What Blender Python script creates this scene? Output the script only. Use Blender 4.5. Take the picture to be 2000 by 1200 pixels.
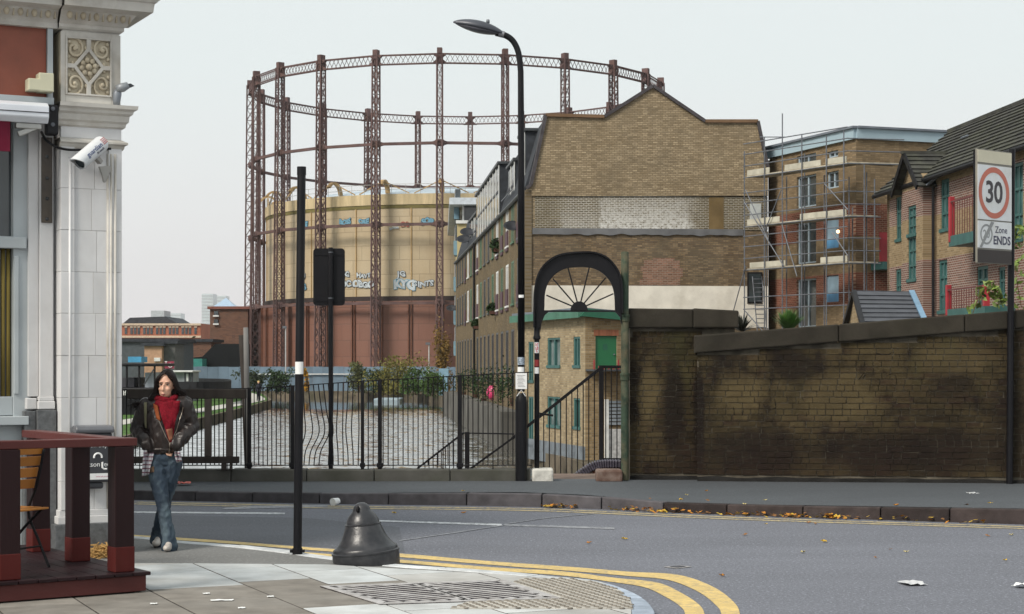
import bpy, math, random
from math import sin, cos, pi, radians, atan2, sqrt
from mathutils import Matrix, Vector, noise as mnoise
import numpy as np

for o in list(bpy.data.objects):
    bpy.data.objects.remove(o)
S = bpy.context.scene
COL = S.collection
random.seed(7)
# ------------------------------------------------------------------ camera
F, HZ, CH = 3500.0, 708.0, 1.78            # focal length and horizon in photo pixels, camera height
cam = bpy.data.cameras.new('camera')
co = bpy.data.objects.new('camera', cam); COL.objects.link(co)
co.location = (0, 0, CH); co.rotation_euler = (pi / 2, 0, 0)
cam.sensor_width = 36; cam.lens = 36 * F / 2000; cam.shift_y = (HZ - 600) / 2000
cam.clip_start = 0.1; cam.clip_end = 12000
S.camera = co
# ------------------------------------------------------------------ sky and sun
SUN_EL, SUN_AZ = radians(43), radians(226)     # azimuth measured from +Y towards +X: behind the camera, to the left
w = bpy.data.worlds.new('World'); S.world = w; w.use_nodes = True
nt = w.node_tree; nt.nodes.clear()
out = nt.nodes.new('ShaderNodeOutputWorld')
sky = nt.nodes.new('ShaderNodeTexSky'); sky.sky_type = 'NISHITA'; sky.sun_disc = False
sky.sun_elevation = SUN_EL; sky.sun_rotation = SUN_AZ; sky.dust_density = 4.0; sky.air_density = 1.2
b1 = nt.nodes.new('ShaderNodeBackground'); b1.inputs['Strength'].default_value = 0.09
nt.links.new(sky.outputs['Color'], b1.inputs['Color'])
tc = nt.nodes.new('ShaderNodeTexCoord'); sp = nt.nodes.new('ShaderNodeSeparateXYZ')
nt.links.new(tc.outputs['Generated'], sp.inputs[0])
rp = nt.nodes.new('ShaderNodeValToRGB')
rp.color_ramp.elements[0].position = 0.0; rp.color_ramp.elements[0].color = (0.745, 0.705, 0.71, 1)
rp.color_ramp.elements[1].position = 0.16; rp.color_ramp.elements[1].color = (0.705, 0.75, 0.745, 1)
nt.links.new(sp.outputs['Z'], rp.inputs[0])
b2 = nt.nodes.new('ShaderNodeBackground'); b2.inputs['Strength'].default_value = 1.0
nt.links.new(rp.outputs[0], b2.inputs['Color'])
mx = nt.nodes.new('ShaderNodeMixShader'); mx.inputs[0].default_value = 0.9    # thin overcast veil over the clear sky
nt.links.new(b1.outputs[0], mx.inputs[1]); nt.links.new(b2.outputs[0], mx.inputs[2])
nt.links.new(mx.outputs[0], out.inputs['Surface'])
sl = bpy.data.lights.new('sun', 'SUN'); sl.energy = 3.0; sl.angle = radians(18); sl.color = (1.0, 0.93, 0.83)
so = bpy.data.objects.new('sun', sl); COL.objects.link(so)
sd = Vector((sin(SUN_AZ) * cos(SUN_EL), cos(SUN_AZ) * cos(SUN_EL), sin(SUN_EL)))
so.rotation_euler = (-sd).to_track_quat('-Z', 'Y').to_euler(); so.location = (-20, -20, 30)
S.view_settings.view_transform = 'Standard'; S.view_settings.look = 'None'
S.view_settings.exposure = 0.32; S.view_settings.gamma = 1.0; S.view_settings.use_curve_mapping = False

# ------------------------------------------------------------------ helpers
def P(px, py, D):
    return Vector(((px - 1000) / F * D, D, CH - (py - HZ) / F * D))
def G(px, py, z=0.0):
    return P(px, py, F * (CH - z) / (py - HZ))
XF = {}
def E(name, loc, rz=0.0):
    o = bpy.data.objects.new(name, None); COL.objects.link(o)
    o.location = loc; o.rotation_euler = (0, 0, rz); o.empty_display_size = 0.2
    XF[o.name] = Matrix.Translation(Vector(loc)) @ Matrix.Rotation(rz, 4, 'Z')
    return o
def tag(o, label, cat, group=None):
    o['label'] = label; o['category'] = cat
    if group: o['group'] = group
    return o
def setting(o, kind='structure'):
    o['kind'] = kind; return o

class MB:
    def __init__(s): s.v = []; s.f = []
    def add(s, vs, fs):
        n = len(s.v); s.v += [tuple(v) for v in vs]; s.f += [tuple(i + n for i in f) for f in fs]; return s
    def box(s, x0, x1, y0, y1, z0, z1):
        return s.add([(x0,y0,z0),(x1,y0,z0),(x1,y1,z0),(x0,y1,z0),(x0,y0,z1),(x1,y0,z1),(x1,y1,z1),(x0,y1,z1)],
                     [(0,3,2,1),(4,5,6,7),(0,1,5,4),(1,2,6,5),(2,3,7,6),(3,0,4,7)])
    def obox(s, c, ax, ay, az):
        c, ax, ay, az = Vector(c), Vector(ax), Vector(ay), Vector(az)
        vs = [c + ax*i + ay*j + az*k for k in (-1,1) for i, j in ((-1,-1),(1,-1),(1,1),(-1,1))]
        fs = [(0,3,2,1),(4,5,6,7),(0,1,5,4),(1,2,6,5),(2,3,7,6),(3,0,4,7)]
        return s.add(vs, fs)
    def bar(s, p, q, w, h=None, up=(0,0,1)):
        p, q = Vector(p), Vector(q); h = h or w; d = q - p
        if d.length < 1e-6: return s
        u = Vector(up); a = d.cross(u)
        if a.length < 1e-6: a = d.cross(Vector((1,0,0)))
        a.normalize(); b = a.cross(d).normalized()
        return s.obox((p+q)/2, d/2, a*w/2, b*h/2)
    def tube(s, pts, r, n=8, closed=False):
        pts = [Vector(p) for p in pts]; m = len(pts)
        rr = r if isinstance(r, (list, tuple)) else [r]*m
        vs = []; ref = None
        for i, p in enumerate(pts):
            d = (pts[min(i+1,m-1)] - pts[max(i-1,0)])
            if closed: d = pts[(i+1) % m] - pts[i-1]
            d.normalize()
            if ref is None:
                ref = Vector((0,0,1)) if abs(d.z) < 0.9 else Vector((1,0,0))
            a = d.cross(ref)
            if a.length < 1e-5: a = d.cross(Vector((0,1,0)))
            a.normalize(); b = a.cross(d).normalized(); ref = b
            for k in range(n):
                t = 2*pi*k/n; vs.append(p + a*cos(t)*rr[i] + b*sin(t)*rr[i])
        fs = []
        for i in range(m if closed else m-1):
            j = (i+1) % m
            for k in range(n):
                l = (k+1) % n; fs.append((i*n+k, i*n+l, j*n+l, j*n+k))
        if not closed:
            fs.append(tuple(reversed(range(n)))); fs.append(tuple((m-1)*n+k for k in range(n)))
        return s.add(vs, fs)
    def lathe(s, prof, n=24, c=(0,0,0), a0=0.0, a1=2*pi):
        full = abs(a1-a0-2*pi) < 1e-6; k = n if full else n+1; vs = []
        for (r, z) in prof:
            for i in range(k):
                t = a0 + (a1-a0)*i/n; vs.append((c[0]+r*cos(t), c[1]+r*sin(t), c[2]+z))
        fs = []
        for j in range(len(prof)-1):
            for i in range(n):
                l = (i+1) % k; fs.append((j*k+i, j*k+l, (j+1)*k+l, (j+1)*k+i))
        if full:
            if prof[0][0] > 1e-5: fs.append(tuple(reversed(range(k))))
            if prof[-1][0] > 1e-5: fs.append(tuple((len(prof)-1)*k+i for i in range(k)))
        return s.add(vs, fs)
    def prism(s, poly, m, t0, t1):
        """poly of (a,b); m(a,b,t) -> point; closed solid between t0 and t1"""
        n = len(poly); vs = [m(a,b,t0) for a,b in poly] + [m(a,b,t1) for a,b in poly]
        fs = [tuple(range(n)), tuple(reversed(range(n,2*n)))]
        fs += [(i, n+i, n+(i+1)%n, (i+1)%n) for i in range(n)]
        return s.add(vs, fs)
    def sphere(s, c, r, nu=12, nv=8):
        r = r if isinstance(r,(list,tuple)) else (r,r,r); c = Vector(c)
        vs = [c + Vector((0,0,-r[2]))]
        for j in range(1,nv):
            ph = -pi/2 + pi*j/nv
            for i in range(nu):
                t = 2*pi*i/nu; vs.append(c + Vector((r[0]*cos(t)*cos(ph), r[1]*sin(t)*cos(ph), r[2]*sin(ph))))
        vs.append(c + Vector((0,0,r[2]))); top = len(vs)-1; fs = []
        for i in range(nu):
            fs.append((0, 1+(i+1)%nu, 1+i)); fs.append((top, top-nu+i, top-nu+(i+1)%nu))
        for j in range(nv-2):
            for i in range(nu):
                a = 1+j*nu+i; b = 1+j*nu+(i+1)%nu; fs.append((a,b,b+nu,a+nu))
        return s.add(vs, fs)
    def xf(s, M):
        s.v = [tuple(M @ Vector(v)) for v in s.v]; return s
    def mesh(s, name, mat=None, smooth=False, fix=True):
        me = bpy.data.meshes.new(name); me.from_pydata(s.v, [], s.f); me.validate()
        if fix:
            import bmesh
            bm = bmesh.new(); bm.from_mesh(me); bmesh.ops.recalc_face_normals(bm, faces=bm.faces); bm.to_mesh(me); bm.free()
        if smooth: me.shade_smooth()
        if mat: me.materials.append(mat)
        return me
    def build(s, name, mat, parent=None, world=True, smooth=False, bevel=0.0, auto=False, fix=True):
        loc = None
        if parent is not None and world:
            I = XF[parent.name].inverted(); s.xf(I)
        elif parent is None:
            a = np.array(s.v); loc = Vector(((a[:,0].min()+a[:,0].max())/2, (a[:,1].min()+a[:,1].max())/2, a[:,2].min()))
            s.xf(Matrix.Translation(-loc))
        o = bpy.data.objects.new(name, s.mesh(name, mat, smooth, fix)); COL.objects.link(o)
        if parent is not None:
            o.parent = parent; XF[o.name] = XF[parent.name]
        else:
            o.location = loc; XF[o.name] = Matrix.Translation(loc)
        if bevel:
            b = o.modifiers.new('bevel','BEVEL'); b.width = bevel; b.segments = 2; b.limit_method = 'ANGLE'
        if auto: smooth_angle(o.data)
        return o
def smooth_angle(me, ang=35):
    me.shade_smooth()
    try: me.set_sharp_from_angle(angle=radians(ang))
    except Exception: pass
def inst(name, me, parent, loc, rz=0.0, scale=None):
    """one more piece that shares mesh data; loc is in the parent's own space"""
    o = bpy.data.objects.new(name, me); COL.objects.link(o)
    if parent is not None: o.parent = parent; XF[o.name] = XF[parent.name]
    o.location = loc; o.rotation_euler = (0,0,rz)
    if scale: o.scale = scale
    return o

# ------------------------------------------------------------------ materials
def new_mat(name):
    m = bpy.data.materials.new(name); m.use_nodes = True
    b = m.node_tree.nodes['Principled BSDF']; return m, m.node_tree, b
def mixc(nt, fac, a, b, mode='MIX'):
    n = nt.nodes.new('ShaderNodeMix'); n.data_type = 'RGBA'; n.blend_type = mode
    for i, v in ((0, fac), (6, a), (7, b)):
        if hasattr(v, 'default_value') or hasattr(v, 'is_output'): nt.links.new(v, n.inputs[i])
        elif i == 0: n.inputs[0].default_value = v
        else: n.inputs[i].default_value = (*v, 1) if len(v) == 3 else v
    return n.outputs[2]
def noise(nt, vec, scale, detail=4, rough=0.55, lo=0.3, hi=0.7):
    n = nt.nodes.new('ShaderNodeTexNoise'); n.inputs['Scale'].default_value = scale
    n.inputs['Detail'].default_value = detail; n.inputs['Roughness'].default_value = rough
    if vec is not None: nt.links.new(vec, n.inputs['Vector'])
    r = nt.nodes.new('ShaderNodeMapRange'); r.inputs[1].default_value = lo; r.inputs[2].default_value = hi
    nt.links.new(n.outputs['Fac'], r.inputs[0]); return r.outputs[0]
def wpos(nt, scale=None):
    g = nt.nodes.new('ShaderNodeNewGeometry')
    if scale is None: return g.outputs['Position']
    m = nt.nodes.new('ShaderNodeMapping'); m.inputs['Scale'].default_value = scale
    nt.links.new(g.outputs['Position'], m.inputs['Vector']); return m.outputs[0]
def ocoord(nt, scale=None):
    g = nt.nodes.new('ShaderNodeTexCoord')
    if scale is None: return g.outputs['Object']
    m = nt.nodes.new('ShaderNodeMapping'); m.inputs['Scale'].default_value = scale
    nt.links.new(g.outputs['Object'], m.inputs['Vector']); return m.outputs[0]
def bumpy(nt, b, h, strength=0.3, dist=0.01, prev=None):
    n = nt.nodes.new('ShaderNodeBump'); n.inputs['Strength'].default_value = strength; n.inputs['Distance'].default_value = dist
    nt.links.new(h, n.inputs['Height'])
    if prev is not None: nt.links.new(prev, n.inputs['Normal'])
    nt.links.new(n.outputs[0], b.inputs['Normal']); return n.outputs[0]
def sc3(c, k): return tuple(min(1, x*k) for x in c)
def mat(name, col, rough=0.75, metal=0.0, var=0.18, scale=2.5, bump=0.0, bscale=60, dirt=None, dirt_amt=0.5, dscale=1.2, rand=0.0, stretch=None, coat=0.0, spec=0.5):
    if rough >= 0.7 and spec == 0.5: spec = 0.14          # weathered matt surfaces
    m, nt, b = new_mat(name); v = wpos(nt, stretch)
    n1 = noise(nt, v, scale, 5)
    c = mixc(nt, n1, sc3(col, 1-var), sc3(col, 1+var))
    if rand:
        oi = nt.nodes.new('ShaderNodeObjectInfo')
        r = nt.nodes.new('ShaderNodeMapRange'); r.inputs[3].default_value = 1-rand; r.inputs[4].default_value = 1+rand
        nt.links.new(oi.outputs['Random'], r.inputs[0])
        cm = nt.nodes.new('ShaderNodeCombineColor')
        for i in range(3): nt.links.new(r.outputs[0], cm.inputs[i])
        c = mixc(nt, 1.0, c, cm.outputs[0], 'MULTIPLY')
    if dirt:
        n2 = noise(nt, v, dscale, 6, 0.65, 0.45, 0.75)
        mm = nt.nodes.new('ShaderNodeMath'); mm.operation = 'MULTIPLY'; mm.inputs[1].default_value = dirt_amt
        nt.links.new(n2, mm.inputs[0]); c = mixc(nt, mm.outputs[0], c, dirt)
    nt.links.new(c, b.inputs['Base Color'])
    b.inputs['Roughness'].default_value = rough; b.inputs['Metallic'].default_value = metal
    b.inputs['Coat Weight'].default_value = coat; b.inputs['Specular IOR Level'].default_value = spec
    if bump: bumpy(nt, b, noise(nt, v, bscale, 4, 0.6, 0.2, 0.8), bump, 0.01)
    return m
def brick_mat(name, c1, c2, mortar, bw=0.225, rh=0.078, ms=0.011, plane='XZ', var=0.5, dirt=None, dirt_amt=0.6, dscale=0.4, salts=0.0, rough=0.9, grime=(0.06,0.05,0.035)):
    """small far bricks: the Brick node laid in the wall's own plane (object space)"""
    m, nt, b = new_mat(name); oc = ocoord(nt)
    s = nt.nodes.new('ShaderNodeSeparateXYZ'); nt.links.new(oc, s.inputs[0])
    cb = nt.nodes.new('ShaderNodeCombineXYZ')
    nt.links.new(s.outputs[plane[0]], cb.inputs[0]); nt.links.new(s.outputs[plane[1]], cb.inputs[1])
    br = nt.nodes.new('ShaderNodeTexBrick'); nt.links.new(cb.outputs[0], br.inputs['Vector'])
    br.inputs['Scale'].default_value = 1.0; br.inputs['Brick Width'].default_value = bw; br.inputs['Row Height'].default_value = rh
    br.inputs['Mortar Size'].default_value = ms; br.inputs['Bias'].default_value = 0.0; br.inputs['Mortar Smooth'].default_value = 0.2
    br.inputs['Color1'].default_value = (*c1,1); br.inputs['Color2'].default_value = (*c2,1); br.inputs['Mortar'].default_value = (*mortar,1)
    c = br.outputs['Color']
    n0 = noise(nt, oc, 0.8, 7, 0.75, 0.35, 0.7)
    c = mixc(nt, mathn(nt,'MULTIPLY',n0,var), c, mixc(nt, 1.0, c, (0.62,0.56,0.48), 'MULTIPLY'))
    # odd bricks: snapped cells give single pale or burnt bricks
    sn = nt.nodes.new('ShaderNodeVectorMath'); sn.operation = 'SNAP'; sn.inputs[1].default_value = (bw, rh, 1); nt.links.new(cb.outputs[0], sn.inputs[0])
    wn = nt.nodes.new('ShaderNodeTexWhiteNoise'); wn.noise_dimensions = '2D'; nt.links.new(sn.outputs[0], wn.inputs['Vector'])
    inb = mathn(nt,'SUBTRACT',1.0,br.outputs['Fac'])
    c = mixc(nt, mathn(nt,'MULTIPLY',mathn(nt,'MULTIPLY',mathn(nt,'GREATER_THAN',wn.outputs['Value'],0.84),inb),0.4), c, sc3(c1,1.4))
    c = mixc(nt, mathn(nt,'MULTIPLY',mathn(nt,'MULTIPLY',mathn(nt,'LESS_THAN',wn.outputs['Value'],0.16),inb),0.42), c, sc3(c2,0.55))
    if dirt:
        n2 = noise(nt, oc, dscale, 6, 0.65, 0.48, 0.72); c = mixc(nt, mathn(nt,'MULTIPLY',n2,dirt_amt), c, dirt)
    if salts:
        for (x0,x1,zlo,zhi,amt) in salts:
            jx = mathn(nt,'ADD',s.outputs[plane[0]],mathn(nt,'MULTIPLY',mathn(nt,'SUBTRACT',noise(nt,oc,1.6,5,.6,0,1),.5),.9))
            def mr(v,a,b_):
                q = nt.nodes.new('ShaderNodeMapRange'); q.inputs[1].default_value=a; q.inputs[2].default_value=b_; nt.links.new(v,q.inputs[0]); return q.outputs[0]
            msk = mathn(nt,'MULTIPLY',mathn(nt,'MULTIPLY',mr(jx,x0-.08,x0+.08),mr(jx,x1+.25,x1-.25)), mr(s.outputs[plane[1]],zhi,zlo))
            fac = mathn(nt,'MULTIPLY',mathn(nt,'MULTIPLY',msk,noise(nt,oc,9,6,.75,.36,.56)),amt)
            c = mixc(nt, fac, c, (0.60,0.60,0.58))
            c = mixc(nt, mathn(nt,'MULTIPLY',mathn(nt,'MULTIPLY',mathn(nt,'MULTIPLY',mr(jx,x0-.3,x0+.3),mr(jx,x1+.5,x1-.5)),br.outputs['Fac']),.3), c, (0.62,0.61,0.58))
    nt.links.new(c, b.inputs['Base Color']); b.inputs['Roughness'].default_value = rough; b.inputs['Specular IOR Level'].default_value = 0.12
    bumpy(nt, b, mathn(nt,'SUBTRACT',1.0,br.outputs['Fac']), 0.6, 0.012)
    return m
def mathn(nt, op, a, c):
    n = nt.nodes.new('ShaderNodeMath'); n.operation = op
    for i, v in ((0,a),(1,c)):
        if isinstance(v,(int,float)): n.inputs[i].default_value = v
        else: nt.links.new(v, n.inputs[i])
    return n.outputs[0]
def glass_mat(name, col=(0.03,0.04,0.045), rough=0.08):
    m, nt, b = new_mat(name)
    n = noise(nt, wpos(nt), 1.3, 3); nt.links.new(mixc(nt, n, sc3(col,0.6), sc3(col,1.6)), b.inputs['Base Color'])
    b.inputs['Roughness'].default_value = rough; b.inputs['Specular IOR Level'].default_value = 0.8
    return m
def text_mesh(body, size, mat, extrude=0.002, offset=0.0, align='CENTER', space=1.0):
    cu = bpy.data.curves.new('txt','FONT'); cu.body = body; cu.size = size; cu.extrude = extrude; cu.offset = offset
    cu.align_x = align; cu.align_y = 'CENTER'; cu.space_character = space; cu.resolution_u = 3
    o = bpy.data.objects.new('txt', cu); COL.objects.link(o)
    dg = bpy.context.evaluated_depsgraph_get(); me = bpy.data.meshes.new_from_object(o.evaluated_get(dg))
    bpy.data.objects.remove(o); bpy.data.curves.remove(cu); me.materials.clear(); me.materials.append(mat); return me
def place(name, me, M, parent):
    """link a mesh whose vertices go through matrix M (world) under parent"""
    me.transform(XF[parent.name].inverted() @ M if parent else M)
    o = bpy.data.objects.new(name, me); COL.objects.link(o)
    if parent: o.parent = parent; XF[o.name] = XF[parent.name]
    else: XF[o.name] = Matrix.Identity(4)
    return o
def frame(o, x, y):
    """matrix with local x,y axes along the given world vectors, z = x cross y"""
    x = Vector(x).normalized(); z = x.cross(Vector(y)).normalized(); y = z.cross(x)
    return Matrix.Translation(Vector(o)) @ Matrix((x,y,z)).transposed().to_4x4()
def leaf_cloud(mb, pts, size, nmin=1, jit=0.6, flat=0.0):
    for p in pts:
        a = Vector((random.gauss(0,1),random.gauss(0,1),random.gauss(0,1-flat))).normalized()
        b = a.cross(Vector((random.gauss(0,1),random.gauss(0,1),random.gauss(0,1)))).normalized()
        s = size*random.uniform(1-jit*.6,1+jit)
        p = Vector(p); mb.add([p-a*s, p+b*s*.45, p+a*s, p-b*s*.45], [(0,1,2,3)])

# shared materials
M = {}
M['black'] = mat('black_paint', (0.005,0.005,0.007), 0.42, var=0.3, bump=0.05, bscale=40, dirt=(0.025,0.022,0.02), dirt_amt=0.2, dscale=3, spec=0.25)
M['black_dull'] = mat('black_iron', (0.006,0.006,0.008), 0.6, var=0.35, bump=0.1, bscale=50, dirt=(0.03,0.025,0.022), dirt_amt=0.3, dscale=4, spec=0.2)
M['dark_steel'] = mat('dark_grey_steel', (0.05,0.055,0.06), 0.45, 0.3)
M['galv'] = mat('galvanised_tube', (0.115,0.125,0.145), 0.5, 0.1, var=0.3, scale=6)
M['white'] = mat('white_paint', (0.72,0.72,0.70), 0.55, dirt=(0.45,0.43,0.38), dirt_amt=0.4, dscale=2)
M['paper'] = mat('white_paper', (0.75,0.76,0.76), 0.6, var=0.06, scale=20)
M['ink'] = mat('dark_ink', (0.04,0.04,0.05), 0.6)
M['glass'] = glass_mat('window_glass')
M['green'] = mat('green_paint', (0.012,0.10,0.055), 0.5, dirt=(0.02,0.05,0.04), dirt_amt=0.4)
M['teal'] = mat('teal_paint', (0.03,0.10,0.095), 0.5)
M['red'] = mat('red_paint', (0.30,0.02,0.03), 0.5)
M['blue_film'] = mat('blue_film', (0.10,0.28,0.50), 0.5)
M['slate'] = mat('slate_roof', (0.038,0.042,0.05), 0.75, var=0.3, scale=3, bump=0.3, bscale=12)
M['leadgrey'] = mat('lead_flashing', (0.13,0.15,0.18), 0.6)
# ================================================================== GROUND, ROAD, WATER
WATER = -2.1
def asphalt(name, col, k=1.0):
    m, nt, b = new_mat(name); v = wpos(nt)
    big = noise(nt, wpos(nt,(.5,1.4,1)), 0.35, 5, 0.65, .35, .65); fine = noise(nt, v, 55, 2, 0.7, 0.42, 0.62)
    mid = noise(nt, wpos(nt,(.35,1.2,1)), 1.2, 6, 0.7)
    c = mixc(nt, big, sc3(col,0.80), sc3(col,1.16)); c = mixc(nt, mathn(nt,'MULTIPLY',mid,0.55), c, sc3(col,0.72))
    c = mixc(nt, mathn(nt,'MULTIPLY',fine,0.5*k), c, sc3(col,1.7)); 
    vo = nt.nodes.new('ShaderNodeTexVoronoi'); vo.inputs['Scale'].default_value = 70; nt.links.new(v, vo.inputs['Vector'])
    c = mixc(nt, mathn(nt,'MULTIPLY',noise(nt,v,34,2,0.5,0.58,0.68),0.8*k), c, sc3(col,2.2))
    c = mixc(nt, mathn(nt,'MULTIPLY',noise(nt,v,31,2,0.5,0.58,0.72),0.6*k), c, sc3(col,0.45))
    nt.links.new(c, b.inputs['Base Color']); b.inputs['Roughness'].default_value = 0.82
    bumpy(nt, b, vo.outputs['Distance'], 0.55*k, 0.008); return m
M['road'] = asphalt('road_asphalt', (0.115,0.121,0.143))
M['pave'] = asphalt('pavement_asphalt', (0.055,0.062,0.07), 0.6)
M['tarmac'] = asphalt('footway_tarmac', (0.15,0.15,0.146), 0.5)
M['earth'] = mat('earth', (0.09,0.075,0.05), 0.95, var=0.4, scale=0.6)
M['grass'] = mat('mown_grass', (0.055,0.11,0.025), 0.95, var=0.45, scale=1.5, bump=0.5, bscale=20)
M['path'] = mat('pale_gravel_path', (0.42,0.41,0.38), 0.95)
M['granite'] = mat('granite_kerb', (0.078,0.073,0.079), 0.8, var=0.3, scale=6, bump=0.25, bscale=80, rand=0.3)
M['granite_dark'] = mat('dark_granite_kerb', (0.042,0.033,0.032), 0.8, var=0.3, scale=6, bump=0.25, bscale=80, rand=0.3)
M['kerb_pale'] = mat('pale_granite_kerb', (0.52,0.54,0.55), 0.8, var=0.22, scale=9, bump=0.25, bscale=90, rand=0.16)
M['kerb_blue'] = mat('blue_grey_kerb', (0.30,0.35,0.42), 0.75, var=0.2, scale=9, bump=0.2, bscale=90, rand=0.15)
M['yellow'] = None
def paint(name, col, wear=0.5, road=(0.09,0.095,0.11)):
    m, nt, b = new_mat(name); v = wpos(nt)
    n = noise(nt, v, 16, 8, 0.8, 0.46, 0.56); n2 = noise(nt, v, 2.2, 4, 0.6, 0.25, 0.6)
    f = mathn(nt,'MULTIPLY', mathn(nt,'MULTIPLY', n, n2), wear*2)
    c = mixc(nt, noise(nt,v,5,4), sc3(col,0.85), sc3(col,1.1))
    nt.links.new(mixc(nt, f, c, road), b.inputs['Base Color']); b.inputs['Roughness'].default_value = 0.7
    bumpy(nt, b, noise(nt,v,70,3), 0.25, 0.005); return m
M['yellow'] = paint('yellow_line_paint', (0.62,0.45,0.16), 0.26, (0.13,0.135,0.15))
M['yellow_worn'] = paint('worn_yellow_line_paint', (0.45,0.36,0.18), 0.7, (0.14,0.14,0.15))
M['line_white'] = paint('white_line_paint', (0.60,0.62,0.64), 0.5)
M['line_faint'] = paint('faint_white_line_paint', (0.30,0.31,0.33), 0.9, (0.15,0.155,0.175))

# water with wind ripples
def water_mat():
    m, nt, b = new_mat('canal_water')
    b.inputs['Base Color'].default_value = (0.08,0.078,0.070,1); b.inputs['Roughness'].default_value = 0.05
    b.inputs['Specular IOR Level'].default_value = 0.8; b.inputs['IOR'].default_value = 1.4
    b.inputs['Coat Weight'].default_value = 1.0; b.inputs['Coat IOR'].default_value = 1.7; b.inputs['Coat Roughness'].default_value = 0.05
    return m
M['water'] = water_mat()
rw = np.random.RandomState(4)
wy = np.concatenate([np.arange(20,60,.5),np.arange(60,130,.055),np.arange(130,172,.10),np.arange(172,208.5,.5)]); wx = np.arange(-31,6.6,.16)
GX, GY = np.meshgrid(wx, wy); hgt = np.zeros_like(GX); slp = 0
for q in range(26):
    lam = rw.uniform(.20,.50); ang = rw.normal(0,.30); kx, ky = 2*pi/lam*sin(ang)*.8, 2*pi/lam*cos(ang)
    hgt += (.105*lam/(2*pi))*.50*np.sin(kx*GX+ky*GY+rw.uniform(0,6.28))
gust = np.zeros_like(GX)
for q in range(10): gust += np.sin(rw.uniform(-.35,.35)*GX+rw.uniform(-.12,.12)*GY+rw.uniform(0,6.28))/5
env = np.clip((150-GY+gust*9)/18,0.05,1.0)          # the breeze reaches the open water, the far end is sheltered
hgt *= env*(1+.25*gust.clip(-1,1))
ny_, nx_ = GX.shape
wv = np.stack([GX.ravel(),GY.ravel(),(WATER+hgt).ravel()],1)
ii = (np.arange(ny_-1)[:,None]*nx_+np.arange(nx_-1)[None,:]).ravel()
wf = np.stack([ii,ii+1,ii+nx_+1,ii+nx_],1)
wme = bpy.data.meshes.new('canal_water'); wme.from_pydata(wv.tolist(),[],wf.tolist()); wme.shade_smooth(); wme.materials.append(M['water'])
wob_ = bpy.data.objects.new('canal_water', wme); COL.objects.link(wob_); setting(wob_)

LB = [(-14,20),(-16.3,60),(-18.3,107),(-19.6,135),(-20.9,156),(-24.7,180),(-28.7,203)]     # left bank edge
FB = [(-28.7,203),(-17.7,197),(-10.7,190),(-6.9,172)]                                       # far bank
RB = [(-6.9,172),(-4.2,137),(-1.76,103),(-0.73,91),(0.45,78),(0.75,67),(2.3,58),(3.4,40),(3.6,20)]
g = MB(); ZG = -1.5
edge = LB + FB[1:] + RB[1:]
# land = strips from the bank edge outwards to the horizon
fan = [(-1500,20)] + [(-1500,60),(-1500,107),(-1500,300),(-3500,2500),(-2500,6000),(-2200,3000)]
for i in range(len(LB)-1):
    a, c = LB[i], LB[i+1]; g.add([(a[0],a[1],ZG),(c[0],c[1],ZG),(-1500,c[1],ZG),(-1500,a[1],ZG)],[(0,1,2,3)])
g.add([(-1500,203,ZG),(-28.7,203,ZG),(-28.7,3000,ZG),(-1500,3000,ZG)],[(0,1,2,3)])
for i in range(len(FB)-1):
    a, c = FB[i], FB[i+1]; g.add([(a[0],a[1],ZG),(c[0],c[1],ZG),(c[0],3000,ZG),(a[0],3000,ZG)],[(0,1,2,3)])
for i in range(len(RB)-1):
    a, c = RB[i], RB[i+1]; g.add([(a[0],a[1],ZG),(c[0],c[1],ZG),(1500,c[1],ZG),(1500,a[1],ZG)],[(0,1,2,3)])
g.add([(-6.9,172,ZG),(1500,172,ZG),(1500,3000,ZG),(-6.9,3000,ZG)],[(0,1,2,3)])
setting(g.build('ground', M['earth'], fix=False))
# bank walls
bw = MB()
for i in range(len(edge)-1):
    a, c = Vector((*edge[i],0)), Vector((*edge[i+1],0)); d = (c-a).normalized(); n = Vector((-d.y,d.x,0))*0.2
    bw.add([a+Vector((0,0,-3.2)), c+Vector((0,0,-3.2)), c+Vector((0,0,ZG+.02)), a+Vector((0,0,ZG+.02)),
            a+n+Vector((0,0,-3.2)), c+n+Vector((0,0,-3.2)), c+n+Vector((0,0,ZG+.02)), a+n+Vector((0,0,ZG+.02))],
           [(0,1,2,3),(7,6,5,4),(3,2,6,7),(0,4,5,1)])
M['bankwall'] = mat('old_bank_masonry', (0.12,0.10,0.075), 0.95, var=0.5, scale=0.8, bump=0.5, bscale=6, dirt=(0.03,0.04,0.02), dirt_amt=0.7, dscale=0.5)
setting(bw.build('canal_bank', M['bankwall']))
# grass bank and pale towpath on the left
gr = MB(); pa = MB()
Lx = lambda y: np.interp(y, [p[1] for p in LB], [p[0] for p in LB])
ys = list(np.linspace(40,203,28))
for y0_, y1_ in zip(ys[:-1], ys[1:]):
    gr.add([(Lx(y0_)-.25,y0_,ZG+.006),(Lx(y1_)-.25,y1_,ZG+.006),(Lx(y1_)-22,y1_,ZG+.1),(Lx(y0_)-22,y0_,ZG+.1)],[(0,1,2,3)])
    if y0_ > 70:
        f0 = 2.0+1.5*sin(y0_*.03); f1 = 2.0+1.5*sin(y1_*.03)
        pa.add([(Lx(y0_)-f0,y0_,ZG+.04),(Lx(y1_)-f1,y1_,ZG+.04),(Lx(y1_)-f1-1.7,y1_,ZG+.05),(Lx(y0_)-f0-1.7,y0_,ZG+.05)],[(0,1,2,3)])
setting(gr.build('grass_bank', M['grass'], fix=False)); setting(pa.build('towpath', M['path'], fix=False))
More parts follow.
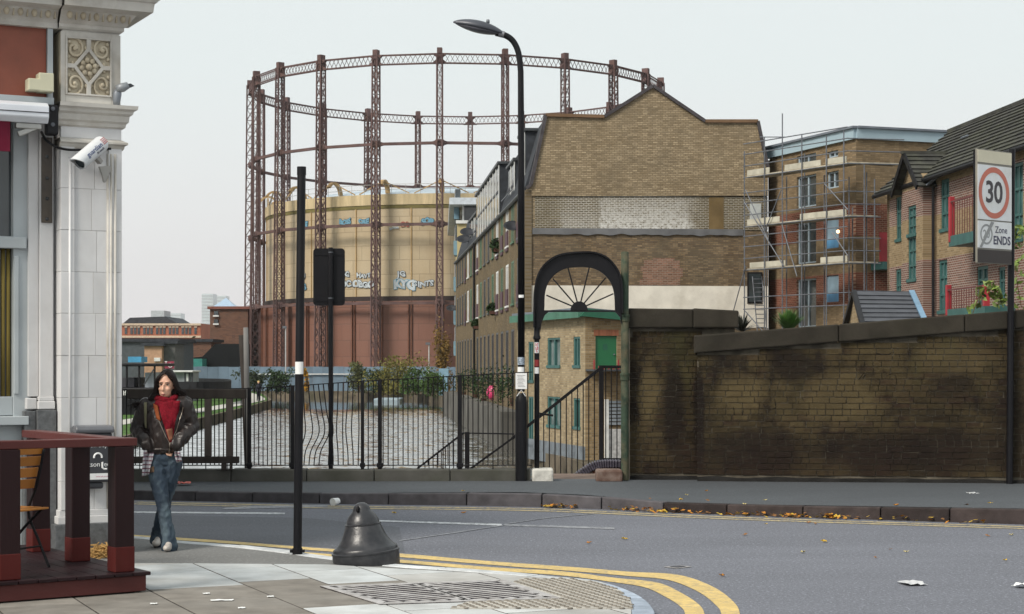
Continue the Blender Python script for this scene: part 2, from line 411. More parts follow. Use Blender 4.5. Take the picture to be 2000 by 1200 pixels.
# bridge deck that carries the road, and the road itself
setting(MB().box(-120,120,-60,26.0,-1.3,-0.012).build('bridge_deck', M['bankwall']))
setting(MB().add([(-120,-60,0),(120,-60,0),(120,25.6,0),(-120,25.6,0)],[(0,1,2,3)]).build('road', M['road'], fix=False))

# ---- far pavement with kerb
KB = [(-400,965,.12),(270,977,.12),(660,985,.13),(1000,989,.165),(1150,994,.155),(1235,998,.125),(1300,1001,.112),(1500,1009,.125),(2000,1025,.165),(2500,1041,.165)]
kp = [(G(px,py,0).xy, z) for px,py,z in KB]
def kerb_at(s):
    """walk along the far kerb by length s"""
    for (a,za),(c,zc) in zip(kp[:-1],kp[1:]):
        l = (c-a).length
        if s <= l: t = s/l; return a.lerp(c,t), za+(zc-za)*t, (c-a).normalized()
        s -= l
    return kp[-1][0], kp[-1][1], (kp[-1][0]-kp[-2][0]).normalized()
KL = sum((c[0]-a[0]).length for a,c in zip(kp[:-1],kp[1:]))
fp = MB(); KW = 0.15; s = 0.0
far_kerb = None
pts = []
while s <= KL:
    p, z, d = kerb_at(s); n = Vector((-d.y,d.x)); pts.append((p+n*KW, z)); s += 0.4
for (a,za),(c,zc) in zip(pts[:-1],pts[1:]):
    yb = 25.2
    fp.add([(a.x,a.y,za),(c.x,c.y,zc),(c.x,yb,.14),(a.x,yb,.14)],[(0,1,2,3)])
far_pav = setting(fp.build('pavement', M['pave'], fix=False))
far_k = E('kerb', (0,21,0)); setting(far_k)
s = 0.0; k = 0
while s < KL-0.3:
    L = random.uniform(0.75,1.0)
    p, z, d = kerb_at(s+.006); q, zq, _ = kerb_at(min(KL,s+L-.006)); n = Vector((-d.y,d.x))*KW
    dz = random.uniform(-.004,.004)
    mb = MB().add([(p.x,p.y,-.02),(q.x,q.y,-.02),(q.x+n.x,q.y+n.y,-.02),(p.x+n.x,p.y+n.y,-.02),
                   (p.x+n.x*.06,p.y+n.y*.06,z+dz),(q.x+n.x*.06,q.y+n.y*.06,zq+dz),(q.x+n.x,q.y+n.y,zq+dz),(p.x+n.x,p.y+n.y,z+dz)],
                  [(0,3,2,1),(4,5,6,7),(0,1,5,4),(1,2,6,5),(2,3,7,6),(3,0,4,7)])
    mb.build('kerb_stone', M['granite'] if p.x < 1.4 else M['granite_dark'], far_k, bevel=0.012)
    s += L; k += 1
# ---- road markings
def ribbon(name, px, m, zz=0.004, seg=6, world=None):
    """px: list of (pxA,pyA,pxB,pyB) across pairs, on the road plane"""
    mb = MB(); A = [G(a,b_,zz) for a,b_,_,_ in px]; B = [G(c,d,zz) for _,_,c,d in px]
    for i in range(len(px)-1):
        for j in range(seg):
            t0, t1 = j/seg, (j+1)/seg
            mb.add([A[i].lerp(A[i+1],t0), A[i].lerp(A[i+1],t1), B[i].lerp(B[i+1],t1), B[i].lerp(B[i+1],t0)],[(0,1,2,3)])
    o = mb.build(name, m, fix=False); return setting(o)
def catmull(P_, n=6):
    out_ = []
    for i in range(len(P_)-1):
        p0 = P_[max(i-1,0)]; p1 = P_[i]; p2 = P_[i+1]; p3 = P_[min(i+2,len(P_)-1)]
        for j in range(n):
            t = j/n; out_.append(tuple(0.5*((2*b)+(-a+c)*t+(2*a-5*b+4*c-d)*t*t+(-a+3*b-3*c+d)*t**3) for a,b,c,d in zip(p0,p1,p2,p3)))
    out_.append(tuple(P_[-1])); return out_
def smooth_line(name, ptsA, ptsB, m, zz=0.004):
    A = catmull(ptsA); B = catmull(ptsB)
    mb = MB(); va = [G(*p,zz) for p in A]; vb = [G(*p,zz) for p in B]
    mb.add(va+vb, [(i,i+1,len(va)+i+1,len(va)+i) for i in range(len(va)-1)])
    return setting(mb.build(name, m, fix=False))
smooth_line('yellow_line', [(200,1041),(420,1055),(600,1069),(790,1082),(960,1096.5),(1122,1108),(1230,1117),(1325,1123),(1392,1146),(1432,1175),(1445,1200),(1440,1240),(1380,1330)],
                           [(200,1046),(420,1060),(600,1074),(790,1089),(960,1103.5),(1122,1116),(1225,1125),(1305,1133),(1362,1155),(1396,1180),(1409,1200),(1408,1240),(1340,1330)], M['yellow'])
smooth_line('yellow_line', [(200,1050),(420,1064),(600,1079),(790,1094),(960,1108),(1095,1116),(1203,1129),(1284,1138),(1332,1159),(1365,1181),(1376,1200),(1380,1240),(1300,1330)],
                           [(200,1054),(420,1068.5),(600,1084),(790,1100),(960,1114.5),(1095,1124),(1190,1136),(1258,1147),(1300,1166),(1328,1184),(1338,1200),(1338,1240),(1260,1330)], M['yellow'])
for off in (3.0, 6.6):
    A = []; B = []
    for px_,py_,_ in KB[:-1]:
        if px_ < 1000 and off > 5: pass
        A.append((px_,py_+off)); B.append((px_,py_+off+2.0))
    smooth_line('yellow_line', A, B, M['yellow_worn'])
ribbon('lane_marking', [(200,998.5,200,1001.5),(556,1001.5,556,1004.5)], M['line_white'])
ribbon('lane_marking', [(735,1016,735,1018.8),(980,1023.5,980,1027)], M['line_white'])
ribbon('lane_marking', [(985,1023.8,985,1027),(1200,1030.5,1200,1034)], M['line_faint'])
ribbon('lane_marking', [(440,992,432,995),(500,988,500,993.5),(640,987,640,989.5)], M['line_faint'], 0.0045)
ribbon('lane_marking', [(780,1055.5,780,1057),(880,1041,880,1042.5),(985,1025,985,1026.5)], M['line_faint'], 0.0052)
ribbon('lane_marking', [(985,1023.2,985,1024.2),(1070,1011,1070,1012),(1160,1003,1160,1003.8)], M['line_faint'], 0.0056)
# darker resurfaced patch on the left lane
ribbon('road_patch', [(-300,1005,-300,1040),(300,1006,300,1046),(600,1012,600,1066),(780,1030,790,1079)], asphalt('older_asphalt',(0.088,0.094,0.110),0.8), 0.002, 2)

# ---- near pavement (corner in the foreground)
ZN = 0.06
NK = [(-500,1020),(0,1034),(270,1048),(355,1056),(472,1065),(572,1076),(645,1086),(780,1102),(900,1110),(1000,1117.5),(1100,1127),(1160,1133),(1215,1148),(1255,1167),(1273,1184),(1279,1200),(1272,1235),(1235,1290),(1150,1370)]
nk = [G(a,b,ZN).xy for a,b in catmull(NK,4)]
# base slab
far_corner = [Vector((nk[-1].x-.5, -20)), Vector((-30,-20)), Vector((-30,nk[0].y))]
poly = [(p.x,p.y) for p in nk] + [(p.x,p.y) for p in far_corner]
def shrink(pl, d):
    out_ = []
    for i in range(len(pl)):
        a, b, c = Vector(pl[i-1]) if i else Vector(pl[0]), Vector(pl[i]), Vector(pl[min(i+1,len(pl)-1)])
        t = (c-a).normalized(); out_.append(b + Vector((t.y,-t.x))*d)
    return out_
KWN = 0.16
ink_ = shrink([tuple(p) for p in nk], KWN)
base_poly = [(p.x,p.y) for p in ink_] + [(p.x,p.y) for p in far_corner]
np_ = MB().prism(base_poly, lambda a,b,t: (a,b,t), -0.01, ZN-0.006)
setting(np_.build('pavement', M['tarmac']))
nko = E('kerb', (-1,14,0)); setting(nko)
acc = 0; i0 = 0
def kerb_piece(a0, a1):
    vs = []; n = a1-a0+1
    A = [nk[i] for i in range(a0,a1+1)]; B = [ink_[i] for i in range(a0,a1+1)]
    sh = .006
    if n >= 2:
        A[0] = A[0].lerp(A[1], sh/max(.01,(A[1]-A[0]).length)); B[0] = B[0].lerp(B[1], sh/max(.01,(B[1]-B[0]).length))
    pl = [(p.x,p.y) for p in A] + [(p.x,p.y) for p in reversed(B)]
    mid = A[n//2]
    dz = random.uniform(-.003,.003)
    MB().prism(pl, lambda a,b,t: (a,b,t), -0.02, ZN+dz).build('kerb_stone', M['kerb_blue'] if mid.x > 0.55 else M['kerb_pale'], nko, bevel=0.01)
i = 0
while i < len(nk)-1:
    j = i+1; L = (nk[j]-nk[i]).length
    while j < len(nk)-1 and L < 0.8:
        L += (nk[j+1]-nk[j]).length; j += 1
    kerb_piece(i,j); i = j
# tarmac footway strip behind the kerb where the woman walks, then slabs
def clip_convex(sub, clip):
    outp = sub
    for i in range(len(clip)):
        a, b = Vector(clip[i]), Vector(clip[(i+1)%len(clip)]); inp = outp; outp = []
        if not inp: break
        side = lambda p: (b.x-a.x)*(p.y-a.y)-(b.y-a.y)*(p.x-a.x)
        for k in range(len(inp)):
            p, q = inp[k-1], inp[k]; sp_, sq = side(p), side(q)
            if sq >= 0:
                if sp_ < 0: outp.append(p.lerp(q, sp_/(sp_-sq)))
                outp.append(q)
            elif sp_ >= 0: outp.append(p.lerp(q, sp_/(sp_-sq)))
    return outp
# slab field: bounded by the tarmac strip, the inner kerb edge and the picture foreground
sl_px = [(-60,1098),(300,1100),(640,1103),(790,1112),(1000,1128)]
inner = [p for p in ink_ if p.x > 0.0]
field = [G(a,b,ZN).xy for a,b in sl_px] + inner
field = [Vector(p) for p in field] + [Vector((-4.5,9.0))]
def hull(ps):
    ps = sorted(set((round(p[0],4),round(p[1],4)) for p in ps)); lo = []; up = []
    cr = lambda o,a,b: (a[0]-o[0])*(b[1]-o[1])-(a[1]-o[1])*(b[0]-o[0])
    for p in ps:
        while len(lo)>1 and cr(lo[-2],lo[-1],p)<=0: lo.pop()
        lo.append(p)
    for p in reversed(ps):
        while len(up)>1 and cr(up[-2],up[-1],p)<=0: up.pop()
        up.append(p)
    return lo[:-1]+up[:-1]
H = hull(field)
slab_cols = [(0.47,0.485,0.485),(0.43,0.455,0.465),(0.40,0.40,0.39),(0.49,0.51,0.515)]
slab_m = [mat('paving_slab_%s'%n, c, 0.85, var=0.13, scale=4, bump=0.15, bscale=90, dirt=(0.24,0.225,0.20), dirt_amt=0.5, dscale=1.6, rand=0.1) for n,c in zip('abcd',slab_cols)]
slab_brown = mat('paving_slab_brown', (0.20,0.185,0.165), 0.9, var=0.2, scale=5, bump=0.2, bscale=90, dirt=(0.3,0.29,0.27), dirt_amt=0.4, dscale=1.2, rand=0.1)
paving = E('paving', (-1.5,13,0)); setting(paving)
MB().prism(H, lambda a,b,t:(a,b,t), ZN-.02, ZN-.0025).build('joint_mortar', mat('dark_slab_joint',(0.055,0.05,0.045),.95,var=.4,scale=8), paving)
du = Vector((0.41,-0.912)); dv = Vector((0.912,0.41)); o0 = G(500,1140,ZN).xy
MHP = [(625,1147),(984,1134.5),(1096,1171),(742,1182.5)]
mh = [G(a,b,ZN).xy for a,b in MHP]; mhc = sum(mh,Vector((0,0)))/4
TX = [(1020,1131),(1110,1131.5),(1165,1138),(1212,1155),(1232,1174),(1236,1190),(880,1190),(930,1177),(1098,1171)]
def inside(p, pl):
    c = False; j = len(pl)-1
    for i in range(len(pl)):
        if (pl[i].y>p.y)!=(pl[j].y>p.y) and p.x < (pl[j].x-pl[i].x)*(p.y-pl[i].y)/(pl[j].y-pl[i].y)+pl[i].x: c = not c
        j = i
    return c
txp = [G(a,b,ZN).xy for a,b in TX]
row = -9
v = -4.0
slab_n = 0
while v < 5.0:
    wv = random.choice((0.6,0.75,0.6)); u = -5.2 + random.uniform(0,.6)
    while u < 6.5:
        lu = random.choice((0.75,0.9,0.9,0.6)); g_ = 0.008
        c4 = [o0+du*uu+dv*vv for uu,vv in ((u+g_,v+g_),(u+lu-g_,v+g_),(u+lu-g_,v+wv-g_),(u+g_,v+wv-g_))]
        if (c4[1]-c4[0]).cross(c4[2]-c4[1]) < 0: c4 = c4[::-1]
        pl = clip_convex(c4, H)
        if len(pl) >= 3 and abs(sum(a.x*b.y-a.y*b.x for a,b in zip(pl,pl[1:]+pl[:1])))/2 > .02:
            c = sum(pl,Vector((0,0)))/len(pl)
            if c.y > 9.6:
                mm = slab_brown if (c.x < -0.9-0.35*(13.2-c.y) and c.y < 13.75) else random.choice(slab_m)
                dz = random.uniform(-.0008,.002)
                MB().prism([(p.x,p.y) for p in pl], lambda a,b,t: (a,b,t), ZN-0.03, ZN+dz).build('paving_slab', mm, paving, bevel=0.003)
                slab_n += 1
        u += lu
    v += wv
# tactile paving with raised blisters, laid as 0.4 m slabs flush over the corner
M['tactile'] = mat('buff_tactile_concrete', (0.40,0.385,0.35), 0.9, var=0.15, scale=5, bump=0.15, bscale=80, dirt=(0.17,0.155,0.13), dirt_amt=0.5, dscale=2, rand=0.07)
M['blister'] = mat('dark_blister', (0.20,0.18,0.155), 0.85, var=0.3, scale=20)  # blisters are coloured darker than their slab
tact = E('tactile_paving', (0,13,ZN)); setting(tact)
def tactile(c4):
    pl = clip_convex(c4, hull([(p.x,p.y) for p in txp]))
    if len(pl) < 3: return
    ar = abs(sum(a.x*b.y-a.y*b.x for a,b in zip(pl,pl[1:]+pl[:1])))/2
    cc = sum(pl,Vector((0,0)))/len(pl)
    if ar < .01: return
    o_ = MB().prism([(p.x,p.y) for p in pl], lambda a,b,t:(a,b,t), ZN-.02, ZN+.006).build('tactile_slab', M['tactile'], tact)
    mb = MB(); ax = (c4[1]-c4[0])/6; ay = (c4[3]-c4[0])/6
    for i in range(6):
        for j in range(6):
            p = c4[0]+ax*(i+.5)+ay*(j+.5)
            if inside(p, pl) and not inside(p, mh): mb.lathe([(0.021,0),(0.018,.006),(0.010,.009),(0,.0095)],8,(p.x,p.y,ZN+.005))
    if mb.v: setting(mb.build('blister', M['blister'], o_, smooth=True),'stuff')
tu = Vector((0.93,0.36)); tv = Vector((0.36,-0.93)); to = G(900,1135,ZN).xy - tu*.8 - tv*1.2
for a in range(9):
    for b in range(10):
        q = to+tu*.404*a+tv*.404*b
        c4 = [q, q+tv*.4, q+tv*.4+tu*.4, q+tu*.4]
        if (c4[1]-c4[0]).cross(c4[2]-c4[1]) < 0: c4 = c4[::-1]
        c_ = sum(c4,Vector((0,0)))/4
        tactile(c4)
# double inspection cover
M['cover'] = mat('worn_steel_cover', (0.38,0.37,0.37), 0.6, 0.0, var=0.25, scale=12, bump=0.2, bscale=60, dirt=(0.12,0.1,0.08), dirt_amt=0.6, dscale=5)
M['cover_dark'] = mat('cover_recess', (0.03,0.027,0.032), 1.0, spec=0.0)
cov = tag(E('inspection_cover', (mhc.x,mhc.y,ZN)), 'double steel inspection cover with slanted ribs set in the corner paving', 'cover')
inn = [mhc+(p-mhc)*.93 for p in mh]
def lerp2(q, s_, t_): return q[0].lerp(q[1],s_).lerp(q[3].lerp(q[2],s_),t_)
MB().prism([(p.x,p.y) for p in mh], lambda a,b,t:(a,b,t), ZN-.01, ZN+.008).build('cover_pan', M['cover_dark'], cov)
fr = MB()
for i in range(4):
    a, b = mh[i], mh[(i+1)%4]; c, d = inn[(i+1)%4], inn[i]
    fr.prism([(p.x,p.y) for p in (a,b,c,d)], lambda x,y,t:(x,y,t), ZN, ZN+.0115)
fr.build('frame', M['cover'], cov, bevel=.002)
for h_ in (0,1):
    q = [lerp2(inn, .5*h_+.012, .03), lerp2(inn,.5*h_+.488,.03), lerp2(inn,.5*h_+.488,.97), lerp2(inn,.5*h_+.012,.97)]
    rb = MB()
    def rib(s0,t0,s1,t1,w=.03):
        a = lerp2(q,s0,t0); b = lerp2(q,s1,t1); rb.bar((a.x,a.y,ZN+.0090),(b.x,b.y,ZN+.0090),w,.003)
    for t_ in (0.0,1.0): rib(0,t_,1,t_,.05)
    for s_ in (0.0,1.0): rib(s_,0,s_,1,.05)
    rib(0,0,1,1,.05)
    for k in range(1,5):
        f_ = k/5.3
        rib(f_, 0.02, f_+ (1-f_)*.98 if False else 1.0, 1.0-f_, .03)     # ribs of the upper triangle, parallel to the diagonal
        rib(0.0, f_, 1.0-f_, 1.0, .03)
    rb.build('cover_plate', M['cover'], cov)
# ================================================================== PUB ON THE LEFT
M['stone'] = mat('glazed_pale_stone', (0.63,0.63,0.635), 0.45, var=0.08, scale=2.5, bump=0.04, bscale=20, dirt=(0.42,0.39,0.36), dirt_amt=0.3, dscale=1.8, rand=0.05)
M['stone_warm'] = mat('carved_buff_stone', (0.53,0.47,0.36), 0.75, var=0.18, scale=5, bump=0.15, bscale=50, dirt=(0.22,0.17,0.11), dirt_amt=0.6, dscale=4)
M['stone_grime'] = mat('cornice_stone', (0.57,0.55,0.51), 0.75, var=0.12, scale=3, bump=0.08, bscale=40, dirt=(0.24,0.20,0.15), dirt_amt=0.6, dscale=2.5)
M['pubgrey'] = mat('pale_grey_window_paint', (0.42,0.46,0.48), 0.45, var=0.08)
M['fascia'] = mat('red_brown_fascia', (0.26,0.075,0.045), 0.6, var=0.15, scale=3, dirt=(0.16,0.06,0.04), dirt_amt=0.5)
M['granite_plinth'] = mat('polished_dark_granite', (0.10,0.105,0.11), 0.45, var=0.35, scale=25)
PU = Vector((0.89,0.456,0)); PO = G(237,1078,ZN)
pub = E('pub', PO, atan2(PU.y,PU.x))
tag(pub, 'pale stone corner pub with carved pilaster, cornice and red-brown fascia', 'building')
def pX(px, yo=0.0):
    """local X on the front plane (offset yo outwards) seen at pixel px"""
    a = (px-1000)/F; n = Vector((PU.y,-PU.x,0)); o = PO + n*yo
    return (a*o.y-o.x)/(PU.x-a*PU.y)
def pZ(px, py, yo=0.0):
    n = Vector((PU.y,-PU.x,0)); o = PO+n*yo; D = o.y+PU.y*pX(px,yo)
    return CH+(HZ-py)/F*D-ZN
def pb(name, boxes, m, par=None, bevel=.006):
    mb = MB()
    for b in boxes: mb.box(*b)
    return mb.build(name, m, par or pub, world=False, bevel=bevel)
# local axes: x right along the front, y back into the building, z up from the pavement
XL = pX(118); XR = 0.0
zs = [pZ(180,y) for y in (1022,995)]
pb('plinth', [(XL-.06,XR+.05,-.05,.5,0,zs[0])], M['granite_plinth'])
pb('pier_base', [(XL-.03,XR+.03,-.03,.5,zs[0],zs[0]+.07),(XL-.015,XR+.015,-.015,.5,zs[0]+.07,zs[1])], M['stone'])
# shaft: stone courses, each block its own piece
joints = [995,940,858,777,695,613,532,451,370,289]
for ya, yb in zip(joints[:-1], joints[1:]):
    z0_, z1_ = pZ(180,ya), pZ(180,yb); g_ = .0012
    xs = sorted([XL, pX(145), pX(178+random.uniform(-12,14)), pX(211), XR])
    for a, b in zip(xs[:-1], xs[1:]):
        yf = random.uniform(-.002,.002)
        if a == xs[0] or b == xs[-1]: yf -= .018          # raised margins left and right of the sunk panel
        pb('stone_block', [(a+g_ if a>xs[0] else a, b-g_ if b<xs[-1] else b, yf, .5, z0_+g_, z1_-g_)], M['stone'], bevel=.003)
pb('pier_core', [(XL+.02,XR-.02,.006,.48,zs[1],4.95)], M['stone_grime'])
# vertical bead mouldings on the right margin and the pale rib on the left
zt = pZ(180,300)
for xx, ww in ((pX(211),.014),(pX(216),.010),(pX(224),.012)):
    MB().tube([(xx,-.004 if xx<pX(214) else -.02,zs[1]),(xx,-.004 if xx<pX(214) else -.02,zt)],ww,8).build('bead_moulding', M['stone_grime'], pub, world=False, smooth=True)
MB().tube([(pX(136),-.012,zs[1]),(pX(136),-.012,zt-.05)],.014,8).build('bead_moulding', M['stone'], pub, world=False, smooth=True)
def moulding(name, prof, x0, x1, m, ydeep=.5, ret=True):
    """horizontal moulding: prof = list of (projection, z) bottom to top; mitred return on the right end"""
    mb = MB(); n = len(prof); vs = []
    for (p,z) in prof:
        vs += [(x0-(p if False else 0),-p,z),(x1+p,-p,z),(x1+p,ydeep,z)]
    fs = []
    for i in range(n-1):
        a = i*3; fs += [(a,a+1,a+4,a+3),(a+1,a+2,a+5,a+4)]
    vs += [(x0,ydeep,prof[0][1]),(x0,ydeep,prof[-1][1])]
    b0, b1 = len(vs)-2, len(vs)-1
    fs += [(b0,2,1,0),(b1,(n-1)*3,(n-1)*3+1,(n-1)*3+2)]
    mb.add(vs, fs); o = mb.build(name, m, pub, world=False); smooth_angle(o.data,28); return o
ZZ = lambda y: pZ(180,y)
moulding('neck_moulding', [(.01,ZZ(292)),(.02,ZZ(289)),(.025,ZZ(284)),(.05,ZZ(281)),(.05,ZZ(277)),(.02,ZZ(274)),(.01,ZZ(272))], XL-.01, XR, M['stone_grime'])
pb('frieze_block', [(XL,XR,-.006,.5,ZZ(272),ZZ(248))], M['stone'])
moulding('capital_moulding', [(.012,ZZ(250)),(.03,ZZ(247)),(.035,ZZ(241)),(.055,ZZ(237)),(.06,ZZ(226)),(.085,ZZ(222)),(.09,ZZ(217)),(.12,ZZ(213)),(.125,ZZ(206)),(.05,ZZ(204)),(.01,ZZ(203))], XL-.03, XR, M['stone_grime'])
# square carved block
bx0, bx1 = XL+.0, XR-.012; zb0, zb1 = ZZ(203), ZZ(66)
px0, px1, pz0, pz1 = pX(127), pX(217), ZZ(189), ZZ(76)
pb('carved_block', [(bx0,bx1,.0,.5,zb0,zb1)], M['stone_warm'])
pb('panel_frame', [(bx0,px0,-.02,.01,zb0,zb1),(px1,bx1,-.02,.01,zb0,zb1),(px0,px1,-.02,.01,zb0,pz0),(px0,px1,-.02,.01,pz1,zb1),
                   (px0,px0+.016,-.034,.0,pz0,pz1),(px1-.016,px1,-.034,.0,pz0,pz1),(px0+.016,px1-.016,-.034,.0,pz0,pz0+.016),(px0+.016,px1-.016,-.034,.0,pz1-.016,pz1)], M['stone_grime'], bevel=.004)
cx_, cz_ = (px0+px1)/2, (pz0+pz1)/2; hw, hh = (px1-px0)/2, (pz1-pz0)/2
rb = MB(); yy = -.016
for a, b in (((0,-.62),(.62,0)),((.62,0),(0,.62)),((0,.62),(-.62,0)),((-.62,0),(0,-.62))):
    rb.bar((cx_+a[0]*hw,yy,cz_+a[1]*hh),(cx_+b[0]*hw,yy,cz_+b[1]*hh),.03,.03,(0,1,0))
for a, b in (((0,.6),(0,1)),((0,-.6),(0,-1)),((.6,0),(1,0)),((-.6,0),(-1,0))):
    rb.bar((cx_+a[0]*hw,yy,cz_+a[1]*hh),(cx_+b[0]*hw,yy,cz_+b[1]*hh),.04,.03,(0,1,0))
rb.build('panel_rib', M['stone_grime'], pub, world=False, bevel=.005)
fl = MB(); fl.sphere((cx_,-.025,cz_),(.028,.03,.028))
for k in range(8):
    t = k*pi/4+.2; r_ = .062
    fl.sphere((cx_+cos(t)*r_,-.012,cz_+sin(t)*r_),(.026,.02,.026),8,6)
    fl.sphere((cx_+cos(t)*.092,-.008,cz_+sin(t)*.092),(.013,.014,.013),6,5)
fl.build('carved_flower', M['stone_warm'], pub, world=False, smooth=True)
for sx in (-1,1):
    for sz in (-1,1):
        sc = MB(); c0 = Vector((cx_+sx*.60*hw,-.012,cz_+sz*.60*hh)); ptsS = []; rr = []
        for k in range(26):
            t = k/25; ang = 1.0+t*2*pi*1.35; r_ = .078*(1-t)+.012
            ptsS.append(c0+Vector((sx*cos(ang)*r_*1.0,-.004*k/25,sz*sin(ang)*r_*1.15))); rr.append(.010+.007*t)
        sc.tube(ptsS, rr, 7); sc.sphere(c0+Vector((0,-.012,0)),(.02,.02,.02),8,6)
        for ax_, az_ in ((.95,.35),(.4,.95),(.92,.92),(.75,.12),(.12,.72)):
            p_ = Vector((cx_+sx*hw*ax_*.9,-.008,cz_+sz*hh*az_*.9)); sc.sphere(p_,(.018,.014,.02),7,5)
        sc.build('carved_scroll', M['stone_warm'], pub, world=False, smooth=True)
# entablature along the whole front with egg-and-dart, breaking forward over the pier
XW = -7.0
ZC = lambda y: pZ(230,y)
def cornice(x0, x1, fwd, nm):
    pr = [(.008,ZC(66)),(.03,ZC(62)),(.03,ZC(56)),(.05,ZC(53)),(.06,ZC(50)),(.12,ZC(33)),(.15,ZC(31)),(.24,ZC(29)),(.25,ZC(12)),(.27,ZC(10)),(.285,ZC(4)),(.32,ZC(1)),(.325,ZC(-6)),(.05,ZC(-9)),(.04,ZC(-12))]
    return moulding(nm, [(p+fwd,z) for p,z in pr], x0, x1, M['stone_grime'], .6)
cornice(XL-.02, XR-.012, 0.0, 'cornice')
mbw = MB().box(XW,XL-.025,.0,.6,ZC(66),ZC(-12)); mbw.build('entablature_core', M['stone_grime'], pub, world=False)
def cornice2():
    pr = [(.0,ZC(66)),(-.03+.0,ZC(60)),(-.0,ZC(56)),(.01,ZC(52)),(.07,ZC(33)),(.19,ZC(29)),(.20,ZC(12)),(.22,ZC(10)),(.235,ZC(4)),(.27,ZC(1)),(.275,ZC(-6)),(.0,ZC(-9))]
    mb = MB(); vs = []; n = len(pr)
    for p,z in pr: vs += [(XW,-p,z),(XL-.03,-p,z)]
    mb.add(vs, [(2*i,2*i+1,2*i+3,2*i+2) for i in range(n-1)]); o = mb.build('cornice', M['stone_grime'], pub, world=False); smooth_angle(o.data,28)
cornice2()
eg = MB().sphere((0,0,0),(.026,.032,.036),10,8).mesh('egg', M['stone_warm'], True)
dt = MB().box(-.006,.006,-.02,.02,-.035,.03).mesh('dart', M['stone_warm'])
ze = (ZC(50)+ZC(33))/2
def eggs(x0, x1, y):
    n = max(1,int((x1-x0)/.115))
    for k in range(n):
        x = x0+(k+.5)*(x1-x0)/n
        inst('egg_moulding', eg, pub, (x,y,ze)); inst('dart_moulding', dt, pub, (x+(x1-x0)/n/2,y+.01,ze))
eggs(XL+.0, XR+.05, -.100); eggs(-2.3, XL-.06, -.05)
# fascia board and its frame, left of the pier
xf_ = pX(98)
pb('fascia_board', [(XW,xf_-.02,.06,.12,ZZ(196),ZZ(58))], M['fascia'])
pb('fascia_frame', [(xf_-.018,xf_+.03,.02,.12,ZZ(196),ZZ(60)),(XW,xf_+.03,.0,.12,ZZ(60)+.001,ZC(65)),(XW,xf_+.03,-.02,.14,ZZ(212),ZZ(197))], M['pubgrey'])
# main wall and second pilaster
x2a, x2b = pX(80,-.1), pX(106,-.1)
pb('wall', [(XW,pX(56,-.25),.36,.62,0,ZC(66)),(pX(56,-.25),XL,.30,.62,0,ZC(66))], M['stone_grime'])
pb('inner_pilaster', [(x2a,x2b,.14,.32,pZ(92,775,-.1),ZZ(212)),(pX(60,-.1),x2a-.002,.19,.32,pZ(92,775,-.1),ZZ(212)),(x2b+.002,XL-.002,.22,.32,pZ(92,775,-.1),ZZ(212))], M['stone'], bevel=.004)
zz_ = lambda y: pZ(92,y,-.1)
pb('pilaster_base', [(x2a-.02,x2b+.012,.115,.32,zz_(800),zz_(784)),(x2a-.012,x2b+.006,.125,.32,zz_(784),zz_(775)),(pX(55,-.1),x2a-.022,.165,.32,zz_(800),zz_(778))], M['stone'], bevel=.008)
pb('pilaster_plinth', [(x2a-.03,x2b+.02,.10,.32,0,zz_(801)),(pX(50,-.1),x2a-.032,.15,.32,0,zz_(803))], M['granite_plinth'])
# window: pale frame, transom, sill, dark pane with a yellow curtain behind
yw = .24
def wx(px): return pX(px,-yw)
def wz(py): return pZ(30,py,-yw)
win = pb('window', [(wx(26),wx(60),yw,.40,wz(820),wz(214)),(XW+.4,wx(26),yw+.015,.40,wz(484),wz(462)),(XW+.4,wx(26),yw+.02,.38,wz(812),wz(775)),
                    (XW+.4,wx(50),yw-.05,yw+.01,wz(486),wz(464)),(wx(27),wx(36),yw-.02,yw,wz(770),wz(500)),(XW+.4,wx(26),yw+.02,.40,wz(225),wz(214))], M['pubgrey'])
pb('sill', [(XW+.4,wx(52),yw-.1,.40,wz(830),wz(813))], M['pubgrey'], win)
pb('pane', [(XW+.4,wx(27),yw+.10,yw+.11,wz(776),wz(484)),(XW+.4,wx(27),yw+.101,yw+.111,wz(462),wz(224))], M['glass'], win, bevel=0)
cur = MB()
for k in range(14):
    x = wx(20)-k*.045; cur.tube([(x,yw+.085+.01*sin(k*1.7),wz(774)),(x,yw+.085,wz(486))],.018,6)
cur.build('curtain', mat('mustard_curtain',(0.22,0.17,0.05),0.9), win, world=False, smooth=True)
pb('wall_below_window', [(XW,wx(56),yw+.03,.40,0,wz(831))], M['pubgrey'])
# flat roof and back of the building
pb('roof', [(XW-6,XR-.02,.62,9.0,ZC(-10)-.2,ZC(-10))], M['leadgrey'])
pb('side_wall', [(XR-.3,XR-.02,.5,9.0,0,ZC(-10)-.2)], M['stone_grime'])

# fixtures on the pub: each a thing of its own
def pubE(name, label, cat, x, y, z):
    M_ = XF['pub'] @ Vector((x,y,z)); o = E(name, M_, atan2(PU.y,PU.x)); return tag(o,label,cat)
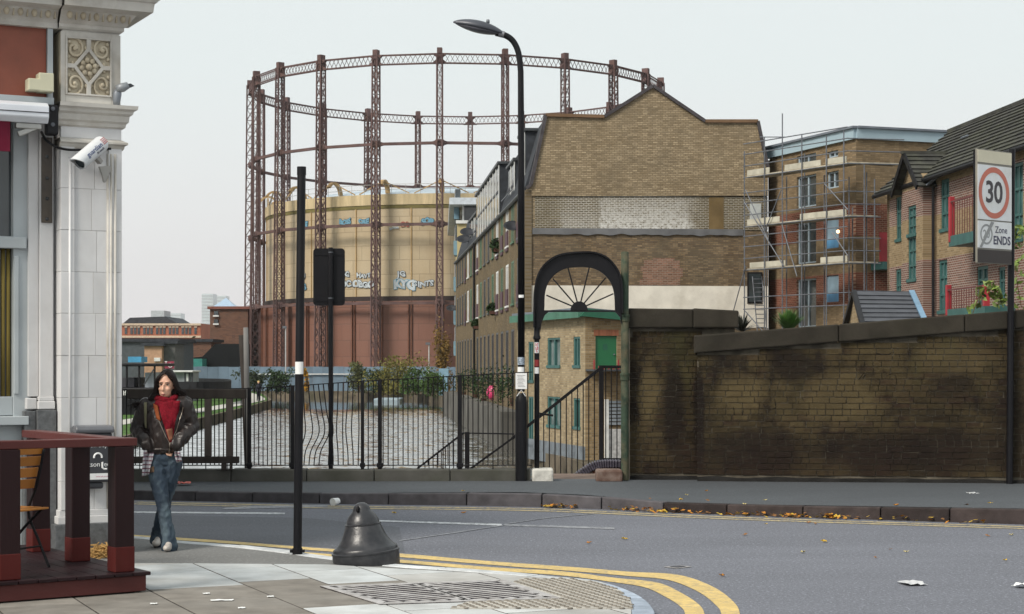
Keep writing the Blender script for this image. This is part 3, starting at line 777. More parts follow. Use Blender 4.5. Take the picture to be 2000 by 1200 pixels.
# awning cassette
aw = pubE('awning', 'white rolled awning cassette under the red-brown fascia with burgundy cloth edge', 'awning', pX(60,.1), -.1, ZZ(230))
ca = MB(); xl_, xr_ = -4.0, pX(92,.1)-pX(60,.1)
ca.prism([(-.06,-.085),(.04,-.10),(.085,-.05),(.085,.05),(.03,.085),(-.05,.085)], lambda a,b,t:(t,-a,b), xl_, xr_)
ca.build('cassette', mat('white_metal',(0.70,0.73,0.78),0.3,0.2,var=0.05), aw, world=False, bevel=.008)
MB().box(xl_,xr_+.006,-.09,-.083,-.012,-.004).build('cassette_seam', M['ink'], aw, world=False)
MB().box(xl_,pX(18,.1)-pX(60,.1),-.04,-.02,-.36,-.09).build('valance', mat('burgundy_cloth',(0.13,0.012,0.03),0.8), aw, world=False)
arm = MB().box(pX(30,.1)-pX(60,.1),pX(80,.1)-pX(60,.1),-.03,.04,-.15,-.10); arm.bar((xr_-.1,0,-.13),(xr_-.25,.02,-.2),.05)
arm.build('folding_arm', mat('cast_aluminium',(0.42,0.42,0.40),0.4,0.6), aw, world=False, bevel=.008)
bk = MB().box(xr_-.005,xr_+.10,-.02,.10,-.19,.08); bk.build('end_bracket', M['black'], aw, world=False, bevel=.02)
for zz2 in (.04,-.10):
    MB().lathe([(.018,0),(.018,.012),(.010,.012),(.010,.02),(0,.02)],12).xf(Matrix.Translation((xr_+.045,-.02,zz2))@Matrix.Rotation(pi/2,4,'X')).build('bolt', M['galv'], aw, world=False)
# cream junction boxes
for (a,b,c,d,lb) in ((54,79,164,187,'small cream junction box on the fascia, left of the larger one'),(75,104,152,188,'larger cream junction box at the right end of the fascia')):
    o = pubE('junction_box', lb, 'junction box', pX((a+b)/2,.05), -.02, ZZ(d)); tag(o,lb,'junction box','junction boxes on the fascia')
    w_ = (pX(b)-pX(a))/2; h_ = ZZ(c)-ZZ(d)
    cm = mat('cream_plastic',(0.62,0.60,0.44),0.5,var=0.06)
    MB().box(-w_,w_,-.06,.08,0,h_).build('case', cm, o, world=False, bevel=.006)
    MB().box(-w_+.006,w_-.006,-.068,-.0602,.006,h_-.006).build('lid', cm, o, world=False, bevel=.003)
# hanging iron strap with bolts
st = pubE('iron_strap', 'black iron strap with bolts fixed to the inner pilaster', 'strap', (x2a+x2b)/2, .12, zz_(435))
MB().box(-(x2b-x2a)/2+.01,(x2b-x2a)/2-.012,0,.018,0,zz_(268)-zz_(435)).build('strap_plate', mat('aged_iron',(0.055,0.045,0.04),0.5,0.3,dirt=(0.16,0.13,0.09),dirt_amt=.6), st, world=False, bevel=.004)
for yb in (428,388,348,306):
    MB().sphere((0,0,zz_(yb)-zz_(435)),(.016,.014,.016),10,6).build('bolt', M['dark_steel'], st, world=False, smooth=True)
# black cable looping to the camera
cbp = [(pX(84,.02),.05,ZZ(262)),(pX(92,.02),.0,ZZ(280)),(pX(110,.02),-.04,ZZ(292)),(pX(130,.02),-.07,ZZ(297)),(pX(160,.02),-.09,ZZ(296)),(pX(215,.05),-.08,ZZ(291))]
cbl = MB().tube([XF['pub']@Vector(p) for p in catmull(cbp,5)],.012,8).build('cable', M['black'], smooth=True)
tag(cbl,'thick black cable looping across the pilaster to the camera','cable')
# CCTV camera
cc = pubE('security_camera', 'white cylindrical security camera with printed housing on the pub pilaster', 'camera', pX(200,.05), -.02, ZZ(345))
a_ = Vector((pX(150,.15)-pX(200,.05),-.20,ZZ(325)-ZZ(345))); b_ = Vector((pX(204,.15)-pX(200,.05),-.06,ZZ(280)-ZZ(345)))
ax = (b_-a_).normalized(); rad = .072
hm = mat('white_housing',(0.66,0.68,0.70),0.35,var=0.05)
upv = Vector((0,0,1)); sidev = ax.cross(upv).normalized(); topv = sidev.cross(ax).normalized()
hs = MB(); L = (b_-a_).length; ring = 20
prof = [(0.0,rad*.86),(0.0,rad),(.05*L,rad),(.95*L,rad),(L,rad*.9),(L,0)]
vs = []; 
for (s_,r_) in prof:
    for k in range(ring):
        t = 2*pi*k/ring; ext = -0.05 if (s_ == 0 and sin(t) > 0) else 0
        vs.append(a_+ax*(s_+ext*abs(sin(t)))+sidev*cos(t)*r_+topv*sin(t)*r_)
hs.add(vs,[(i*ring+k,i*ring+(k+1)%ring,(i+1)*ring+(k+1)%ring,(i+1)*ring+k) for i in range(len(prof)-1) for k in range(ring)])
h_o = hs.build('housing', hm, cc, world=False, auto=True)
lens = MB().tube([a_+ax*.03,a_+ax*.02],rad*.84,18); lens.build('lens', M['glass'], cc, world=False)
def wrap_text(body, size, s_along, ang0, m, nm):
    me = text_mesh(body, size, m, 0.0015)
    for v in me.vertices:
        al = s_along+v.co.x; an = ang0 + v.co.y/rad; r_ = rad+.0015+v.co.z
        v.co = a_+ax*al+sidev*cos(an)*r_*-1+topv*sin(an)*r_
    o = bpy.data.objects.new(nm, me); COL.objects.link(o); o.parent = cc; XF[o.name] = XF[cc.name]
# the printed side faces the viewer: -sidev or +sidev whichever has negative y
if sidev.y > 0: pass
else: sidev = -sidev
wrap_text('guardian', .062, L*.50, .35, mat('blue_print',(0.05,0.08,0.22),0.5), 'lettering')
wrap_text('hi-tech', .036, L*.66, -.22, mat('grey_print',(0.15,0.15,0.2),0.5), 'lettering')
dots = MB()
for i in range(4):
    for j in range(4):
        an = .15+(j)*.22; al = L*.86+i*.014
        c = a_+ax*al+sidev*-cos(an)*(rad+.002)+topv*sin(an)*(rad+.002); dots.sphere(c,.0048,6,4)
dots.build('printed_dots', mat('red_print',(0.45,0.06,0.05),0.5), cc, world=False)
br = MB(); br.bar((a_+b_)/2-topv*rad*.9+ax*.03, (a_+b_)/2-topv*(rad+.06)+ax*.05, .05,.04); br.prism([(-.05,.14),(.06,.15),(.05,.10),(.012,0),(-.008,0),(-.02,.06)], lambda a,b,t:(a+.0,t,b-.06), -.11, -.07)
br.bar((.03,-.09,.06),(.05,.02,.06),.06,.06); br.build('bracket', mat('bracket_grey',(0.33,0.32,0.30),0.5,0.2), cc, world=False, bevel=.004)
# floodlight on the right edge
fl_ = pubE('floodlight', 'small grey floodlight fixed to the edge of the carved block', 'light', pX(228,.05), -.03, ZZ(205))
fb = MB().tube([(0,0,0),(.004,0,.05),(.01,0,.11),(.02,0,.145)],[.025,.036,.04,.03],12); fb.build('body', mat('grey_casting',(0.22,0.24,0.27),0.45,0.2), fl_, world=False, smooth=True)
hd = MB().tube([(.0,-.01,.15),(.05,-.03,.165),(.10,-.04,.19)],[.035,.042,.03],12); hd.build('head', mat('grey_casting_b',(0.26,0.28,0.30),0.45,0.2), fl_, world=False, smooth=True)
vz = MB().prism([(.06,.19),(.12,.205),(.155,.185),(.12,.17)], lambda a,b,t:(a,t,b), -.05,.03); vz.build('visor', M['dark_steel'], fl_, world=False)
# cigarette bin
ab = pubE('cigarette_bin', 'dark grey wall cigarette bin with white lettering on the pub pier', 'bin', pX(183,.12), -.03, pZ(183,955,.1))
hb = pZ(183,835,.1)-pZ(183,955,.1); wb = (pX(217,.1)-pX(147,.1))/2
dk = mat('charcoal_plastic',(0.035,0.037,0.045),0.4,var=0.1)
MB().box(-wb,wb,-.12,.02,.06,hb-.05).build('body', dk, ab, world=False, bevel=.015)
MB().box(-wb*.6,wb*.55,-.10,.02,0,.06).build('tray', dk, ab, world=False, bevel=.02)
MB().prism([(-.14,hb-.05),(-.15,hb-.02),(-.13,hb+.012),(-.03,hb+.02),(.02,hb+.01),(.02,hb-.05)], lambda a,b,t:(t,a,b), -wb-.01, wb+.01).build('hood', mat('grey_plastic',(0.12,0.125,0.14),0.35), ab, world=False, bevel=.012)
MB().box(-wb+.02,wb-.03,-.1225,-.1202,.085,.14).build('white_strip', M['paper'], ab, world=False)
def btxt(body, x, z, size, m=None):
    me = text_mesh(body, size, m or M['paper'], .001, align='RIGHT'); me.transform(Matrix.Translation((x,-.1225,z))@Matrix.Rotation(pi/2,4,'X'))
    o = bpy.data.objects.new('lettering', me); COL.objects.link(o); o.parent = ab; XF[o.name] = XF[ab.name]
btxt('shopping', .06, hb-.115, .055); btxt('london tidy', .115, hb-.16, .055); btxt('watson lee', wb-.02, .22, .062)
lg = MB(); lg.tube([(.03+.035*cos(t),-.123,.285+.035*sin(t)) for t in np.linspace(-.2,pi+.2,14)],.009,6)
lg.tube([(.07,-.123,.24),(.07,-.123,.19),(.085,-.123,.178),(.11,-.123,.178)],.009,6); lg.build('logo', M['paper'], ab, world=False)
btxt('www.ash.co.uk', wb-.04, .112, .018, mat('pink_print',(0.5,0.15,0.25),0.6))

# ================================================================== TIMBER DECK
def wood(name, col, k=0.25, rough=0.55):
    return mat(name, col, rough, var=k, scale=3.0, bump=0.15, bscale=30, rand=0.12, stretch=(1,1,0.15) if 'post' in name else (1.0,0.3,1), dirt=sc3(col,0.5), dirt_amt=0.4, dscale=3, spec=0.16)
M['deckwood'] = wood('stained_deck_boards', (0.021,0.010,0.012), rough=.5)
M['railwood'] = wood('stained_rail_timber', (0.095,0.030,0.028), rough=.42)
M['postwood'] = wood('stained_post_timber', (0.021,0.009,0.010), rough=.45)
M['footwood'] = wood('fresh_red_post_foot', (0.085,0.014,0.012), rough=.5)
DU = Vector((0.82,0.572,0)); DO = G(288,1157,ZN); DN = Vector((-DU.y,DU.x,0))     # DN points to the back
deck = tag(E('deck_terrace', DO, atan2(DU.y,DU.x)), 'dark red stained timber deck with post and rail fence beside the pub', 'deck')
dz = .155
def dl(px, z, xoff):     # local coords of pixel on a plane x=xoff? (unused helper kept simple)
    return 0
nb = 20; bwid = .145
for k in range(nb):
    x1 = .02-k*bwid; x0 = x1-bwid+.007
    MB().box(x0,x1,-.02+random.uniform(-.003,.003),2.45,dz-.026,dz+random.uniform(-.001,.001)).build('board', M['deckwood'], deck, world=False, bevel=.004)
MB().box(-nb*bwid+.02,-.01,.0,.045,.012,dz-.027).build('fascia_board', M['railwood'], deck, world=False, bevel=.004)
MB().box(-.055,-.0105,.046,2.4,.012,dz-.027).build('fascia_board', M['postwood'], deck, world=False, bevel=.004)
for x in (-.12,-1.2,-2.4): MB().box(x-.05,x+.04,.05,.15,0,.06).build('bearer', M['postwood'], deck, world=False)
PW = .15; RZ = dz+1.0
def locx(px, D_):  # world point -> deck local
    w_ = Vector(((px-1000)/F*D_, D_, 0)); return XF['deck_terrace'].inverted() @ w_
posts = [(-.16,.06),(-1.03,.06),(-2.1,.06),(-.16,.93),(-.16,1.80)]
for (x,y) in posts:
    MB().box(x-PW/2,x+PW/2,y-PW/2+.06,y+PW/2+.06,dz+.001,RZ-.062).build('post', M['postwood'], deck, world=False, bevel=.006)
    MB().box(x-PW/2-.003,x+PW/2+.003,y-PW/2+.057,y+PW/2+.063,dz+.002,dz+.19).build('post_foot', M['footwood'], deck, world=False, bevel=.006)
MB().box(-2.9,-.06,.045,.185,RZ-.06,RZ).build('top_rail', M['railwood'], deck, world=False, bevel=.006)
MB().box(-.235,-.085,.187,2.05,RZ-.061,RZ-.001).build('top_rail', M['railwood'], deck, world=False, bevel=.006)
# folding chairs
M['slat'] = wood('varnished_chair_slats', (0.42,0.17,0.035), .2, .4)
M['slat_pale'] = wood('weathered_chair_slats', (0.30,0.21,0.12), .2, .6)
def chair(x, y, rz, label, sm):
    p = XF['deck_terrace'] @ Vector((x,y,dz)); c = tag(E('folding_chair', p, rz), label, 'chair', 'folding chairs on the deck')
    for s_ in (-1,1):
        back = [(s_*.19,.22,0.0),(s_*.19,.12,.20),(s_*.19,.02,.42),(s_*.19,.10,.62),(s_*.19,.17,.90)]
        MB().tube(catmull(back,5),.011,7).build('back_leg', M['black_dull'], c, world=False, smooth=True)
        frl = [(s_*.17,-.24,0.0),(s_*.17,-.19,.10),(s_*.17,.0,.30),(s_*.17,.18,.455)]
        MB().tube(catmull(frl,5),.011,7).build('front_leg', M['black_dull'], c, world=False, smooth=True)
    MB().tube([(-.19,.14,.16),(.19,.14,.16)],.008,6).build('stretcher', M['black_dull'], c, world=False)
    for k in range(6): MB().box(-.20,.20,-.20+k*.07,-.14+k*.07,.445,.46).build('seat_slat', sm, c, world=False, bevel=.004)
    for k in range(4):
        z = .60+k*.088; yb = .075+k*.026
        MB().prism([(-.20,0),(-.1,-.012),(0,-.016),(.1,-.012),(.20,0),(.2,.014),(0,-.002),(-.2,.014)], lambda a,b,t:(a,yb+b-.02+ (t-z)*.25,t), z, z+.072).build('back_slat', sm, c, world=False, bevel=.003)
    return c
chair(-.78,.78, radians(245), 'folding chair with varnished orange slats behind the deck rail', M['slat'])
chair(-1.38,.95, radians(60), 'weathered brown slatted folding chair at the left edge of the deck', M['slat_pale'])
# straw-coloured mat lying at the pub wall
# ================================================================== STREET FURNITURE
# bell bollard, leaning a little
bc = G(716,1098,ZN)
bell = E('bell_bollard', (bc.x,bc.y,ZN)); tag(bell,'black bell-shaped iron bollard standing at the kerb','bollard')
tilt = Matrix.Rotation(radians(-5.5),4,'Y')
prof = [(.295,-.10),(.300,.0),(.302,.045),(.300,.085),(.306,.088),(.306,.10),(.292,.108),(.288,.13),(.283,.135),(.262,.148),(.235,.175),(.205,.22),(.182,.27),(.165,.32),(.158,.335),(.163,.338),(.163,.349),(.150,.352),(.142,.38),(.125,.415),(.098,.45),(.085,.46),(.078,.475),(.07,.50),(.052,.522),(.03,.534),(0,.538)]
M['bell'] = mat('bollard_paint', (0.017,0.018,0.022), 0.34, var=0.5, scale=7, bump=0.16, bscale=28, dirt=(0.055,0.052,0.052), dirt_amt=0.6, dscale=7, spec=0.5)
bb_ = MB().lathe(prof,40).xf(tilt@Matrix.Scale(.96,4)).build('bell', M['bell'], bell, world=False); smooth_angle(bb_.data,40)
ey = MB().tube([(-.026,-.075,.46),(-.03,-.10,.475),(-.03,-.098,.495),(-.02,-.075,.505)],.012,8); ey.sphere((-.025,-.066,.482),(.018,.012,.018),8,6)
ey.xf(tilt@Matrix.Scale(.96,4)).build('lifting_eye', M['black_dull'], bell, world=False, smooth=True)
# plain pole in front
pc = G(581,1082,ZN)
pole = E('metal_pole', (pc.x,pc.y,ZN)); tag(pole,'tall plain black metal pole without a sign on the near pavement','pole')
topz = CH+(HZ-327)/F*pc.y-ZN; lean = (589-581)/F*pc.y
pl_ = MB().tube([(0,0,0),(lean,0,topz-.02),(lean,0,topz)],[.0385,.0385,.036],16).build('shaft', M['black'], pole, world=False, auto=True)
MB().tube([(lean,0,topz-.07),(lean,0,topz+.004)],.0415,16).build('cap', M['black'], pole, world=False, auto=True)
MB().tube([(0,0,0),(0,0,.05)],.045,14).build('base_collar', M['black_dull'], pole, world=False, auto=True)
for s_ in (-1,1): MB().box(s_*.052-.014,s_*.052+.014,-.03,.01,.012,.04).build('base_clamp', M['black_dull'], pole, world=False, bevel=.004)
def wrap_sticker(name, par, z0_, z1_, r, a0, a1, m, lx=0.0):
    mb = MB(); n = 8
    vs = [(lx+r*cos(a0+(a1-a0)*i/n), r*sin(a0+(a1-a0)*i/n), z) for z in (z0_,z1_) for i in range(n+1)]
    mb.add(vs,[(i,i+1,n+2+i,n+1+i) for i in range(n)]); return mb.build(name, m, par, world=False, fix=False, smooth=True)
zz1, zz0 = [CH+(HZ-y)/F*pc.y-ZN for y in (707,731)]
wrap_sticker('notice', pole, zz0, zz1, .0400, -pi*.86, -pi*.12, M['paper'], lean*(zz0/topz))
# traffic sign seen from behind
sc_ = G(646,938,.14)
sg = E('road_sign', (sc_.x,sc_.y,.14)); tag(sg,'black back of a rectangular road sign on a thin post by the railing','sign')
D_ = sc_.y; zq = lambda y: CH+(HZ-y)/F*D_-.14
MB().tube([(0,0,0),(0,0,zq(484))],.032,14).build('post', M['black'], sg, world=False, auto=True)
wS, z0S, z1S = 62/F*D_/2, zq(597), zq(485)
def rrect(x0,x1,y0,y1,r,n=5):
    pts_ = []
    for cx,cy,a0 in ((x1-r,y0+r,-pi/2),(x1-r,y1-r,0),(x0+r,y1-r,pi/2),(x0+r,y0+r,pi)):
        for i in range(n+1): t = a0+pi/2*i/n; pts_.append((cx+r*cos(t),cy+r*sin(t)))
    return pts_
offx = (642-646)/F*D_
MB().prism(rrect(-wS+offx,wS+offx,z0S,z1S,.05), lambda a,b,t:(a,t,b), .045,.05).build('sign_plate', M['black'], sg, world=False)
for z_ in (z0S+.08,z1S-.08):
    MB().box(-wS*.96+offx,wS*.96+offx,.036,.0445,z_-.02,z_+.02).build('channel', M['black'], sg, world=False)
    MB().tube([(0,0,z_+.02-.004),(0,0,z_+.02+.008)],.036,14).build('clip', M['galv'], sg, world=False)
# street lamp
lc = G(1018,940,.14); lamp = E('street_lamp', (lc.x,lc.y,.14)); tag(lamp,'tall black street lamp with curved neck and leaf-shaped head','street lamp')
Dl = lc.y; lz = lambda y: CH+(HZ-y)/F*Dl-.14; lx = lambda px: (px-1018)/F*Dl
MB().tube([(0,0,0),(0,0,lz(786)),(0,0,lz(776)),(0,0,lz(768))],[.082,.082,.074,.050],20).build('base_shaft', M['black'], lamp, world=False, auto=True)
MB().box(-.03,.03,-.0855,-.08,lz(900),lz(842)).build('service_door', M['black'], lamp, world=False, bevel=.004)
neck = [(1018,765),(1018,300),(1017,140),(1013,105),(1003,82),(988,70),(968,65)]
npt = [(lx(a),0,lz(b)) for a,b in neck]
npt = npt[:2]+catmull(npt[2:],6)
MB().tube(npt,[.050]+[.047]+[.042]*(len(npt)-2),14).build('shaft', M['black'], lamp, world=False, smooth=True)
# head: leaf shaped body, tilted up to the left
hA = Vector((lx(980),0,lz(67))); hB = Vector((lx(885),0,lz(45))); hd_ = (hB-hA); HL = hd_.length; hx = hd_.normalized(); hz = Vector((hx.z,0,-hx.x)); hz = hz if hz.z>0 else -hz; hy = Vector((0,1,0))
def lamp_body(up, lo):
    mb = MB(); N, K = 18, 16; vs = []
    for i in range(N+1):
        t = i/N; wd = .13*max(0.04,sin(pi*min(1,(t*.93+.09)))**.75); 
        if t < .12: wd = max(wd*.0+.055, .055+.2*(t)) if t < .05 else wd
        hu = up*(sin(pi*(t*.92+.06))**.6); hl = lo*(sin(pi*(t*.95+.04))**.8)
        c = hA+hd_*t
        for k in range(K):
            a = 2*pi*k/K; z = sin(a); vs.append(c+hy*cos(a)*wd+hz*(z*(hu if z>0 else hl)))
    fs = [(i*K+k,i*K+(k+1)%K,(i+1)*K+(k+1)%K,(i+1)*K+k) for i in range(N) for k in range(K)]
    fs += [tuple(range(K)), tuple(N*K+k for k in range(K))]
    mb.add(vs,fs); return mb
lamp_body(.115,.006).build('canopy', mat('lamp_canopy',(0.06,0.065,0.08),0.4,0.2,var=.2), lamp, world=False, smooth=True)
gb = lamp_body(.004,.062); 
for i in range(len(gb.v)): gb.v[i] = tuple(hA+hd_*.5+(Vector(gb.v[i])-(hA+hd_*.5))*.9-hz*.004)
gb.build('glass_bowl', mat('smoky_lamp_bowl',(0.11,0.11,0.13),0.25,var=.3), lamp, world=False, smooth=True)
MB().lathe([(.025,0),(.025,.035),(.02,.05),(0,.052)],12).xf(Matrix.Translation(hA+hd_*.32+hz*.105)).build('photocell', mat('photocell_grey',(0.2,0.22,0.24),0.5), lamp, world=False, smooth=True)
MB().tube([hA-hd_*.05,hA+hd_*.06],.048,12).build('collar', mat('worn_collar',(0.25,0.25,0.27),0.4,0.5), lamp, world=False)
nz0, nz1 = lz(760), lz(729)
nt_ = MB().box(-.078,.078,-.094,-.088,nz0,nz1).build('notice', M['paper'], lamp, world=False)
for k in range(9):
    MB().box(-.055+.004*(k%3),.055-.012*((k*7)%4),-.0955,-.0942,nz1-.035-k*.019,nz1-.031-k*.019).build('print_line', M['ink'], nt_, world=False)
MB().tube([(-.06,-.08,lz(774)),(0,-.088,lz(762)),(.06,-.08,lz(774))],.006,6).build('cable_tie', M['paper'], lamp, world=False)
wrap_sticker('sticker', lamp, lz(582), lz(592)+.11, .0505, -pi*.75, -pi*.25, M['paper'])
wrap_sticker('sticker', lamp, lz(713), lz(698), .0515, -pi*.95, -pi*.15, mat('photo_sticker',(0.25,0.3,0.36),0.5,var=.8,scale=60))
wrap_sticker('sticker', lamp, lz(727), lz(717), .0515, -pi*.9, -pi*.2, M['paper'])

# ---- plinth and railing along the bridge edge
A0 = G(-250,941,.14); A1 = G(1037,940,.14)
plm = mat('grey_coping_stone',(0.085,0.083,0.075),0.9,var=.25,scale=3,bump=.2,bscale=40,dirt=(0.05,0.055,0.035),dirt_amt=.6,rand=.1)
PZ0, PZ1 = .14, .30
rail_root = E('bridge_railing', ((A0.x+A1.x)/2,A0.y,.14)); tag(rail_root,'black iron railing with slim bars and thick posts along the bridge edge','railing')
kerbw = E('parapet_plinth', ((A0.x+A1.x)/2,A0.y,.14)); tag(kerbw,'low grey stone plinth under the black railing','plinth')
xx = A0.x
while xx < A1.x-.05:
    L = min(random.uniform(.9,1.2), A1.x-xx); t0 = (xx-A0.x)/(A1.x-A0.x); yb = A0.y+(A1.y-A0.y)*t0
    MB().box(xx+.004,xx+L-.004,yb,yb+.32,.11,PZ1+random.uniform(-.004,.004)).build('coping_stone', plm, kerbw, bevel=.015)
    xx += L
DR = A0.y+.16
def rz_top(px): return CH-(np.interp(px,[240,487,570,705,897,987,1037],[762,759,754.5,745,734.5,729,727])-HZ)/F*DR
def rx(px): return (px-1000)/F*DR
zb_ = CH-(909-HZ)/F*DR
for a,b in ((225,487),(487,572),(572,708),(708,742),(742,898),(898,1040)):
    MB().bar((rx(a),DR,rz_top(a)),(rx(b),DR,rz_top(b)),.04,.014).build('top_rail', M['black_dull'], rail_root)
    MB().bar((rx(a),DR,zb_),(rx(b),DR,zb_),.04,.012).build('bottom_rail', M['black_dull'], rail_root)
for px,w_ in ((487,.05),(571,.055),(708,.045),(742,.055),(898,.06)):
    m_ = MB().box(rx(px)-w_/2,rx(px)+w_/2,DR-w_/2,DR+w_/2,PZ1-.01,rz_top(px)+.012); m_.box(rx(px)-w_*.75,rx(px)+w_*.75,DR-w_*.7,DR+w_*.7,zb_-.03,zb_+.03)
    m_.build('post', M['black_dull'], rail_root, bevel=.004)
px = 230.0; k = 0
random.seed(11)
while px < 1034:
    near = min(abs(px-q) for q in (487,571,708,742,898))
    if near > 4:
        x = rx(px); zt_ = rz_top(px); zz0_ = zb_ if k%5 else PZ1-.005
        if 592 < px < 700:
            amp = {True: .10, False: .0}[px < 648]*sin(pi*(px-585)/75.0)+ (.035*sin((px-640)/9.0) if px >= 640 else 0) - (.05 if 650<px<668 else 0)
            dn = .03*(1 if px<640 else -.6)
            pts_ = [(x-dn*0,DR,zt_),(x+amp*.45,DR,zt_-.35),(x+amp*.95,DR-abs(amp)*.5,zt_-.66),(x+amp*.2-.05*(px<640),DR,zb_+.2),(x-.06*(px<640),DR,zb_)]
            MB().tube(catmull(pts_,4),.0085,6).build('bar', M['black_dull'], rail_root)
        else:
            w_ = .0075+random.uniform(0,.0012); MB().tube([(x,DR,zz0_),(x+random.uniform(-.004,.004),DR,zt_)],w_,6).build('bar', M['black_dull'], rail_root)
    k += 1; px += 8.6 if px < 580 else 9.75
# timber barrier in front of the railing on the left
tb = mat('dark_weathered_timber',(0.045,0.038,0.034),0.85,var=.3,scale=5,bump=.25,bscale=30,stretch=(1,1,.3))
DT = A0.y+.02; tx = lambda px:(px-1000)/F*DT; tz = lambda py: CH-(py-HZ)/F*DT
bar_ = E('timber_barrier', (tx(400),DT,PZ1)); tag(bar_,'heavy dark timber frame with two posts in front of the railing','barrier')
MB().box(tx(250),tx(481),DT-.05,DT+.05,tz(779),tz(760)).build('top_beam', tb, bar_, bevel=.01)
MB().box(tx(250),tx(467),DT-.055,DT+.045,tz(905),tz(892)).build('low_beam', tb, bar_, bevel=.008)
for a,b,y1,y0_ in ((400,413,892,779),(442,455,892,779)):
    MB().box(tx(a),tx(b),DT-.045,DT+.04,tz(y1)+.001,tz(y0_)-.001).build('post', mat('brown_timber_post',(0.085,0.07,0.062),0.85,var=.3,scale=5,stretch=(1,1,.3)) , bar_, bevel=.008)
for a,b in ((300,307),(345,352),(433,443),(449,454)):
    MB().box(tx(a),tx(b),DT-.05,DT+.02,PZ1-.003,tz(905)-.001).build('foot', tb, bar_, bevel=.006)
# leaning dark post and grey post behind the railing
DP = 27.0
lpost = MB().tube([P(484,930,DP),P(477,760,DP),P(471,655,DP)],[.045,.042,.04],10).build('leaning_post', tb, smooth=True); tag(lpost,'dark timber post leaning left behind the bridge railing','post')
gp = MB().tube([P(486,930,26.2),P(482,760,26.2),P(480,640,26.2)],[.045,.04,.036],10).build('grey_post', mat('weathered_grey_post',(0.17,0.165,0.16),0.7), smooth=True); tag(gp,'slim weathered grey post beside the leaning dark one','post')

# ---- arch with fan spokes over the stair entrance
DA = lc.y+.15; ax_ = lambda px:(px-1000)/F*DA; az_ = lambda py: CH-(py-HZ)/F*DA
arch = E('iron_archway', (ax_(1130),DA,.14)); tag(arch,'black iron arch with fan-shaped spokes over the stair entrance','arch')
outer = [(1043,640),(1043,596),(1044,570),(1048,546),(1056,527),(1068,513),(1084,502),(1102,496.5),(1125,494),(1150,493),(1168,496),(1184,503),(1197,515),(1207,530),(1213,548),(1215,575),(1215,612)]
inner_ = [(1201,606),(1200,580),(1196,560),(1187,544),(1174,532),(1158,524.5),(1140,522),(1120,522.5),(1102,526),(1086,535),(1075,547),(1068,560),(1064,578),(1063,606),(1058,622),(1054,640)]
op = catmull(outer,3); ip = catmull(inner_,3)
poly_ = [(ax_(a),az_(b)) for a,b in op]+[(ax_(a),az_(b)) for a,b in ip]
MB().prism(poly_, lambda a,b,t:(a,t,b), DA-.03, DA+.03).build('arch_plate', M['black'], arch, bevel=.004)
fl_v = MB()
oo = [(ax_(a),az_(b)) for a,b in op]
for (a,b) in zip(oo[:-1],oo[1:]): fl_v.bar((a[0],DA,a[1]),(b[0],DA,b[1]),.16,.022,(0,0,1) if abs(a[0]-b[0])>abs(a[1]-b[1]) else (1,0,0))
fl_v.build('arch_flange', M['black'], arch)
MB().bar((ax_(1060),DA,az_(608)),(ax_(1204),DA,az_(608)),.05,.024).build('tie_bar', M['black'], arch)
hub = [(1131+17*cos(t),607-18*sin(t)) for t in np.linspace(0,pi,16)]
MB().prism([(ax_(a),az_(b)) for a,b in hub], lambda a,b,t:(a,t,b), DA-.035, DA+.035).build('hub', M['black'], arch)
for a,b in ((1067,577),(1080,545),(1109,522),(1151,522),(1183,543),(1198,574)):
    MB().bar((ax_(1131),DA,az_(604)),(ax_(a),DA,az_(b)),.03,.019).build('spoke', M['black'], arch)
MB().prism([(ax_(a),az_(b)) for a,b in ((1054,640),(1058,622),(1063,607),(1074,607),(1064,616),(1058,630),(1055,650))], lambda a,b,t:(a,t,b), DA-.0285, DA+.0285).build('bracket', M['black'], arch)
MB().prism([(ax_(a),az_(b)) for a,b in ((1213,632),(1211,620),(1203,611),(1190,607),(1214,607))], lambda a,b,t:(a,t,b), DA-.0285, DA+.0285).build('bracket', M['black'], arch)
c_ = ax_(1048.5)
MB().lathe([(.034,0),(.034,az_(920)-az_(920)+.05),(.036,.06),(.036,az_(664)-az_(920)),(.05,az_(663)-az_(920)),(.054,az_(659)-az_(920)),(.042,az_(655)-az_(920)),(.040,az_(640)-az_(920)),(.036,az_(600)-az_(920))],16,(c_,DA,az_(920))).build('column', M['black'], arch, auto=True)
for (y0_,y1_,m_) in ((690,669,M['paper']),(716,703,mat('dark_red_sticker',(0.25,0.02,0.02),.6)),(730,718,M['paper'])):
    mb = MB(); n=6; zA, zB = az_(y0_), az_(y1_)
    vs = [(c_+.0375*cos(t),DA+.0375*sin(t),z) for z in (zA,zB) for t in np.linspace(-pi*.85,-pi*.2,n+1)]
    mb.add(vs,[(i,i+1,n+2+i,n+1+i) for i in range(n)]); so_ = mb.build('sticker', m_, arch, fix=False)
    if y0_ == 690:
        tm = MB()
        for r_, cc0 in enumerate(('1011','1110','0010','1011','1111','0100','0110')):
            for q, ch in enumerate(cc0):
                if ch == '1': tm.box(c_-.022+q*.011,c_-.013+q*.011,DA-.0405,DA-.0395,zB-.012-r_*.019-.012,zB-.012-r_*.019)
        tm.build('red_print', mat('red_print_b',(0.5,0.03,0.06),.6), so_)
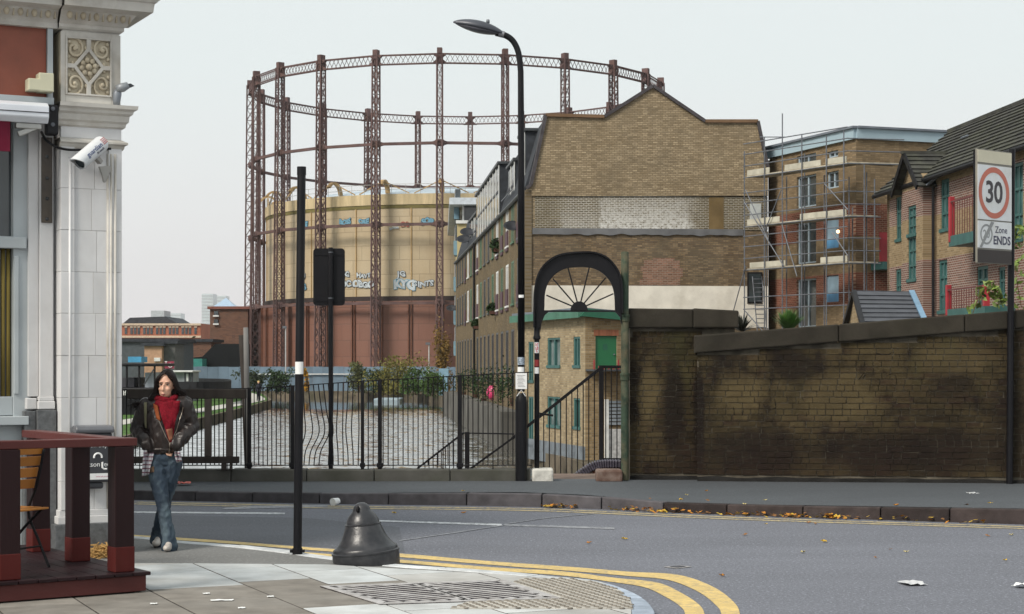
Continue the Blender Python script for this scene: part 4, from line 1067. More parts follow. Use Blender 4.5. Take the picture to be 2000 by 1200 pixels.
# old green post right of the arch
DG = DA+.03; gx = (1220.5-1000)/F*DG; gz = lambda py: CH-(py-HZ)/F*DG
gpm = mat('peeling_green_paint',(0.035,0.055,0.038),0.7,var=.4,scale=6,bump=.25,bscale=30,dirt=(0.17,0.13,0.08),dirt_amt=.8,dscale=3.5)
gpo = E('green_iron_post', (gx,DG,.14)); tag(gpo,'old green iron pipe post with peeling paint beside the brick pier','post')
MB().tube([(gx,DG,.13),(gx,DG,gz(494)),(gx,DG,gz(492))],[.055,.053,.045],16).build('shaft', gpm, gpo, auto=True)
for y_ in (622,737): MB().lathe([(.056,-.05),(.064,-.045),(.064,.02),(.07,.022),(.07,.05),(.056,.055)],16,(gx,DG,gz(y_))).build('socket_collar', gpm, gpo, auto=True)
# white painted stone blocks at the entrance
wbm = mat('whitewashed_stone',(0.55,0.54,0.50),0.85,var=.15,scale=8,dirt=(0.15,0.14,0.12),dirt_amt=.8,dscale=7,bump=.2,bscale=30)
wb_ = MB().box(ax_(1039),ax_(1080),DA-.22,DA+.12,.12,.312).build('entrance_block', wbm, bevel=.025); tag(wb_,'whitewashed stone block at the foot of the arch column','stone block')
rbm = mat('worn_brown_stone',(0.12,0.075,0.06),0.85,var=.25,scale=6,dirt=(0.35,0.33,0.3),dirt_amt=.5,dscale=3,bump=.2,bscale=30)
rb_ = MB().box(ax_(1163),ax_(1214),DA-.25,DA+.12,.12,.30).build('entrance_block', rbm, bevel=.03); tag(rb_,'brown stone block with worn pale end beside the green post','stone block')
# stair going down to the left behind the plinth
stm = mat('worn_stair_stone',(0.16,0.12,0.10),0.9,var=.3,scale=5)
stair = E('canal_stair', (ax_(1100),DA+.5,.0)); tag(stair,'stone stair going down from the arch towards the canal','stairs')
setting_z = .13
MB().box(ax_(1060),ax_(1216),25.25,26.5,-.2,.135).build('landing', stm, stair)
for k in range(12):
    x1 = ax_(1060)-.26*k; MB().box(x1-.27,x1-.002,25.45,26.5,-.4-.17*k,.135-.165*(k+1)).build('step', stm, stair, bevel=.01)
# curved blue-brick coping behind the gap
bcm = mat('blue_engineering_brick',(0.055,0.05,0.07),0.5,var=.3,scale=9,rand=.25)
cop = E('brick_coping', (ax_(1150),26.7,.1)); tag(cop,'rounded blue-brick coping on the wall behind the stair','coping')
DC = 26.7; cx2 = lambda px:(px-1000)/F*DC; cz2 = lambda py: CH-(py-HZ)/F*DC
path_ = [(1108,945),(1128,930),(1145,918),(1162,909),(1180,906),(1200,906),(1222,906)]
cp = catmull(path_,4)
for i in range(len(cp)-1):
    a = Vector((cx2(cp[i][0]),DC,cz2(cp[i][1]))); b = Vector((cx2(cp[i+1][0]),DC,cz2(cp[i+1][1])))
    MB().bar(a+(b-a)*.04,b-(b-a)*.04,.3,.12).build('coping_brick', bcm, cop, bevel=.03)
wl = MB().prism([(cx2(a),cz2(b)-.05) for a,b in cp]+[(cx2(1222),-1.8),(cx2(1108),-1.8)], lambda a,b,t:(a,t,b), DC-.11, DC+.11)
wl.build('wall', brick_mat('red_stair_brick',(0.16,0.07,0.05),(0.10,0.05,0.04),(0.2,0.17,0.14)), cop)
# stair railings
sr = E('stair_railing', (ax_(1130),26.85,0)); tag(sr,'black stair railing rising to the right behind the arch','railing')
DS = 26.9; sx = lambda px:(px-1000)/F*DS; sz = lambda py: CH-(py-HZ)/F*DS
def srail(a,b,w_=.045): MB().bar((sx(a[0]),DS,sz(a[1])),(sx(b[0]),DS,sz(b[1])),.045,w_).build('handrail', M['black_dull'], sr)
srail((1176,717),(1000,857)); srail((1176,717),(1222,717)); srail((1000,857),(905,926),.03)
srail((1174,898),(1108,943),.03); srail((1174,897),(1222,897),.03)
MB().box(sx(1170),sx(1179),DS-.03,DS+.03,sz(912),sz(714)).build('newel', M['black_dull'], sr)
q = 1062.0
while q < 1222:
    if abs(q-1174.5) > 6:
        yt = 717 if q > 1176 else 717+(1176-q)*140/176; ybm = 897 if q > 1174 else min(965,898+(1174-q)*.682)
        MB().tube([(sx(q),DS,sz(ybm)),(sx(q),DS,sz(yt))],.0095,6).build('bar', M['black_dull'], sr)
    q += 11.0
MB().bar((sx(1052),DS-.5,sz(806)),(sx(1079),DS-.5,sz(810)),.06,.03).build('handrail_end', M['black_dull'], sr)
s2 = E('lower_stair_railing', (P(900,900,28).x,28,-.3)); tag(s2,'black handrail sloping down to the left behind the bridge railing','railing')
D2 = 28.0; s2x = lambda px:(px-1000)/F*D2; s2z = lambda py: CH-(py-HZ)/F*D2
MB().bar((s2x(905),D2,s2z(846)),(s2x(812),D2,s2z(918)),.045,.03).build('handrail', M['black_dull'], s2)
MB().bar((s2x(905),D2,s2z(846)),(s2x(1004),D2,s2z(848)),.045,.02).build('handrail', M['black_dull'], s2)
MB().box(s2x(908),s2x(917),D2-.04,D2+.04,s2z(960),s2z(844)).build('newel', M['black_dull'], s2)
for k in range(10):
    q = 830+k*8; MB().tube([(s2x(q),D2,s2z(960)),(s2x(q),D2,s2z(846+(905-q)*.774))],.008,6).build('bar', M['black_dull'], s2)

# ---- 30 / zone ends sign on the right
rc = G(1967,945,.14); S3 = E('speed_limit_sign', (rc.x,rc.y-.12,.14)); tag(S3,'boxed 30 zone ends road sign on a black post by the wall','sign')
D3 = rc.y-.12; z3 = lambda y: CH-(y-HZ)/F*D3
MB().tube([(rc.x,D3,.13),(rc.x+.03,D3,z3(292))],.045,14).build('post', M['black'], S3, auto=True)
sdir = Vector((.77,.64,0)).normalized(); nrm = Vector((sdir.y,-sdir.x,0)); 
pr_ = Vector((rc.x+.02,D3,0))+nrm*.05-sdir*.13
WS = .76
D3l = (pr_-sdir*WS).y
zt3 = CH+(HZ-291)/F*D3l; zb3 = CH+(HZ-514)/F*D3l
def sbox(name, s0,s1,z0_,z1_,t0,t1,m,par=None,bev=0):
    mb = MB(); mb.prism([(s0,z0_),(s1,z0_),(s1,z1_),(s0,z1_)], lambda a,b,t: pr_-sdir*WS+sdir*a+nrm*t+Vector((0,0,b)), t0,t1); return mb.build(name,m,par or S3,bevel=bev)
sbox('sign_box',0,WS,zb3,zt3,.015,.05,mat('sign_box_edge',(0.20,0.19,0.16),.5),bev=.006); sbox('sign_back',.02,WS,zb3+.02,zt3-.02,-.03,.0145,M['black'])
cr = mat('cream_sign_header',(0.62,0.58,0.44),0.5,var=.08)
sf = mat('white_sign_face',(0.72,0.74,0.75),0.4,var=.06,scale=4,dirt=(0.55,0.52,0.42),dirt_amt=.5,dscale=3)
hh3 = zt3-zb3
sbox('header',.006,WS-.006,zb3+hh3*.885,zt3-.012,.05,.054,cr)
f1 = sbox('limit_face',.006,WS-.008,zb3+hh3*.385,zb3+hh3*.865,.05,.055,sf)
f2 = sbox('zone_face',.006,WS-.008,zb3+hh3*.135,zb3+hh3*.372,.05,.055,sf)
sbox('lower_panel',.004,WS-.004,zb3+.01,zb3+hh3*.12,.05,.053,mat('dark_brown_panel',(0.03,0.022,0.02),.5))
def sgn(u_, v_, t=.0565): return pr_-sdir*WS+sdir*u_+nrm*t+Vector((0,0,v_))
def smat(u_,v_,t=.056): return frame(sgn(u_,v_,t), sdir, (0,0,1))
cu_, cv_ = WS*.47, zb3+hh3*.625
rg = MB(); K = 36; ro, ri = .34, .268
vs = [sgn(cu_+r*cos(2*pi*k/K),cv_+r*sin(2*pi*k/K),.0575) for r in (ro,ri) for k in range(K)]
rg.add(vs,[(k,(k+1)%K,K+(k+1)%K,K+k) for k in range(K)]); rg.build('red_ring', mat('sign_red',(0.52,0.15,0.10),.5,var=.08), f1, fix=False)
place('numerals', text_mesh('30',.40,mat('sign_black',(0.045,0.04,0.045),.5),.001,.008,space=.95), smat(cu_,cv_-.005), f1)
zg = mat('sign_grey',(0.27,0.28,0.28),.5)
rg = MB(); c2u, c2v = WS*.25, zb3+hh3*.255
vs = [sgn(c2u+r*cos(2*pi*k/K),c2v+r*sin(2*pi*k/K),.0565) for r in (.135,.108) for k in range(K)]
rg.add(vs,[(k,(k+1)%K,K+(k+1)%K,K+k) for k in range(K)]); rg.build('grey_ring', zg, f2, fix=False)
place('numerals', text_mesh('20',.15,zg,.0008,.002), smat(c2u,c2v,.0562), f2)
bar3 = MB(); bar3.prism([(c2u-.15,c2v-.17),(c2u-.10,c2v-.175),(c2u+.17,c2v+.165),(c2u+.10,c2v+.172)], lambda a,b,t: sgn(a,b,t), .0575,.0585); bar3.build('cancel_bar', zg, f2)
dkp = mat('sign_navy',(0.05,0.05,0.09),.5)
place('lettering', text_mesh('Zone',.125,dkp,.0008,.001), smat(WS*.68,zb3+hh3*.30), f2)
place('lettering', text_mesh('ENDS',.155,dkp,.0008,.004), smat(WS*.70,zb3+hh3*.205), f2)
for z_ in (zb3+.12,zt3-.1): MB().bar(Vector((rc.x+.02,D3,z_)),pr_-sdir*.1+Vector((0,0,z_))-nrm*.03,.05,.04).build('clamp', M['black_dull'], S3)

# ================================================================== BRICK WALL ON THE RIGHT
W0 = G(1362,939.5,.14); W1 = G(2130,946.5,.14)
wd = (W1-W0); wd.z = 0; WLn = wd.length; wd.normalize(); wn = Vector((wd.y,-wd.x,0))
bwm, nt, b = new_mat('old_wall_brick'); v = wpos(nt)
oi = nt.nodes.new('ShaderNodeObjectInfo'); rmp = nt.nodes.new('ShaderNodeValToRGB')
els = rmp.color_ramp.elements; els[0].position = 0; els[0].color = (0.026,0.019,0.012,1); els[1].position = 1; els[1].color = (0.092,0.070,0.036,1)
for p_, c in ((.25,(0.036,0.028,0.017,1)),(.5,(0.054,0.041,0.022,1)),(.75,(0.040,0.026,0.018,1)),(.88,(0.034,0.025,0.018,1))):
    e = els.new(p_); e.color = c
vb = nt.nodes.new('ShaderNodeTexWhiteNoise'); vb.noise_dimensions = '3D'
mpn = nt.nodes.new('ShaderNodeVectorMath'); mpn.operation = 'SNAP'; mpn.inputs[1].default_value = (0.235,0.5,0.083); nt.links.new(v, mpn.inputs[0]); nt.links.new(mpn.outputs[0], vb.inputs['Vector'])
mixr = mathn(nt,'ADD', mathn(nt,'MULTIPLY',oi.outputs['Random'],0.5), mathn(nt,'MULTIPLY',vb.outputs['Value'],0.5))
nt.links.new(mixr, rmp.inputs[0])
c = mixc(nt, noise(nt,v,18,5), mixc(nt,1.0,rmp.outputs[0],(0.6,0.6,0.6),'MULTIPLY'), rmp.outputs[0])
c = mixc(nt, mathn(nt,'MULTIPLY',noise(nt,v,0.75,6,0.65,0.46,0.60),0.5), c, (0.095,0.073,0.036))          # cleaner ochre areas
ln = noise(nt,wpos(nt,(1.0,1.0,.55)),1.0,7,0.72,0.50,0.58)
c = mixc(nt, mathn(nt,'MULTIPLY',ln,0.86), c, (0.013,0.010,0.009))                 # soot patches
c = mixc(nt, mathn(nt,'MULTIPLY',noise(nt,wpos(nt,(1.2,1,.35)),1.7,5,0.6,0.52,0.66),0.55), c, (0.045,0.044,0.020)) # lichen streaks
sz_ = nt.nodes.new('ShaderNodeSeparateXYZ'); nt.links.new(v, sz_.inputs[0])
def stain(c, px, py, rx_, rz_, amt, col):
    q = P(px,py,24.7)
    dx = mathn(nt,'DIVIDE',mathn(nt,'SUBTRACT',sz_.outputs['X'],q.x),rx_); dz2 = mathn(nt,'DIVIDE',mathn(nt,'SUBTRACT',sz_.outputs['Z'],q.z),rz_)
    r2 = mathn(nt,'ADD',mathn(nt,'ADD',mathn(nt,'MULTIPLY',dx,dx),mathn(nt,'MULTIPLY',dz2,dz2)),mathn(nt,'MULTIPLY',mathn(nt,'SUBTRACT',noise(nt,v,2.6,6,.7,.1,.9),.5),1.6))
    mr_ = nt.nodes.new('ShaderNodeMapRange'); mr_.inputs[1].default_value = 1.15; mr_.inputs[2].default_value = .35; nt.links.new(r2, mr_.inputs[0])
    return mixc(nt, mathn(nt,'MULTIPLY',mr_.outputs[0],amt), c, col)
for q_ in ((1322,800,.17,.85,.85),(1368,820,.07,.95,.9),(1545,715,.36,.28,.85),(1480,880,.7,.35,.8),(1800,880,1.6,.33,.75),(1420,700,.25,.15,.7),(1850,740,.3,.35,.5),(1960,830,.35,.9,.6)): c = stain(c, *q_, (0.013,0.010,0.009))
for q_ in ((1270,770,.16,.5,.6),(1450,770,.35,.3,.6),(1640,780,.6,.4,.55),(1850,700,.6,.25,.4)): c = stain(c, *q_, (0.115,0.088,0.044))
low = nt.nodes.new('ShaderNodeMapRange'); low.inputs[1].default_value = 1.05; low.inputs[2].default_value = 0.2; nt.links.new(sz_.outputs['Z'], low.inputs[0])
c = mixc(nt, mathn(nt,'MULTIPLY',mathn(nt,'MULTIPLY',low.outputs[0],noise(nt,v,1.4,5,.65,.3,.6)),0.85), c, (0.022,0.014,0.011))  # bricks get darker towards the bottom
nt.links.new(c, b.inputs['Base Color']); b.inputs['Roughness'].default_value = .88; b.inputs['Specular IOR Level'].default_value = .08
bumpy(nt,b,noise(nt,v,45,5,.7,0,1),.5,.01)
mortar = mat('wall_mortar',(0.10,0.088,0.068),0.95,var=.5,scale=4,bump=.3,bscale=60,dirt=(0.020,0.016,0.013),dirt_amt=1.0,dscale=1.6)
copm = mat('dark_coping_stone',(0.032,0.028,0.022),0.85,var=.3,scale=3,bump=.25,bscale=25,dirt=(0.03,0.028,0.02),dirt_amt=.7,dscale=2,rand=.1)
CH_ = .083
random.seed(5)
bk_mesh = {}
def brick_me(L, k):
    key = (round(L,3),k)
    if key not in bk_mesh:
        rr = random.Random(hash(key)%9999); j = lambda: rr.uniform(-.003,.003)
        m_ = MB().box(0,L,-.012+j(),.05,0,.072)
        m_.v = [(x+j()*(1 if y<0 else 0),y+(j() if y<0 else 0),z+j()*(1 if y<0 else 0)) for x,y,z in m_.v]
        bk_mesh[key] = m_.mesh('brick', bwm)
    return bk_mesh[key]
def brick_face(par, length, ztop, z0_=0.0, flip=0):
    """lay brick pieces on the front (local y=0) of a wall; returns list of (x,z,L)"""
    lay = []; r = 0; z = z0_
    while True:
        if z+.07 > max(ztop(0),ztop(length)): break
        head = (r%4 == 2) or (r%9 == 5); x = -random.uniform(0,.1)
        while x < length:
            L = .102 if (head and random.random()<.85) or random.random()<.12 else .215
            xa = max(0,x); xb = min(length,x+L)
            if xb-xa > .04 and z+.072 < ztop((xa+xb)/2): lay.append((xa,z,xb-xa))
            x += L+.011
        z += CH_; r += 1
    return lay
def emit(par, lay, length):
    lay = sorted(lay, key=lambda b: -b[2]*(1+.0*b[0]))
    vis = [b for b in lay if b[2] > .19]
    step = set()
    single = vis[:300] if len(vis) >= 300 else (vis+[b for b in lay if b[2] <= .19])[:300]
    ss = set(single)
    for (x,z,L) in single: 
        o = inst('brick', brick_me(L if L not in (.215,.102) else L, int(x*37+z*91)%5), par, (x,random.uniform(-.004,.004),z))
    rest = MB()
    for (x,z,L) in lay:
        if (x,z,L) in ss: continue
        y = random.uniform(-.005,.004)-.012; rest.box(x,x+L,y,.05,z,z+.072)
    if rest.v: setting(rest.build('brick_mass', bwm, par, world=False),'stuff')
rzw = atan2(wd.y,wd.x)
wall = E('brick_wall', (W0.x,W0.y,.14), rzw); tag(wall,'long dark yellow-brick wall with rising stone coping and scratched graffiti','wall')
zt_a = CH+(HZ-690)/F*W0.y-.14; zt_b = zt_a+( (CH+(HZ-630)/F*24.2-.14)-zt_a)*WLn/5.35
ztop = lambda x: zt_a+(zt_b-zt_a)*x/WLn
MB().prism([(0,-.1),(WLn,-.1),(WLn,ztop(WLn)),(0,ztop(0))], lambda a,b_,t:(a,t,b_), .0,.34).build('core', mortar, wall, world=False)
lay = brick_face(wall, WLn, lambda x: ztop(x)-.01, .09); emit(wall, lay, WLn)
MB().prism([(0,-.05)]+[(x,.055+.03*mnoise.noise(Vector((x*2.3,1,0)))) for x in np.linspace(0,WLn,40)]+[(WLn,-.05)], lambda a,b_,t:(a,t,b_), -.035,.01).build('footing', mat('tarry_footing',(0.02,0.019,0.018),.9,var=.4,bump=.4,bscale=30), wall, world=False)
x = -.05; k = 0
while x < WLn:
    L = random.uniform(1.5,2.1); x2 = min(WLn,x+L); ch = .245
    MB().prism([(x+.003,ztop(x)),(x2-.003,ztop(x2)),(x2-.003,ztop(x2)+ch),(x+.003,ztop(x)+ch)], lambda a,b_,t:(a,t,b_), -.075,.42).build('coping_stone', copm, wall, world=False, bevel=.02)
    x = x2
# scratched tag lines: shallow dark scratches
gs = mat('scratched_dark_line',(0.016,0.013,0.010),.9,var=.8,scale=30)
def wl_pt(px,py):
    a = (px-1000)/F; t = (a*W0.y-W0.x)/(wd.x-a*wd.y); D = W0.y+wd.y*t; return (t, -.0205, CH+(HZ-py)/F*D-.14)
strokes = [[(1450,780),(1452,805),(1445,818),(1436,812),(1432,795)],[(1500,770),(1507,745),(1498,735),(1512,725),(1492,718),(1478,716)],[(1490,790),(1500,800),(1515,795),(1508,770)],
 [(1552,812),(1560,785),(1568,778),(1574,800),(1576,816)],[(1500,706),(1530,708),(1560,704),(1590,712)],[(1650,700),(1680,712),(1690,728),(1684,740)],[(1645,728),(1655,742),(1640,757)],
 [(1640,805),(1660,775),(1675,745),(1690,725)],[(1705,690),(1735,692),(1748,685)],[(1710,690),(1718,715),(1705,735)],[(1755,690),(1762,712),(1770,700)],[(1755,780),(1775,779),(1790,786),(1812,778),(1818,790),(1805,794)],
 [(1840,792),(1860,800),(1872,812)],[(1882,800),(1890,782)],[(1840,810),(1848,800),(1850,818)],[(1800,692),(1822,690)],[(1850,740),(1875,735),(1900,745),(1905,758)],[(1800,822),(1842,820)],
 [(1530,700),(1545,708),(1552,722)],[(1732,735),(1745,730),(1752,745),(1740,752)],[(1895,775),(1912,774)]]
sm_ = MB()
for s_ in strokes:
    pp = catmull([wl_pt(*q) for q in s_],4); sm_.tube([(q[0]+random.uniform(-.006,.006),q[1]+.012,q[2]+random.uniform(-.006,.006)) for q in pp],[random.choice((.002,.0045,.0065)) for _ in pp],5)
sm_.build('graffiti_scratch', gs, wall, world=False)
# pier at the left end
P0 = G(1231,938,.14)+Vector((0,.10,0)); pwid = (1372-1231)/F*P0.y
pier = E('brick_pier', (P0.x,P0.y,.14), 0.0); tag(pier,'dark brick pier with thick stone cap between the green post and the long wall','pier')
zp = CH+(HZ-641)/F*P0.y-.14; PLn = (1436-1231)/F*P0.y
MB().box(0,PLn,0,.5,-.1,zp).build('core', mortar, pier, world=False)
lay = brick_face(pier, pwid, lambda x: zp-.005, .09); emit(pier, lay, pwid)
xs_ = [-.03, PLn*.60, PLn+.05]
for a, b2_ in zip(xs_[:-1],xs_[1:]):
    MB().prism([(a,zp),(b2_-.005,zp),(b2_-.005,zp+.262-(.02 if a>0 else 0)),(a,zp+.275)], lambda p_,q_,t:(p_,t,q_), -.09,.58).build('cap_stone', copm, pier, world=False, bevel=.02)
MB().prism([(0,-.05)]+[(x,.055+.03*mnoise.noise(Vector((x*2.3,5,0)))) for x in np.linspace(0,pwid,12)]+[(pwid,-.05)], lambda a,b_,t:(a,t,b_), -.035,.01).build('footing', mat('tarry_footing_b',(0.02,0.019,0.018),.9,var=.4,bump=.4,bscale=30), pier, world=False)
# vertical dark streak where the pier meets the wall lies in the brick colour
# ================================================================== GASHOLDER
GD = 242.0; GR = GD*.114; gcx = (892-1000)/F*GD; NP = 22; PH = .85
M['iron'] = mat('red_brown_iron',(0.105,0.066,0.064),0.75,var=.3,scale=.6,dirt=(0.16,0.09,0.06),dirt_amt=.5,dscale=.5)
gh = E('gasholder', (gcx,GD,ZG)); tag(gh,'huge round gasholder with lattice iron guide frame and yellow and rust-red tank','gasholder')
zr = lambda y,D: CH+(HZ-y)/F*D
Z1, Z2, Z3 = 8.9, 18.35, 28.05
ZT0, ZT1, ZTOP = 37.6, 38.7, 39.3
def gp_(th, r, z): return Vector((gcx+r*sin(th), GD-r*cos(th), z))
ths = [(k+PH)*2*pi/NP for k in range(NP)]
for th in ths:
    mb = MB(); rad_ = Vector((sin(th),-cos(th),0)); tan_ = Vector((cos(th),sin(th),0))
    npan = 26; z0_, z1_ = ZG, ZT1
    def cor(z):
        t = (z-z0_)/(z1_-z0_); dr = 1.25*(1-t)+.85*t; w_ = .36*(1-t)+.31*t; base = gp_(th, GR-.4, z)
        return [base-tan_*w_, base+tan_*w_, base+tan_*w_+rad_*dr, base-tan_*w_+rad_*dr]
    zsn = np.linspace(z0_,z1_,npan+1)
    for i in range(4): mb.bar(cor(z0_)[i], cor(z1_)[i], .15,.15)
    for a,b in zip(zsn[:-1],zsn[1:]):
        ca_, cb_ = cor(a), cor(b)
        for i in range(4):
            j = (i+1)%4; mb.bar(ca_[i],cb_[j],.055); mb.bar(ca_[j],cb_[i],.055); mb.bar(cb_[i],cb_[j],.05)
    # solid inner web seen as a dark strip
    mid0, mid1 = (cor(z0_)[0]+cor(z0_)[1])/2, (cor(z1_)[0]+cor(z1_)[1])/2
    mb.bar(mid0,mid1,.16,.05)
    col = mb.build('column', M['iron'], gh, fix=False)
    cp_ = MB(); b0_ = gp_(th,GR,ZT1)
    cp_.obox(gp_(th,GR,ZTOP-.45), tan_*.30, rad_*.42, Vector((0,0,.55)))
    cp_.prism([(-.95,ZT1+.05),(-.35,(ZT0+ZT1)/2+.1),(-.35,(ZT0+ZT1)/2-.1),(-1.0,ZT0-.1),(1.0,ZT0-.1),(.35,(ZT0+ZT1)/2-.1),(.35,(ZT0+ZT1)/2+.1),(.95,ZT1+.05)],
              lambda a,z,t: gp_(th,GR,z)+tan_*a+rad_*t, -.2,.25)
    cp_.build('cap', M['iron'], col)
    for zz in (Z1,Z2,Z3): MB().obox(gp_(th,GR,zz), tan_*.62, rad_*.30, Vector((0,0,.42))).build('gusset', M['iron'], col, bevel=.25)
for k in range(NP):
    a, b = ths[k], ths[(k+1)%NP]
    for zz in (Z1,Z2,Z3):
        pa_, pb_ = gp_(a,GR,zz), gp_(b,GR,zz); mb = MB(); d = pb_-pa_
        mb.bar(pa_,pb_,.34,.34)
        for s_ in (0,1):
            q0 = pa_+d*(.02 if s_==0 else .98); q1 = pa_+d*(.12 if s_==0 else .88); mb.bar(q0+Vector((0,0,-.25)),q1+Vector((0,0,-.05)),.3,.22); mb.bar(q0+Vector((0,0,.25)),q1+Vector((0,0,.05)),.3,.22)
        mb.build('ring_girder', M['iron'], gh, fix=False)
    mb = MB(); n = 13
    for off in (-.25,.25):
        pa0, pb0 = gp_(a,GR+off,ZT0), gp_(b,GR+off,ZT0); up = Vector((0,0,ZT1-ZT0))
        mb.bar(pa0,pb0,.12,.12); mb.bar(pa0+up,pb0+up,.12,.12)
        for i in range(n):
            q0, q1 = pa0.lerp(pb0,i/n), pa0.lerp(pb0,(i+1)/n)
            if off < 0: mb.bar(q0,q1+up,.05)
            else: mb.bar(q1,q0+up,.05)
    mb.build('top_truss', M['iron'], gh, fix=False)
# tank lifts
def plate_mat(name, col, seam, nseg, rowh, streak):
    m, nt, b = new_mat(name); v = ocoord(nt); s_ = nt.nodes.new('ShaderNodeSeparateXYZ'); nt.links.new(v,s_.inputs[0])
    at = mathn(nt,'ARCTAN2',s_.outputs[0],s_.outputs[1]); u = mathn(nt,'MULTIPLY',at,nseg/(2*pi)); w_ = mathn(nt,'DIVIDE',s_.outputs[2],rowh)
    row_ = mathn(nt,'FLOOR',w_,0); u2 = mathn(nt,'ADD',u,mathn(nt,'MULTIPLY',row_,.5))
    fu = mathn(nt,'FRACT',u2,0); fw = mathn(nt,'FRACT',w_,0)
    su = mathn(nt,'GREATER_THAN',fu,.972); sw = mathn(nt,'GREATER_THAN',fw,.955); se = mathn(nt,'MAXIMUM',su,sw)
    wn_ = nt.nodes.new('ShaderNodeTexWhiteNoise'); wn_.noise_dimensions='2D'; cb = nt.nodes.new('ShaderNodeCombineXYZ')
    nt.links.new(mathn(nt,'FLOOR',u2,0),cb.inputs[0]); nt.links.new(row_,cb.inputs[1]); nt.links.new(cb.outputs[0],wn_.inputs['Vector'])
    c = mixc(nt, wn_.outputs['Value'], sc3(col,.93), sc3(col,1.06))
    mp = nt.nodes.new('ShaderNodeMapping'); mp.inputs['Scale'].default_value=(1,1,.08); nt.links.new(v,mp.inputs['Vector'])
    c = mixc(nt, mathn(nt,'MULTIPLY',noise(nt,mp.outputs[0],.8,6,.65,.45,.75),.45), c, streak)
    c = mixc(nt, mathn(nt,'MULTIPLY',noise(nt,v,.25,5,.6,.4,.75),.4), c, sc3(streak,1.1))
    c = mixc(nt, mathn(nt,'MULTIPLY',se,.6), c, seam)
    nt.links.new(c,b.inputs['Base Color']); b.inputs['Roughness'].default_value=.55
    bumpy(nt,b,mathn(nt,'SUBTRACT',1.0,se),.4,.05); return m
M['tank_y'] = plate_mat('ochre_tank_plates',(0.43,0.35,0.23),(0.22,0.17,0.10),64,1.75,(0.30,0.215,0.115))
M['tank_r'] = plate_mat('rust_red_tank_plates',(0.19,0.088,0.06),(0.10,0.048,0.034),64,2.0,(0.15,0.06,0.04))
RT = GR*.925; RL = GR*.945; NS = 96
ZYT, ZYB = 22.2, 9.7
def cyl(r, z0_, z1_, n=NS):
    mb = MB(); vs = [gp_(2*pi*i/n,r,z) for z in (z0_,z1_) for i in range(n)]; mb.add(vs,[(i,(i+1)%n,n+(i+1)%n,n+i) for i in range(n)]); return mb
up_ = cyl(RT,ZYB,ZYT-1.3).build('upper_lift', M['tank_y'], gh, smooth=True)
cyl(RT+.12,ZYT-1.3,ZYT).build('rim_band', mat('ochre_rim',(0.50,0.40,0.235),.6,dirt=(0.22,0.17,0.08),dirt_amt=.8,dscale=.35,stretch=(1,1,.15)), up_, smooth=True)
cyl(RT+.05,ZYT-1.75,ZYT-1.3).build('weathered_band', mat('mossy_ochre_band',(0.13,0.11,0.04),.8,var=.5,scale=.5), up_, smooth=True)
cyl(RT+.25,ZYB-.55,ZYB+.1).build('cup_band', mat('black_cup_band',(0.04,0.03,0.028),.7), up_, smooth=True)
lo_ = cyl(RL,ZG,ZYB-.5).build('lower_lift', M['tank_r'], gh, smooth=True)
sh_ = MB(); vs=[]; nn=NS
vs = [gp_(2*pi*i/nn,r,z) for r,z in ((RL,ZYB-.5),(RT,ZYB-.45)) for i in range(nn)]; sh_.add(vs,[(i,(i+1)%nn,nn+(i+1)%nn,nn+i) for i in range(nn)]); sh_.build('lift_shoulder', M['tank_r'], lo_)
rb_m = mat('tank_rib_iron',(0.15,0.065,0.04),.7)
for k in range(NP*2):
    th = ths[0]+k*pi/NP; t_ = Vector((cos(th),sin(th),0)); r__ = Vector((sin(th),-cos(th),0))
    if cos(th) < -.2: continue
    mb = MB(); 
    for o_ in (-.18,.18): mb.obox(gp_(th,RL+.1,(ZG+ZYB-.5)/2)+t_*o_, t_*.05, r__*.12, Vector((0,0,(ZYB-.5-ZG)/2)))
    mb.build('guide_rail', rb_m, lo_, fix=False)
    if k%2: MB().obox(gp_(th,RT+.04,(ZYT-1.7+ZYB)/2), t_*.06, r__*.06, Vector((0,0,(ZYT-1.7-ZYB)/2))).build('guide_rail', mat('ochre_rail',(0.36,0.24,0.10),.6) if k==1 else bpy.data.materials['ochre_rail'], up_, fix=False)
dome = MB(); pr = [(RT*.985,ZYT-.2),(RT*.9,ZYT+.55),(RT*.75,ZYT+1.25),(RT*.5,ZYT+1.95),(RT*.25,ZYT+2.3),(.01,ZYT+2.45)]
vs = [gp_(2*pi*i/NS,r,z) for r,z in pr for i in range(NS)]
dome.add(vs,[(j*NS+i,j*NS+(i+1)%NS,(j+1)*NS+(i+1)%NS,(j+1)*NS+i) for j in range(len(pr)-1) for i in range(NS)])
dome.build('crown', mat('pale_blue_crown',(0.42,0.50,0.56),.4,var=.12,scale=.3), gh, smooth=True)
gy = mat('ochre_bracket',(0.40,0.26,0.11),.6)
for th in ths:
    r__ = Vector((sin(th),-cos(th),0)); t_ = Vector((cos(th),sin(th),0)); mb = MB()
    arc = [gp_(th,RT-1.6+2.6*(1-cos(a))/2*1.0,ZYT+1.7*sin(a)) for a in np.linspace(.15,pi*.78,9)]
    for p,q in zip(arc[:-1],arc[1:]): mb.bar(p,q,.25,.55,t_)
    mb.build('guide_carriage', gy, gh, fix=False)
    mb = MB()
    for s_ in (-1,1): mb.bar(gp_(th+.004*s_,RT-.2,ZYT+1.6),gp_(th+s_*.13,RT-.2,ZYT+.1),.16,.12)
    mb.build('carriage_strut', gy, gh, fix=False)
hr = MB(); nh = 88
for i in range(nh):
    a, b = 2*pi*i/nh, 2*pi*(i+1)/nh; hr.bar(gp_(a,RT-.1,ZYT),gp_(a,RT-.1,ZYT+1.2),.05)
    for z_ in (.6,1.2): hr.bar(gp_(a,RT-.1,ZYT+z_),gp_(b,RT-.1,ZYT+z_),.05)
